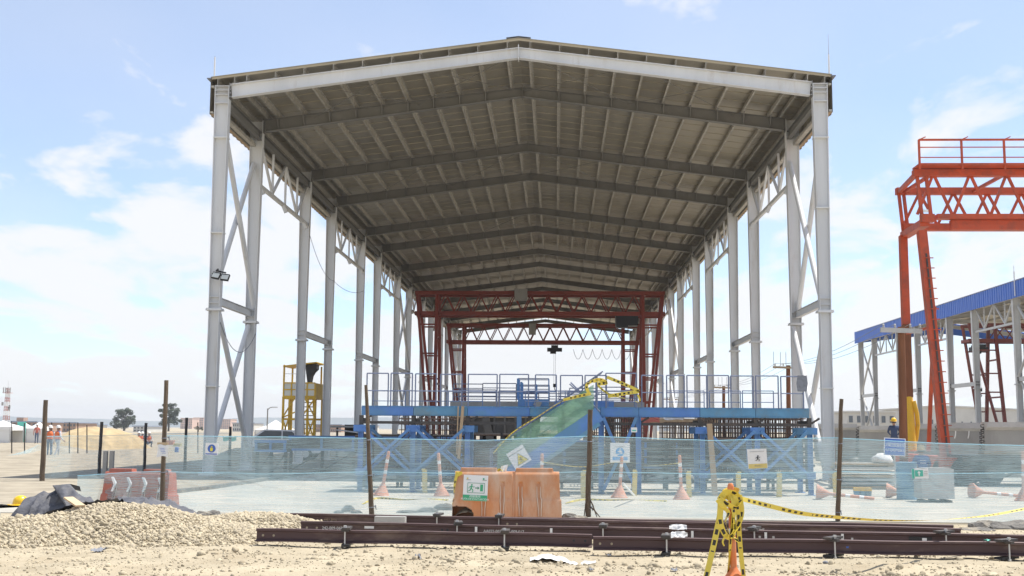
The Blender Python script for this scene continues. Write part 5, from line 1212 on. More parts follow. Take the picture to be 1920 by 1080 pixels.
# ================================================================== GRAVEL, STONES, EARTH
def mound_h(x, y, spec):
    h = 0
    for cx, cy, rx, ry, hh in spec:
        q = ((x - cx) / rx) ** 2 + ((y - cy) / ry) ** 2
        if q < 1: h = max(h, hh * (1 - q) ** .8 if hh < .3 else hh * (1 - q ** .75))
    return h
P1 = [(-6.55, 17.7, 1.9, 1.85, .47), (-7.7, 17.0, 1.9, 1.7, .30), (-5.5, 17.4, 1.7, 1.6, .20)]
P2 = [(-4.75, 18.75, 1.25, .95, .26), (-5.35, 18.3, 1.2, .95, .17), (-4.0, 18.9, .9, .7, .13)]
def gravel_pile(name, label, spec, n, x0, x1, y0, y1):
    t = thing(name, label, 'gravel', ((x0 + x1) / 2, (y0 + y1) / 2, 0), 'gravel heaps'); t['kind'] = 'stuff'
    m = MB(); nn = 60; m.grid([[(lerp(x0, x1, i / nn), lerp(y0, y1, j / nn), gz(lerp(x0, x1, i / nn), lerp(y0, y1, j / nn)) - .03 + mound_h(lerp(x0, x1, i / nn), lerp(y0, y1, j / nn), spec) * (1 + .1 * fbm(i * .2, j * .2, 1))) for i in range(nn + 1)] for j in range(nn + 1)])
    o = part(t, 'heap', m, 'gravel', smooth=True); o['kind'] = 'stuff'
    pos = []; wide = [(a, b, c * 1.22, d * 1.22, e) for a, b, c, d, e in spec]
    while len(pos) < n:
        x, y = random.uniform(x0, x1), random.uniform(y0, y1); h = mound_h(x, y, spec)
        if h > .02 or random.random() < (.38 if mound_h(x, y, wide) > 0 else .05): pos.append((x, y, gz(x, y) + h * (1 + .1 * fbm((x - x0) / (x1 - x0) * 12, (y - y0) / (y1 - y0) * 12, 1)) - .018))
    pos = np.array(pos); size = RNG.lognormal(math.log(.0145), .55, n).clip(.006, .06)
    me = stones_mesh('stones', pos - np.array(t.location), size, 'gravel'); o = bpy.data.objects.new('stones', me); COL.objects.link(o); o.parent = t; o['kind'] = 'stuff'
    return t
gravel_pile('gravel_heap', 'large heap of tan gravel at the lower left', P1, 32000, -9.8, -3.6, 14.7, 19.8)
gravel_pile('gravel_heap', 'small low heap of tan gravel left of the rails', P2, 13000, -6.2, -3.0, 17.7, 19.9)
# loose pebbles strewn over the sand
pp = []
while len(pp) < 17000:
    y = 11.3 + 9.6 * random.random() ** 1.3; x = random.uniform(-.47 * y - .6, .42 * y + .6)
    if random.random() < .25 + .75 * max(0, fbm(x, y, 8, .7) + .35): pp.append((x, y, gz(x, y) + .002))
pp = np.array(pp); me = stones_mesh('pebbles', pp, RNG.lognormal(math.log(.0105), .5, len(pp)).clip(.004, .045), 'gravel'); o = bpy.data.objects.new('pebbles', me); COL.objects.link(o)
props(o, 'loose pebbles strewn across the sand', 'pebbles', None, 'stuff')
cl = []
while len(cl) < 900:
    y = random.uniform(12.0, 17.2); x = random.uniform(-4.5, 7.5); c = 15.25 - (x + 4) * .19
    if random.random() < .12 + .88 * math.exp(-((y - c) / .45) ** 2) and fbm(x, y, 5, .9) > -.1: cl.append((x, y, gz(x, y) + .004))
cl = np.array(cl); me = stones_mesh('clods', cl, RNG.lognormal(math.log(.022), .5, len(cl)).clip(.01, .07), 'sand', .7); o = bpy.data.objects.new('clods', me); COL.objects.link(o)
props(o, 'crumbled clods of dry earth along the front rails', 'clods', None, 'stuff')
def rock(label, px, py, r, mm='gravel', seed=0, fl=.6, cat='stone', name='stone'):
    g = G(px, py); bm = bmesh.new(); bmesh.ops.create_icosphere(bm, subdivisions=3, radius=1); m = MB()
    for v in bm.verts:
        k = 1 + .45 * fbm(v.co.x, v.co.y, v.co.z + seed, 1.1, 3); m.v.append((g.x + v.co.x * r * k, g.y + v.co.y * r * k * .8, gz(g.x, g.y) + (v.co.z * fl * k + fl * .5) * r))
    m.f = [tuple(v.index for v in f.verts) for f in bm.faces]; bm.free(); return solo(name, m, mm, label, cat)
rock('large flat pale stone at the bottom right corner', 1853, 1074, .10, 'gravel', 1, .4)
rock('tan stone in front of the front rail right of the taped post', 1477, 1040, .045, 'gravel', 2)
rock('small grey stone near the lower right foreground', 1548, 1057, .035, 'debris', 3)
rock('tan stone below the rail clamp at the right', 1720, 1046, .04, 'gravel', 4)
rock('tan clod beside the front rail joint', 1180, 1031, .04, 'gravel', 5); rock('tan clod left of the clamp beside the joint', 1215, 1034, .035, 'gravel', 6)
rock('tan clod under the right front rail', 1650, 1050, .05, 'gravel', 7); rock('pale clod near the right edge below the front rail', 1800, 1052, .045, 'gravel', 8)
def earth(label, specs, seed):
    m = MB()
    for k, (px, py, w, h) in enumerate(specs):
        g = G(px, py); bm = bmesh.new(); bmesh.ops.create_icosphere(bm, subdivisions=3, radius=1); b0 = len(m.v)
        for v in bm.verts:
            q = 1 + .5 * fbm(v.co.x, v.co.y, v.co.z + seed + k, 1.6, 4); m.v.append((g.x + v.co.x * w * q, g.y + v.co.y * w * .6 * q, max(-.02, v.co.z * h * q)))
        m.f += [tuple(x.index + b0 for x in f.verts) for f in bm.faces]; bm.free()
    return solo('earth_mound', m, 'mud', label, 'earth', 'low mounds of grey earth')
earth('low grey earth mound behind the left end of the centre barrier', [(835, 957, .22, .14), (800, 961, .22, .09), (765, 962, .25, .06)], 1)
earth('small grey earth lump beside the second wooden pole', [(652, 961, .14, .13), (668, 963, .12, .07), (635, 963, .1, .06)], 2)
earth('low grey earth mound right of the centre barrier', [(1068, 972, .16, .10), (1085, 974, .18, .07)], 3)
earth('broad grey earth mound by the road at the right edge', [(1850, 990, .3, .13), (1880, 992, .3, .10), (1915, 992, .4, .14), (1830, 995, .3, .05)], 4)
earth('grey pipe-like earth ridge behind the gravel', [(380, 966, .16, .07), (400, 965, .14, .08)], 5)

# ================================================================== TARP, BOARD, HARD HAT
tp_ = thing('tarp', 'dark grey crumpled tarp thrown over the gravel heap at the left', 'tarp', (-7.4, 18.9, 0))
def drape(x0, x1, y0, y1, f, nx=44, ny=26):
    m = MB(); m.open = True; m.grid([[(lerp(x0, x1, i / nx), lerp(y0, y1, j / ny), f(lerp(x0, x1, i / nx), lerp(y0, y1, j / ny))) for i in range(nx + 1)] for j in range(ny + 1)]); return m
def fold(x, y, s=0.0):
    """Creased cloth: sharp ridges running across a slowly turning direction."""
    w = fbm(x, y, s, 1.1, 2) * 1.8
    r1 = abs(math.sin(x * 7.5 + y * 3.0 + w * 3.2)) ** .7; r2 = abs(math.sin(x * 3.1 - y * 9.0 + w * 4.1 + s)) ** .8
    return .055 * (1 - r1) + .045 * (1 - r2) + .03 * fbm(x, y, s + 3, 4.5, 3)
def tarp_h(x, y):
    h = mound_h(x, y, P1) + .03
    u = (x + 7.95) / .62; v = (y - 18.75) / .62
    h = max(h, .48 * max(0, 1 - max(abs(u) ** 2.6 + .25 * v * v, v * v * 1.0)) ** .45)
    return h + fold(x, y)
m = drape(-8.55, -6.75, 18.1, 19.5, lambda x, y: max(0.0, tarp_h(x, y) + .45 * fold(x * 1.7, y * .8, 2.0) - .35 * max(0, -(x + 8.3))), 80, 44); part(tp_, 'heaped_sheet', m, 'tarp', smooth='auto')
m = drape(-7.0, -5.7, 18.3, 19.3, lambda x, y: .44 - .13 * (x + 7.0) - .28 * max(0, x + 6.3) + 1.0 * fold(x, y, 5.0), 60, 40); part(tp_, 'trailing_sheet', m, 'tarp', smooth='auto')
# a stiff folded flap: a flat slab of cloth leaning over the heap
m = MB(); m.open = True; cn = [(99, 910), (131, 907), (160, 941), (124, 949)]; rows = []; nu = 18
for j in range(nu + 1):
    r_ = []; v = j / nu
    lx_, ly_ = lerp(cn[0][0], cn[3][0], v), lerp(cn[0][1], cn[3][1], v); rx_, ry_ = lerp(cn[1][0], cn[2][0], v), lerp(cn[1][1], cn[2][1], v); yy = lerp(18.5, 17.85, v)
    for i in range(nu + 9):
        u = i / nu
        if u <= 1: p = P(lerp(lx_, rx_, u) + .9 * fbm(u * 3, v * 6, 1), lerp(ly_, ry_, u) + 1.0 * fbm(u * 2, v * 5, 2), yy + .02 * math.sin(u * 9 + v * 6) + .035 * abs(fbm(u * 3, v * 7, 3)) - .05 * math.sin(math.pi * min(1, u)) ** .4)
        else: p = P(rx_ + (u - 1) * 6, ry_ + (u - 1) * 22, yy + (u - 1) * .9)
        r_.append(p)
    rows.append([P(lx_ + 2, ly_ + 4, yy + .35), P(lx_ - .5, ly_ + 1, yy + .12)] + r_)
rows.insert(0, [p + Vector((0, .4, -.06)) for p in rows[0]])
m.grid(rows); part(tp_, 'folded_flap', m, 'tarp', smooth='auto')
m = MB(); q0, q1 = P(128, 933, 17.55), P(156, 948, 17.4); m.bar(q0, q1 + Vector((0, -.1, -.0)), .15, .025); solo('plywood_board', m, 'card', 'tan board poking out from under the dark tarp', 'board')
g = P(38, 946, 19.6); hat = thing('hard_hat', 'yellow hard hat lying beside the dark tarp', 'hard hat', (g.x, g.y, g.z - .02))
m = MB(); m.lathe(g, [(.125, 0), (.125, .02), (.12, .06), (.105, .10), (.075, .135), (.035, .15), (.004, .153)], 20); part(hat, 'shell', m, 'helmet_yellow', smooth='auto')
m = MB(); m.lathe(g, [(.16, -.008), (.165, -.002), (.125, .012)], 20); m.box(g + Vector((-.17, -.02, -.002)), (.08, .14, .012)); part(hat, 'brim', m, 'helmet_yellow')
m = MB(); m.bar(g + Vector((0, -.12, .02)), g + Vector((0, -.07, .13)), .03, .02); part(hat, 'ridge', m, 'helmet_yellow')
a = G(-60, 978); m = MB(); m.box((G(20, 970).x - 1.05, 18.95, .09), (2.9, .8, .18)); solo('concrete_slab', m, 'concrete_light', 'pale concrete slab edge at the left border under the hard hat', 'slab')
hat_z = .18
m = MB(); m.path([(g.x - .36, g.y - .05, g.z - .02), (g.x - .28, g.y - .1, g.z), (g.x - .16, g.y - .12, g.z - .01)], .012, 5); part(hat, 'strap', m, 'black_plastic')

# ================================================================== TAPED POST IN THE FOREGROUND
g = Vector((*G(1377, 1099).xy, 0)); gtop = P(1369.5, 906, g.y)
dl = delineator('delineator', 'near orange delineator wrapped in yellow caution tape', g, gtop, 'cone_orange', None, .155, .034, .19, False)
ax = (gtop - g).normalized(); L_ = (gtop - g).length
for q0, q1 in ((.50, .56), (.83, .895)):
    m = MB(); m.lathe(g, [(.036, L_ * q0), (.036, L_ * q1)], 14, ax); part(dl, 'reflective_band', m, 'sign_white', smooth='auto')
Y0 = g.y
def tq(pts, dy): return [P(a, b, Y0 + (dy if not isinstance(dy, (list, tuple)) else dy[i])) for i, (a, b) in enumerate(pts)]
W = .062
tm = merge(
    ribbon(tq([(1362, 926), (1352, 940), (1350, 965), (1343, 1000), (1333, 1045), (1322, 1090)], [-.05, -.07, -.08, -.1, -.13, -.16]), W, (1, 0, .25), .5),
    ribbon(tq([(1366, 922), (1378, 930), (1384, 960), (1386, 1000), (1390, 1045), (1396, 1095)], [-.06, -.08, -.06, -.05, -.05, -.08]), W * .8, (1, .6, 0), 1.2),
    ribbon(tq([(1372, 920), (1376, 950), (1374, 985), (1370, 1010), (1368, 1050), (1362, 1100)], [-.07, -.09, -.09, -.07, -.02, .05]), W * .9, (1, .3, 0), -.8),
    ribbon(tq([(1352, 942), (1350, 975), (1358, 1000), (1370, 1008), (1378, 990), (1372, 955), (1362, 930)], [-.08, -.1, -.11, -.12, -.1, -.08, -.06]), W, (1, 0, .5), 1.5),
    ribbon(tq([(1348, 938), (1360, 924), (1376, 924), (1386, 936), (1380, 952), (1362, 944), (1348, 934)], [-.06, -.09, -.1, -.06, -.12, -.12, -.08]), W, (0, .2, 1), 3.0),
    ribbon(tq([(1386, 928), (1390, 960), (1384, 985), (1372, 1004), (1384, 1014)], [-.03, -.05, -.08, -.1, -.06]), W, (1, .2, .2), 2.0),
    ribbon(tq([(1346, 936), (1356, 950), (1366, 962), (1360, 978), (1366, 998), (1362, 1010)], [-.1, -.11, -.1, -.12, -.12, -.1]), W, (1, 0, 0), 2.4),
    ribbon(tq([(1358, 1008), (1355, 1016), (1358, 1024)], -.1), .02, (1, 0, 0), 1.0),
    ribbon(tq([(1360, 925), (1366, 932), (1380, 930), (1384, 922), (1370, 918), (1358, 924)], [-.05, -.08, -.06, .0, .05, .02]), W * 1.1, (0, 0, 1), .6))
solo('caution_tape', tm, 'caution_tape', 'tangled yellow caution tape draped over the near delineator', 'tape', 'caution tapes')
far = G(2060, 1000)
lt_ = [P(1386, 934, Y0 - .03), P(1440, 948, Y0 + .4), P(1500, 962, Y0 + .8), P(1560, 969, Y0 + 1.3), P(1640, 975, Y0 + 1.9), P(1720, 976, Y0 + 2.5), P(1800, 972, Y0 + 3.1), P(1870, 964, Y0 + 3.7), P(1960, 946, Y0 + 4.4)]
solo('caution_tape', ribbon(lt_, .05, (0, .25, 1), 2.4, 6), 'caution_tape', 'long yellow caution tape sagging from the near delineator to the right edge', 'tape', 'caution tapes')

# ================================================================== CONCRETE GIRDERS AND GEAR AT THE RIGHT
def girder(label, pa, pb, Y, ztop, depth=3.2):
    xa, xb = P(pa, 840, Y).x, P(pb, 840, Y).x
    t = thing('concrete_girder', label, 'girder', ((xa + xb) / 2, Y, 0), 'precast concrete girders')
    fl = .26
    m = MB(); m.hexa([(xa, Y + .18, .35), (xb, Y + .18, .35), (xb, Y + .42, .35), (xa, Y + .42, .35), (xa, Y + .02, ztop - fl), (xb, Y + .02, ztop - fl), (xb, Y + .30, ztop - fl), (xa, Y + .30, ztop - fl)]); part(t, 'web', m, 'concrete')
    m = MB(); m.hexa([(xa, Y + depth - .2, .35), (xb, Y + depth - .2, .35), (xb, Y + depth + .04, .35), (xa, Y + depth + .04, .35), (xa, Y + depth - .1, ztop - fl), (xb, Y + depth - .1, ztop - fl), (xb, Y + depth + .2, ztop - fl), (xa, Y + depth + .2, ztop - fl)]); part(t, 'web', m, 'concrete')
    for yy, s in ((Y, 1), (Y + depth, -1)):
        m = MB(); m.prism([(xa, yy - .22, ztop), (xa, yy - .22, ztop - .18), (xa, yy + .0, ztop - fl - .03), (xa, yy + .34, ztop - fl - .03), (xa, yy + .42, ztop - .16), (xa, yy + .42, ztop)], (xb - xa, 0, 0)); part(t, 'top_flange', m, 'concrete_light')
    m = MB(); m.box(((xa + xb) / 2, Y + depth / 2, .26), (xb - xa, depth - .4, .22)); part(t, 'bottom_slab', m, 'concrete')
    n = 9
    for e, x in ((-1, xa), (1, xb)):
        for k in range(n):
            z = lerp(.5, ztop - .2, k / (n - 1)); m = MB(); m.path([(x, Y + .1, z), (x + e * .12, Y + .08, z + .03), (x + e * .12, Y + .08, z + .09), (x, Y + .1, z + .12)], .02, 5); part(t, 'rebar_loop', m, 'dark_steel')
    for q in (.25, .6):
        x = lerp(xa, xb, q); m = MB(); m.box((x, Y + .1, .12), (.4, .6, .24)); part(t, 'bearer', m, 'timber')
    return t
girder('concrete girder right of the orange crane leg, cut by the right edge', 1848, 2080, 43.5, 1.97)
girder('concrete girder crossing behind the orange crane leg', 1762, 1838, 46.0, 1.93)
girder('concrete girder behind the blue site sign and yellow guard', 1612, 1752, 54.0, 1.86)
girder('farther concrete girder between the right shed column and the site sign', 1555, 1606, 56.0, 1.95)
for px, h in ((1790, .5), (1815, .55)):
    a = P(px, 822, 45.7); m = MB(); m.path([a, a + Vector((.02, -.05, .14)), a + Vector((.03, -.06, .28))], .02, 5); solo('lifting_loop', m, 'white_paint', ('left' if px < 1800 else 'right') + ' white lifting loop on the girder beside the crane leg', 'loop', 'lifting loops on the girder')
# plank stack with a white bag
Yk = 33.5; xa, xb = P(1560, 880, Yk).x, P(1682, 880, Yk).x
ps = thing('plank_stack', 'stack of pale weathered planks behind the net right of the shed column', 'planks', ((xa + xb) / 2, Yk, 0))
for j in range(7):
    for k in range(2):
        z = .06 + j * .105; w = (xb - xa) * random.uniform(.85, 1.0); m = MB(); m.box(((xa + xb) / 2 + random.uniform(-.06, .06), Yk + k * .42, z), (w, .40, random.uniform(.05, .085)), Matrix.Rotation(R(random.uniform(-1.2, 1.2)), 3, 'Z')); part(ps, 'plank', m, 'concrete_light' if (j + k) % 3 else 'timber')
m = MB(); c = P(1659, 866, Yk); bm = bmesh.new(); bmesh.ops.create_icosphere(bm, subdivisions=3, radius=1)
for v in bm.verts:
    k = 1 + .25 * fbm(v.co.x, v.co.y, v.co.z, 1.4, 3); m.v.append((c.x + v.co.x * .29 * k, Yk + .2 + v.co.y * .3 * k, .80 + max(-.06, v.co.z * .20 * k)))
m.f = [tuple(x.index for x in f.verts) for f in bm.faces]; bm.free(); solo('white_bag', m, 'cloth_white', 'crumpled white sack lying on the plank stack', 'sack', smooth=True)
# blue and yellow bins
for k in range(3):
    x = P(1606 + k * 11, 920, 29.5).x; t = thing('small_bin', ('left', 'middle', 'right')[k] + 'most of three small yellow-lidded blue bins behind the net', 'bin', (x, 29.5, 0), 'yellow-lidded blue bins')
    m = MB(); m.hexa([(x - .055, 29.44, .03), (x + .055, 29.44, .03), (x + .055, 29.56, .03), (x - .055, 29.56, .03), (x - .065, 29.43, .15), (x + .065, 29.43, .15), (x + .065, 29.57, .15), (x - .065, 29.57, .15)]); part(t, 'body', m, 'blue_worn'); m = MB(); m.box((x, 29.5, .19), (.135, .15, .08)); part(t, 'lid', m, 'crane_yellow')
# grey block used as a table, dark base
yb = 27.4; xa, xb = P(1728, 900, yb).x, P(1789, 900, yb).x; t = thing('concrete_block', 'grey concrete block on a dark pallet in front of the crouching worker', 'block', ((xa + xb) / 2, yb, 0))
zt = P(1758, 882, yb).z; m = MB(); m.box(((xa + xb) / 2, yb + .3, (zt + .06) / 2 + .03), (xb - xa, .6, zt - .06)); part(t, 'block', m, 'concrete_light')
for q in (.15, .5, .85):
    m = MB(); m.box((lerp(xa, xb, q), yb + .3, .03), (.1, .62, .058)); part(t, 'runner', m, 'dark_steel')
m = MB(); m.box(((xa + xb) / 2 + .02, yb + .28, zt + .026), (xb - xa - .12, .5, .05)); part(t, 'capping', m, 'concrete')
m = MB(); x = P(1748, 880, 28.4).x; 
# dark drum beside it (rust column seen through the net) and yellow box
yd = 28.6; x = P(1700, 900, yd).x; m = MB(); m.lathe((x, yd, 0), [(.24, 0), (.25, .02), (.24, .04), (.24, .30), (.25, .32), (.24, .34), (.24, .60), (.25, .62), (.24, .64), (.24, .86), (.25, .88), (.2, .885)], 20); solo('steel_drum', m, 'blue_worn', 'dull blue steel drum left of the concrete block', 'drum', smooth='auto')
m = MB(); x = P(1712, 876, 28.2).x; m.box((x, 28.2, .80), (.14, .14, .12)); m.box((x, 28.2, .87), (.15, .15, .02)); 
# low-bed trailer with tyres
yt = 36.0; xa, xb = P(1788, 880, yt).x, P(2060, 880, yt).x
tr = thing('trailer', 'dark low trailer with big tyres behind the net at the right', 'trailer', ((xa + xb) / 2, yt, 0))
m = MB(); m.box(((xa + xb) / 2 + .2, yt + .9, .82), (xb - xa, 2.3, .20)); part(tr, 'bed', m, 'dark_steel'); m = MB(); m.box(((xa + xb) / 2 + .6, yt + .5, .55), (xb - xa - 1.2, .3, .35)); part(tr, 'chassis', m, 'dark_steel')
m = MB(); m.box(((xa + xb) / 2 + .4, yt + .2, .98), (xb - xa - 1.0, .5, .10)); part(tr, 'load_plank', m, 'timber')
for x in (xa + .35, xa + 1.05, xa + 3.2):
    for yy in (yt, yt + 1.7):
        m = MB(); m.lathe((x, yy, .42), [(.22, -.14), (.38, -.14), (.42, -.09), (.42, .09), (.38, .14), (.22, .14)], 22, (0, 1, 0)); w = part(tr, 'tyre', m, 'tyre', smooth='auto'); m = MB(); m.lathe((x, yy, .42), [(.17, -.145), (.17, .10), (.1, .11)], 16, (0, 1, 0)); part(w, 'rim', m, 'form_steel')

# ================================================================== POLES AND WIRES
up = []
for k, (px, top, Y, lab) in enumerate(((1690, 618, 36.0, 'rusty brown power pole with timber arm in front of the orange crane'), (1478, 688, 59.0, 'brown power pole seen left of the second right shed column'), (1357, 726, 86.0, 'middle brown power pole seen low between the right shed columns'), (1257, 748, 112.0, 'farthest brown power pole seen low between the right shed columns'))):
    p = P(px, top, Y); t = thing('power_pole', lab, 'power pole', (p.x, Y, 0), 'power poles right of the shed')
    m = MB(); m.tube((p.x - .06, Y, 0), (p.x, Y, p.z + .08), .135 if k == 0 else .12, .105 if k == 0 else .11, 12); part(t, 'pole', m, 'rusty_pole', smooth='auto')
    w = 1.15 if k == 0 else 1.35
    m = MB(); m.bar((p.x - w * .58, Y - .14, p.z - .02), (p.x + w * .5, Y - .14, p.z - .06), .11, .14 if k == 0 else .10); arm = part(t, 'cross_arm', m, 'concrete_light' if k == 0 else 'timber'); pts = []
    for q in (-.5, -.2, .2, .45):
        x = p.x + w * q; m = MB(); m.lathe((x, Y - .14, p.z + .04), [(.02, 0), (.045, .03), (.02, .06), (.04, .09), (.015, .13)], 8); part(arm, 'insulator', m, 'concrete_light'); pts.append(Vector((x, Y - .14, p.z + .16)))
    if k:
        for q in (-.55, -.3, -.1, .15, .3, .5):
            x = p.x + w * q; m = MB(); m.tube((x, Y - .14, p.z + .05), (x, Y - .14, p.z + .75), .012, n=4); part(arm, 'spike', m, 'wire')
    up.append(pts)
for k in range(3):
    for j in range(3):
        a, b = up[k][j], up[k + 1][j]; m = MB(); m.path(sag(a, b, .35, 12), .009, 4); solo('power_wire', m, 'wire', ('leftmost ', 'middle ', 'rightmost ')[j] + ('thin power wire between the rusty pole and the next pole', 'thin power wire between the second and third poles', 'thin power wire between the third and farthest poles')[k], 'wire', 'power wires, span %d' % (k + 1))

# ================================================================== YELLOW STAIR TOWER, LEFT
yt = 75.0; K = yt / FPX
def tx(px, py=760): return P(px, py, yt).x
def tz(py): return P(560, py, yt).z
tw = thing('stair_tower', 'yellow steel stair tower with roofed cabin beyond the left columns', 'tower', (tx(561), yt, 0))
x0, x1 = tx(531), tx(590); d = 2.4; zc, zt, zr = tz(746), tz(718), tz(684)
for x in (x0, lerp(x0, x1, .2), lerp(x0, x1, .78), x1):
    for yy in (yt, yt + d):
        m = MB(); m.box((x, yy, zc / 2), (.13, .13, zc)); part(tw, 'post', m, 'tower_yellow')
for z in (.9, tz(786)):
    for yy in (yt, yt + d):
        m = MB(); m.box(((x0 + x1) / 2, yy - .02, z), (x1 - x0, .1, .12)); part(tw, 'tie', m, 'tower_yellow')
for a, b, c_, e in ((0, tz(783), .35, tz(748)), (.0, tz(783), .5, tz(770)), (0.0, .95, .2, 2.2), (.2, .9, 0, 2.2), (.62, tz(780), 1.0, tz(748)), (1.0, tz(780), .7, tz(748)), (.78, .9, 1, 2.2), (1, .9, .78, 2.2)):
    m = MB(); m.bar((lerp(x0, x1, a), yt - .08, b), (lerp(x0, x1, c_), yt - .08, e), .08, .08); part(tw, 'brace', m, 'tower_yellow')
for k in range(12):
    q = k / 11; z = lerp(.4, zc, q); x = lerp(tx(582), tx(574), q); m = MB(); m.box((x, yt + .6, z), (.62, .5, .05)); part(tw, 'tread', m, 'dark_steel')
for dx in (-.34, .34):
    m = MB(); m.bar((tx(582) + dx, yt + .4, .2), (tx(574) + dx, yt + .4, zc + .1), .06, .14); part(tw, 'stair_string', m, 'tower_yellow')
m = MB(); m.box(((x0 + x1) / 2, yt + d / 2, zc), (x1 - x0 + .14, d + .14, .14)); part(tw, 'floor', m, 'tower_yellow')
for i in range(4):
    for j in range(2):
        xa, xb = lerp(x0, x1, i / 4), lerp(x0, x1, (i + 1) / 4); za, zb = lerp(zc + .1, zt, j / 2), lerp(zc + .1, zt, (j + 1) / 2)
        m = MB(); m.box(((xa + xb) / 2, yt, (za + zb) / 2), (xb - xa - .09, .03, zb - za - .09)); part(tw, 'panel', m, 'lamp_glass')
for i in range(5):
    m = MB(); m.box((lerp(x0, x1, i / 4), yt, (zc + zt) / 2), (.09, .10, zt - zc)); part(tw, 'mullion', m, 'tower_yellow')
for j in range(3):
    m = MB(); m.box(((x0 + x1) / 2, yt - .02, lerp(zc + .1, zt, j / 2)), (x1 - x0, .11, .08)); part(tw, 'cabin_rail', m, 'tower_yellow')
m = MB(); m.box((x1, yt + d / 2, (zc + zt) / 2), (.05, d, zt - zc)); part(tw, 'side_wall', m, 'tower_yellow')
for x, yy in ((x0, yt), (x0, yt + d), (x1 - .1, yt + d)):
    m = MB(); m.box((x, yy, (zt + zr) / 2), (.10, .10, zr - zt)); part(tw, 'roof_post', m, 'tower_yellow')
m = MB(); m.bar((x0 - .05, yt + d / 2, zr - .1), (x1 + .08, yt + d / 2, zr + .16), d + .3, .07, (0, 0, 1)); part(tw, 'roof', m, 'tower_yellow')
m = MB(); m.prism([(tx(568), yt + .3, zr + .02), (tx(590), yt + .3, zr + .05), (tx(590), yt + .3, zr - .25), (tx(584), yt + .3, zr - .45), (tx(580), yt + .3, zr - .7), (tx(578), yt + .3, zt + .05), (tx(573), yt + .3, zt + .05)], (0, .8, 0)); part(tw, 'winch', m, 'black_plastic')
m = MB(); m.box(((x0 + x1) / 2 - .3, yt + .02, lerp(zt, zr, .5)), (x1 - x0 - .7, .03, .04)); part(tw, 'cabin_rail', m, 'zinc')

# ================================================================== BACKGROUND LEFT
def tent(label, px0, px1, peak, eave, base_py, Y, open_front=True):
    x0, x1 = P(px0, 810, Y).x, P(px1, 810, Y).x; zp, ze = P((px0 + px1) / 2, peak, Y).z, P((px0 + px1) / 2, eave, Y).z; w = x1 - x0; cx_ = (x0 + x1) / 2
    t = thing('white_tent', label, 'tent', (cx_, Y, 0), 'white tents')
    c = [(x0, Y), (x1, Y), (x1, Y + w), (x0, Y + w)]; m = MB(); m.v = [(a, b, ze) for a, b in c] + [(cx_, Y + w / 2, zp)] + [(lerp(a, cx_, .55), lerp(b, Y + w / 2, .55), lerp(ze, zp, .42)) for a, b in c]
    for i in range(4): j = (i + 1) % 4; m.f += [(i, j, 5 + j, 5 + i), (5 + i, 5 + j, 4)]
    m.open = True; part(t, 'canopy', m, 'tent')
    m = MB(); m.open = True
    for i in range(4):
        j = (i + 1) % 4; m.add([(*c[i], ze), (*c[j], ze), (*c[j], ze - .35), (*c[i], ze - .35)], [(0, 1, 2, 3)])
    part(t, 'valance', m, 'tent')
    for a, b in c:
        m = MB(); m.tube((a, b, 0), (a, b, ze), .05, n=6); part(t, 'pole', m, 'zinc')
    m = MB(); m.box((cx_, Y + w - .05, ze / 2), (w, .03, ze)); part(t, 'back_wall', m, 'tent')
    if not open_front:
        m = MB(); m.box((cx_, Y + .05, ze / 2), (w, .03, ze)); part(t, 'front_wall', m, 'tent')
    return t
tent('white tent cut by the left edge', -35, 19, 788, 800, 838, 108, False)
tent('middle white tent with open front at the left', 17, 54, 791, 803, 838, 112)
tent('right white tent of the three at the left', 49, 82, 791, 803, 838, 110, False)
tent('large pale tent seen between the left shed columns', 478, 540, 787, 806, 838, 120, False)
x = P(37, 815, 111).x; m = MB(); m.box((x, 111.3, 1.0), (.8, .1, 1.9)); solo('teal_banner', m, 'sign_teal', 'teal cloth hanging in the middle white tent', 'cloth')
m = MB(); m.open = True; rows = [[P(418 + i * 2.8, 819 + j * 2.6 + math.sin(i * 1.2), 60) for i in range(10)] for j in range(4)]; m.grid(rows); solo('teal_sheet', m, 'sign_teal', 'pale teal sheet hanging behind the left shed braces', 'cloth')
def far_block(label, name, px0, px1, top, Y, mm, cols, rows_, roof='roof_far', dep=14, wfrac=(.5, .5), base_z=0, slope=0.0, cat='building', single=True):
    x0, x1 = P(px0, 800, Y).x, P(px1, 800, Y).x; zt = P((px0 + px1) / 2, top, Y).z
    t = thing(name, label, cat, ((x0 + x1) / 2, Y, 0)); m = MB(); m.hexa([(x0, Y, 0), (x1, Y, 0), (x1, Y + dep, 0), (x0, Y + dep, 0), (x0, Y, zt), (x1, Y, zt - slope), (x1, Y + dep, zt - slope), (x0, Y + dep, zt)]); part(t, 'wall', m, mm)
    m = MB(); m.hexa([(x0 - .3, Y - .3, zt + .02), (x1 + .3, Y - .3, zt - slope + .02), (x1 + .3, Y + dep, zt - slope + .02), (x0 - .3, Y + dep, zt + .02), (x0 - .3, Y - .3, zt + .3), (x1 + .3, Y - .3, zt - slope + .3), (x1 + .3, Y + dep, zt - slope + .3), (x0 - .3, Y + dep, zt + .3)]); part(t, 'roof', m, roof)
    for i in range(cols):
        for j in range(rows_):
            w, h = (x1 - x0) / cols * wfrac[0], zt / rows_ * wfrac[1]; x = lerp(x0, x1, (i + .5) / cols); z = zt * (j + .55) / rows_ - slope * .5
            m = MB(); m.box((x, Y - .02, z), (w, .14, h)); wn = part(t, 'window', m, 'glass_far')
            if not single: m = MB(); m.box((x, Y - .06, z - h / 2 - .06), (w * 1.15, .25, .1)); part(wn, 'sill', m, mm)
    return t
far_block('tan brick building with a small roof house behind the white tents', 'far_building', 23, 68, 792, 260, 'brick_far', 5, 2)
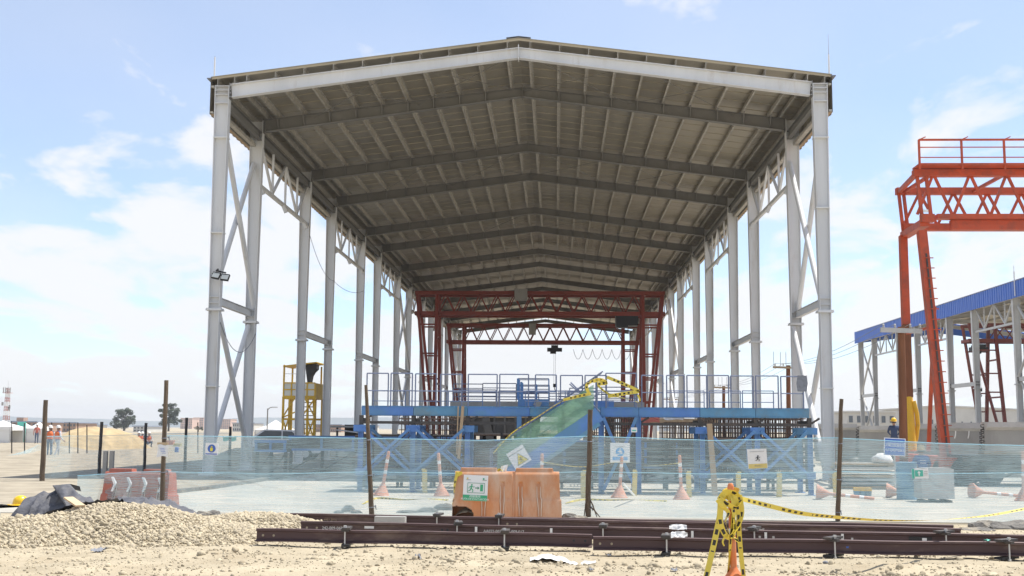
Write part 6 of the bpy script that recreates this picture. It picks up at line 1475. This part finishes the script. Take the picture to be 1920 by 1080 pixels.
x = P(34, 790, 262).x; m = MB(); m.box((x, 264, P(34, 787, 262).z - .6), (1.6, 2.2, 2.2)); solo('roof_house', m, 'brick_far', 'small brick roof house on top of the tan brick building', 'building')
far_block('long low brick building behind the two workers', 'far_building', 88, 142, 793.5, 300, 'brick_far', 9, 2)
far_block('low greyish building right of the long brick one', 'far_building', 144, 165, 797, 320, 'plaster_far', 4, 2)
far_block('low pale building between the two trees', 'far_building', 250, 276, 800, 340, 'plaster_far', 4, 2, 'roof_far')
far_block('left pink apartment block beyond the trees', 'apartment_block', 338, 360, 784.5, 900, 'pink_far', 7, 6, 'pink_far', 18)
far_block('middle pink apartment block beyond the trees', 'apartment_block', 362, 381, 783.5, 950, 'pink_far', 6, 6, 'pink_far', 18)
far_block('right pink apartment block ending at the left shed column', 'apartment_block', 403, 432, 786.5, 940, 'pink_far', 8, 6, 'pink_far', 18)
far_block('row of low distant houses left of the yellow tower', 'far_building', 436, 476, 794, 420, 'plaster_far', 10, 2)
far_block('row of low distant houses right of the yellow tower', 'far_building', 592, 640, 797, 420, 'brick_far', 12, 2)
far_block('row of low distant pale houses behind the left columns', 'far_building', 640, 700, 798, 430, 'plaster_far', 12, 2)
far_block('white block building with large windows at the far right', 'far_building', 1588, 1680, 774, 190, 'plaster_far', 6, 2, 'plaster_far', 14, (.46, .46), single=False)
far_block('long cream hall behind the girders at the far right', 'far_building', 1690, 1760, 768, 215, 'plaster_far', 3, 1, 'plaster_far', 14, (.12, .16), slope=-.6)
far_block('low cream hall right of the crane at the far right', 'far_building', 1762, 2000, 763, 235, 'plaster_far', 14, 1, 'plaster_far', 14, (.16, .16), slope=1.0)
# dark open shelter left of the platform
x0, x1 = P(618, 805, 62).x, P(668, 805, 62).x; sh = thing('site_shelter', 'small dark site shelter with flat roof left of the platform', 'shelter', ((x0 + x1) / 2, 62, 0))
m = MB(); m.box(((x0 + x1) / 2, 63, P(640, 800, 62).z), (x1 - x0 + .3, 2.8, .10)); part(sh, 'roof', m, 'concrete'); m = MB(); m.box(((x0 + x1) / 2 + .2, 64, 1.0), (x1 - x0 - .5, .1, 1.55)); part(sh, 'back_wall', m, 'dark_steel')
for x in (x0, x1):
    for yy in (61.8, 64.2): m = MB(); m.box((x, yy, .85), (.1, .1, 1.7)); part(sh, 'post', m, 'dark_steel')
m = MB(); m.bar((x0 + .5, 61.6, P(645, 806, 61.6).z), (x1 + .2, 61.6, P(645, 811, 61.6).z), .9, .05); part(sh, 'awning', m, 'cloth_white')
# parked white car
cy = 58.0; c0, c1 = P(505, 812, cy).x, P(552, 812, cy).x; car = thing('parked_car', 'white car parked behind the blue mould near the yellow tower', 'car', ((c0 + c1) / 2, cy, 0)); L0 = 3.9; xm = (c0 + c1) / 2
pr = [(-1.95, .35), (1.95, .35), (1.98, .75), (1.85, .92), (1.05, 1.0), (.55, 1.46), (-.9, 1.50), (-1.6, 1.05), (-1.95, .95)]
m = MB(); m.prism([(xm + a, cy, b) for a, b in pr], (0, 1.65, 0)); part(car, 'body', m, 'car_white')
for poly in ([(.05, 1.03), (.92, 1.03), (.5, 1.40), (.05, 1.42)], [(-.02, 1.03), (-.02, 1.42), (-.85, 1.44), (-1.4, 1.06)]):
    m = MB(); m.prism([(xm + a, cy - .012, b) for a, b in poly], (0, .01, 0)); part(car, 'window', m, 'glass_far')
for x in (-1.2, 1.2):
    for yy in (cy + .08, cy + 1.57):
        m = MB(); m.lathe((xm + x, yy, .32), [(.2, -.1), (.32, -.1), (.32, .1), (.2, .1)], 18, (0, 1, 0)); w = part(car, 'wheel', m, 'tyre'); m = MB(); m.lathe((xm + x, yy, .32), [(.19, -.105), (.19, .105)], 14, (0, 1, 0)); part(w, 'rim', m, 'zinc')
m = MB(); m.box((xm + 1.93, cy + .3, .78), (.08, .3, .12)); part(car, 'headlight', m, 'lamp_glass')
# lamp post
y = 95; p = P(502, 766, y); t = thing('lamp_post', 'slim street lamp with a curved arm beyond the left columns', 'lamp post', (p.x, y, 0)); m = MB(); m.tube((p.x, y, 0), (p.x, y, p.z), .06, .05, 8); part(t, 'post', m, 'concrete'); m = MB(); q = P(512, 764.5, y); m.path([(p.x, y, p.z - .1), (p.x + .2, y, p.z + .08), (q.x, y, q.z + .05)], .04, 6); a_ = part(t, 'arm', m, 'concrete'); m = MB(); m.box((q.x + .15, y, q.z + .04), (.4, .2, .08)); part(t, 'lamp_head', m, 'zinc')
# communication tower, red and white
y = 480; p = P(13, 728, y); bx = P(11, 800, y).x; t = thing('radio_mast', 'red and white lattice radio mast at the left edge', 'radio mast', (bx, y, 0)); n = 9; hw = 1.0
for k in range(n):
    z0, z1 = p.z * k / n, p.z * (k + 1) / n; w0, w1 = lerp(1.0, .55, k / n), lerp(1.0, .55, (k + 1) / n); m = MB()
    for sx in (-1, 1):
        for sy in (-1, 1): m.bar((bx + sx * w0, y + sy * w0, z0), (bx + sx * w1, y + sy * w1, z1), .2, .2)
        m.bar((bx - w0, y + sx * w0, z0), (bx + w1, y + sx * w1, z1), .13, .13); m.bar((bx + w0, y + sx * w0, z0), (bx - w1, y + sx * w1, z1), .13, .13)
    m.bar((bx - w1, y - w1, z1), (bx + w1, y - w1, z1), .14, .14)
    part(t, 'lattice_section', m, 'barrier_red' if k % 2 == 0 else 'white_paint')
for dx in (-1.4, -.5, .5, 1.4):
    m = MB(); m.box((bx + dx, y - 1, p.z - .8), (.35, .3, 2.2)); part(t, 'antenna', m, 'concrete')
m = MB(); m.box((bx, y, p.z - 1.9), (3.2, 2.6, .15)); part(t, 'ring_platform', m, 'barrier_red'); m = MB(); m.tube((bx, y, p.z), (bx, y, p.z + 3), .07, n=5); part(t, 'spike', m, 'zinc')
for dx, z in ((-1.5, .62), (1.5, .55), (1.4, .5)):
    m = MB(); m.box((bx + dx, y - 1, p.z * z), (.7, .4, 1.4)); part(t, 'antenna', m, 'concrete')

# trees
def tree(label, px, top, wpx, Y, seed, tall=1.0, nb=26, nl=3000, light=.3):
    rng = random.Random(seed); x = P(px, 800, Y).x; H = P(px, top, Y).z; Wd = wpx * Y / FPX / 2
    t = thing('broad_tree', label, 'tree', (x, Y, 0), 'broad dark trees at the left')
    m = MB(); pts = [Vector((x, Y, 0)), Vector((x + .1, Y, H * .2)), Vector((x - .1, Y, H * .4)), Vector((x + .1, Y, H * .62))]; m.path(pts, [Wd * .09, Wd * .07, Wd * .055, Wd * .02], 8)
    lobes = []
    for k in range(nb):
        a = rng.uniform(0, 2 * math.pi); h = rng.uniform(.22, .97); rr = Wd * (1 - abs(h - .48) ** 1.8 * 1.9) * rng.uniform(.35, .9)
        c = Vector((x + math.cos(a) * rr, Y + math.sin(a) * rr, H * h - .05 * H)); lobes.append((c, Wd * rng.uniform(.13, .27)))
        m.path([pts[1].lerp(pts[3], min(1, h)), (pts[1].lerp(pts[3], min(1, h)) + c) / 2 + Vector((0, 0, -.02 * H)), c], [Wd * .03, Wd * .02, Wd * .008], 5)
    part(t, 'trunk', m, 'trunk')
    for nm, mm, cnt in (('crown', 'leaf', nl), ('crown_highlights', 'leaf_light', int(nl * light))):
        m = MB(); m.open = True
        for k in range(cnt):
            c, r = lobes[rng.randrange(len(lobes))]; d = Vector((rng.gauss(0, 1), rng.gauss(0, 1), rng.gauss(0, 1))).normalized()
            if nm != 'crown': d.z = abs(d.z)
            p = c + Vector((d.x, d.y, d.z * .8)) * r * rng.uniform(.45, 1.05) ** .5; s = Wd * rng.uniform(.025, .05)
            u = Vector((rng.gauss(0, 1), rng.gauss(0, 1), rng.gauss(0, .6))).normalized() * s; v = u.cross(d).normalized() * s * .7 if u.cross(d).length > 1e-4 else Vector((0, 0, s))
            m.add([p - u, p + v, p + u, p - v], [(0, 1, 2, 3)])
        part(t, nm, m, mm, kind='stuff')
    return t
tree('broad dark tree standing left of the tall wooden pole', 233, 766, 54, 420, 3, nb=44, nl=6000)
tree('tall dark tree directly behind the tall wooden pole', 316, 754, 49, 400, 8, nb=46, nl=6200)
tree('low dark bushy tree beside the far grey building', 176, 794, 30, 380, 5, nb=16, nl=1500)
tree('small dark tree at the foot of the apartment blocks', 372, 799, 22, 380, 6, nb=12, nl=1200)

# sand heaps on the far left
def heap(label, px0, px1, top, Y, mm, seed, d=3.0, group='earth heaps beyond the fences'):
    x0, x1 = P(px0, 830, Y).x, P(px1, 830, Y).x; H = P((px0 + px1) / 2, top, Y).z; m = MB(); n = 40; rows = []
    for j in range(21):
        r = []
        for i in range(n + 1):
            u, v = i / n * 2 - 1, j / 20 * 2 - 1; q = max(0, 1 - (abs(u) ** 2.2 + abs(v) ** 2)); r.append((lerp(x0, x1, i / n), Y + v * d, H * q ** .75 * (1 + .28 * fbm(u * 2.5, v * 2.5, seed, 1, 4)) - .03))
        rows.append(r)
    m.grid(rows); return solo('earth_heap', m, mm, label, 'earth heap', group, smooth=True)
heap('yellow sand heap behind the far fence at the left', 108, 262, 801, 84, 'ochre_sand', 1, 6)
heap('low brown earth bank in front of the white tents', 20, 140, 834, 74, 'yard', 2, 5)
heap('low dry bank behind the far fence at the shed corner', 400, 520, 838, 52, 'yard', 3, 3)

# ================================================================== PEOPLE
def person(label, loc, rz, J, colors, hat, vest=None, name='person', lettering=False):
    """One skinned body; J overrides joints (metres, facing -Y, feet at z=0)."""
    B = dict(pelvis=(0, 0, .95), waist=(0, 0, 1.08), chest=(0, 0, 1.30), neck=(0, 0, 1.46), jaw=(0, -.02, 1.53), head=(0, .0, 1.62), crown=(0, .01, 1.70), nose=(0, -.115, 1.585),
             shL=(.17, 0, 1.40), elL=(.25, .02, 1.12), wrL=(.26, -.06, .88), shR=(-.17, 0, 1.40), elR=(-.25, .02, 1.12), wrR=(-.26, -.06, .88),
             hiL=(.09, 0, .90), knL=(.10, -.03, .50), anL=(.10, .02, .09), toL=(.12, -.15, .035), hiR=(-.09, 0, .90), knR=(-.10, -.03, .50), anR=(-.10, .02, .09), toR=(-.12, -.15, .035))
    B.update(J); rad = dict(pelvis=.135, waist=.125, chest=.145, neck=.055, jaw=.062, head=.088, crown=.06, nose=.012, shL=.07, elL=.045, wrL=.03, shR=.07, elR=.045, wrR=.03, hiL=.095, knL=.062, anL=.042, toL=.035, hiR=.095, knR=.062, anR=.042, toR=.035)
    E_ = [('pelvis', 'waist', 'top'), ('waist', 'chest', 'top'), ('chest', 'neck', 'top'), ('neck', 'jaw', 'skin'), ('jaw', 'head', 'skin'), ('head', 'crown', 'skin'), ('jaw', 'nose', 'skin'), ('chest', 'shL', 'top'), ('shL', 'elL', 'sleeve'), ('elL', 'wrL', 'sleeve'), ('chest', 'shR', 'top'), ('shR', 'elR', 'sleeve'), ('elR', 'wrR', 'sleeve'),
          ('pelvis', 'hiL', 'legs'), ('hiL', 'knL', 'legs'), ('knL', 'anL', 'legs'), ('anL', 'toL', 'boot'), ('pelvis', 'hiR', 'legs'), ('hiR', 'knR', 'legs'), ('knR', 'anR', 'legs'), ('anR', 'toR', 'boot')]
    for s in 'LR':
        w = Vector(B['wr' + s]); e = Vector(B['el' + s]); d = (w - e).normalized(); sd = Vector((1 if s == 'L' else -1, 0, 0)); fw = d.cross(sd).normalized()
        B['pa' + s] = tuple(w + d * .085); rad['pa' + s] = .033; E_.append(('wr' + s, 'pa' + s, 'skin'))
        for k, (o, ln) in enumerate(((-.03, .072), (-.01, .085), (.01, .08), (.03, .062))):
            a, b = 'f%d%s' % (k, s), 'g%d%s' % (k, s); B[a] = tuple(w + d * (.10 + ln * .45) + fw * o); B[b] = tuple(w + d * (.095 + ln) + fw * o - sd * .02); rad[a] = .0095; rad[b] = .0085; E_ += [('pa' + s, a, 'skin'), (a, b, 'skin')]
        a, b = 't' + s, 'u' + s; B[a] = tuple(w + d * .05 + fw * -.045 ); B[b] = tuple(w + d * .095 + fw * -.062 - sd * .01); rad[a] = .012; rad[b] = .010; E_ += [('wr' + s, a, 'skin'), (a, b, 'skin')]
    ks = list(B); ix = {k: i for i, k in enumerate(ks)}; me = bpy.data.meshes.new('body_skeleton'); me.from_pydata([B[k] for k in ks], [(ix[a], ix[b]) for a, b, _ in E_], [])
    o = bpy.data.objects.new('body_source', me); COL.objects.link(o); o.modifiers.new('skin', 'SKIN'); o.modifiers.new('sub', 'SUBSURF').levels = 1
    for i, k in enumerate(ks): v = me.skin_vertices[0].data[i]; v.radius = (rad[k], rad[k]); v.use_root = k == 'pelvis'
    dg = bpy.context.evaluated_depsgraph_get(); bm_ = bpy.data.meshes.new_from_object(o.evaluated_get(dg)); bpy.data.objects.remove(o)
    order = ['top', 'sleeve', 'legs', 'skin', 'boot']; bm_.materials.clear()
    for k in order: bm_.materials.append(MAT[colors[k]])
    segs_ = [(np.array(B[a]), np.array(B[b]), order.index(c)) for a, b, c in E_]
    for p in bm_.polygons:
        c = np.array(p.center); best = 9
        for a, b, mi in segs_:
            ab = b - a; q = max(0, min(1, (c - a) @ ab / (ab @ ab))); dd = np.linalg.norm(c - a - ab * q)
            if dd < best: best = dd; p.material_index = mi
        p.use_smooth = True
    t = thing(name, label, 'person', loc, 'site workers', rz=rz, local=True); bo = bpy.data.objects.new('body', bm_); COL.objects.link(bo); bo.parent = t
    h = Vector(B['head']); up_ = (Vector(B['crown']) - Vector(B['jaw'])).normalized(); fd = Vector((0, -1, 0)); bse = h + up_ * .035
    m = MB(); m.lathe(bse, [(.118, 0), (.118, .03), (.108, .075), (.08, .115), (.04, .135), (.005, .138)], 18, up_); hh = part(t, 'hard_hat', m, hat, smooth='auto')
    m = MB(); m.lathe(bse, [(.145, -.004), (.146, .004), (.118, .012)], 18, up_); m.box(bse + fd * .14, (.16, .07, .01)); part(hh, 'brim', m, hat)
    m = MB(); m.path([Vector(B['jaw']) + Vector((-.075, .03, .06)), Vector(B['jaw']) + Vector((0, .085, .05)), Vector(B['jaw']) + Vector((.075, .03, .06))], .03, 6); part(t, 'hair', m, 'ink')
    for sx in (-1, 1):
        m = MB(); m.box(Vector(B['jaw']) + Vector((sx * .092, .0, .06)), (.015, .035, .055)); part(t, 'ear', m, 'skin')
    if vest:
        pv, ch = Vector(B['waist']), Vector(B['neck']); ax = (ch - pv).normalized(); m = MB(); m.lathe(pv, [(.168, -.06), (.165, .05), (.178, .20), (.17, .30), (.11, .37)], 16, ax); part(t, 'vest', m, vest, smooth='auto')
        m = MB(); m.lathe(pv, [(.175, .06), (.178, .10)], 16, ax); part(t, 'reflective_strip', m, 'sign_white', smooth='auto')
    return t
CO = dict(top='cloth_navy', sleeve='cloth_pale', legs='jeans', skin='skin', boot='ink')
WALK = dict(knL=(.09, -.16, .52), anL=(.09, -.14, .10), toL=(.10, -.31, .05), knR=(-.09, .06, .50), anR=(-.09, .25, .12), toR=(-.10, .12, .035), elL=(.25, .10, 1.13), wrL=(.27, .06, .90), elR=(-.25, -.06, 1.14), wrR=(-.26, -.20, .95))
SQ = dict(pelvis=(0, 0.05, .38), waist=(0, 0.0, .50), chest=(0, -.06, .72), neck=(0, -.09, .88), jaw=(0, -.12, .95), head=(0, -.10, 1.04), crown=(0, -.09, 1.12), nose=(0, -.235, 1.005), shL=(.18, -.06, .82), elL=(.27, -.14, .57), wrL=(.18, -.36, .52), shR=(-.18, -.06, .82), elR=(-.27, -.14, .57), wrR=(-.18, -.36, .52),
          hiL=(.11, .03, .36), knL=(.16, -.36, .44), anL=(.14, -.16, .09), toL=(.16, -.36, .035), hiR=(-.11, .03, .36), knR=(-.16, -.36, .44), anR=(-.14, -.16, .09), toR=(-.16, -.36, .035))
g = G(96, 853); person('worker in orange vest and white hard hat walking by the left post', (g.x - .25, g.y + .3, -.15), R(200), WALK, CO, 'helmet_white', 'vest_orange')
person('worker in orange and blue vest with white helmet, right of the left post pair', (g.x + .42, g.y - .2, -.15), R(150), dict(WALK, elR=(-.30, .06, 1.14), wrR=(-.42, -.02, .98)), dict(CO, top='cloth_blue', legs='cloth_pale'), 'helmet_white', 'vest_orange')
for px, lab in ((69, 'small red-shirted worker beside the right white tent'),):
    y = 105.0; x = P(px, 815, y).x; person(lab, (x, y, 0), R(20), {}, dict(CO, top='red_cloth' if px == 69 else 'cloth_navy', sleeve='red_cloth' if px == 69 else 'cloth_navy'), 'helmet_white')
for px, rz_, lab in ((261, 10, 'crouching orange-vested worker at the right foot of the sand heap'), (266, 170, 'second orange-vested worker crouching close beside the first'), (279, 40, 'orange-vested worker crouching alone left of the tall wooden pole')):
    y = 90.0; x = P(px, 815, y).x; person(lab, (x, y, 0), R(rz_), SQ, CO, 'helmet_white', 'vest_orange')
y = 52.5; x = P(1676, 800, y).x; person('worker in navy overalls with back bent behind the site sign', (x, y, .42), R(165), dict(elL=(.25, -.12, 1.16), wrL=(.16, -.3, 1.05), elR=(-.25, -.12, 1.16), wrR=(-.16, -.3, 1.05)), dict(CO, sleeve='cloth_navy', legs='cloth_navy'), 'helmet_yellow')
y = 36.5; x = P(1729, 860, y).x; t = person('crouching worker in blue jacket and tan hard hat behind the concrete block', (x, y, -.0), R(178), SQ, dict(CO, top='cloth_blue', sleeve='cloth_blue', legs='cloth_blue'), 'helmet_tan')
m = MB(); m.box((0, .10, .24), (.40, .34, .03)); m.box((-.16, .10, .115), (.04, .3, .22)); m.box((.16, .10, .115), (.04, .3, .22)); solo_loc = Vector((x, y, 0))
m.v = [tuple(Matrix.Rotation(R(178), 3, 'Z') @ Vector(v) + solo_loc) for v in m.v]; solo('low_stool', m, 'timber', 'low timber stool under the crouching worker', 'stool')
for z in (.74, .66):
    m = MB(); m.box((0, .10 + .0, z), (.18, .01, .025)); part(t, 'back_lettering', m, 'sign_white')
# small orange and yellow site gear beyond the far fence
for k, (px, py, w, h, mm, lab, nm) in enumerate(((318, 826, .75, .36, 'cone_orange', 'orange crate beyond the far fence near the tall pole', 'site_crate'), (333, 829, .55, .22, 'stake_yellow', 'yellow crate beside the orange one beyond the far fence', 'site_crate'), (331, 840, .24, .30, 'sign_blue', 'small blue drum beyond the far fence', 'small_drum'))):
    g = G(px, py + 8); m = MB()
    if nm == 'small_drum': m.lathe((g.x, g.y, 0), [(w * .5, 0), (w * .52, .03), (w * .5, h), (w * .4, h + .02)], 14)
    else: m.box((g.x, g.y, h / 2), (w, .5, h)); m.box((g.x, g.y, h + .015), (w + .06, .55, .03))
    solo(nm, m, mm, lab, 'crate' if nm == 'site_crate' else 'drum')

# ================================================================== HAZE
mb = MB(); mb.box((0, 0, 0), (1, 1, 1)); mb.v = [(x * 6000, 1350 + y * 3900, -3.5 + (z + .5) * 55) for x, y, z in mb.v]
m = bpy.data.materials.new('haze_air'); m.use_nodes = True; MAT['haze_air'] = m; t = m.node_tree; t.nodes.clear()
pv = t.nodes.new('ShaderNodeVolumePrincipled'); pv.inputs['Color'].default_value = (.92, .95, 1.0, 1); pv.inputs['Density'].default_value = .00030; pv.inputs['Anisotropy'].default_value = .2
mo = t.nodes.new('ShaderNodeOutputMaterial'); t.links.new(pv.outputs[0], mo.inputs['Volume'])
structure('haze', mb, 'haze_air', kind='stuff')
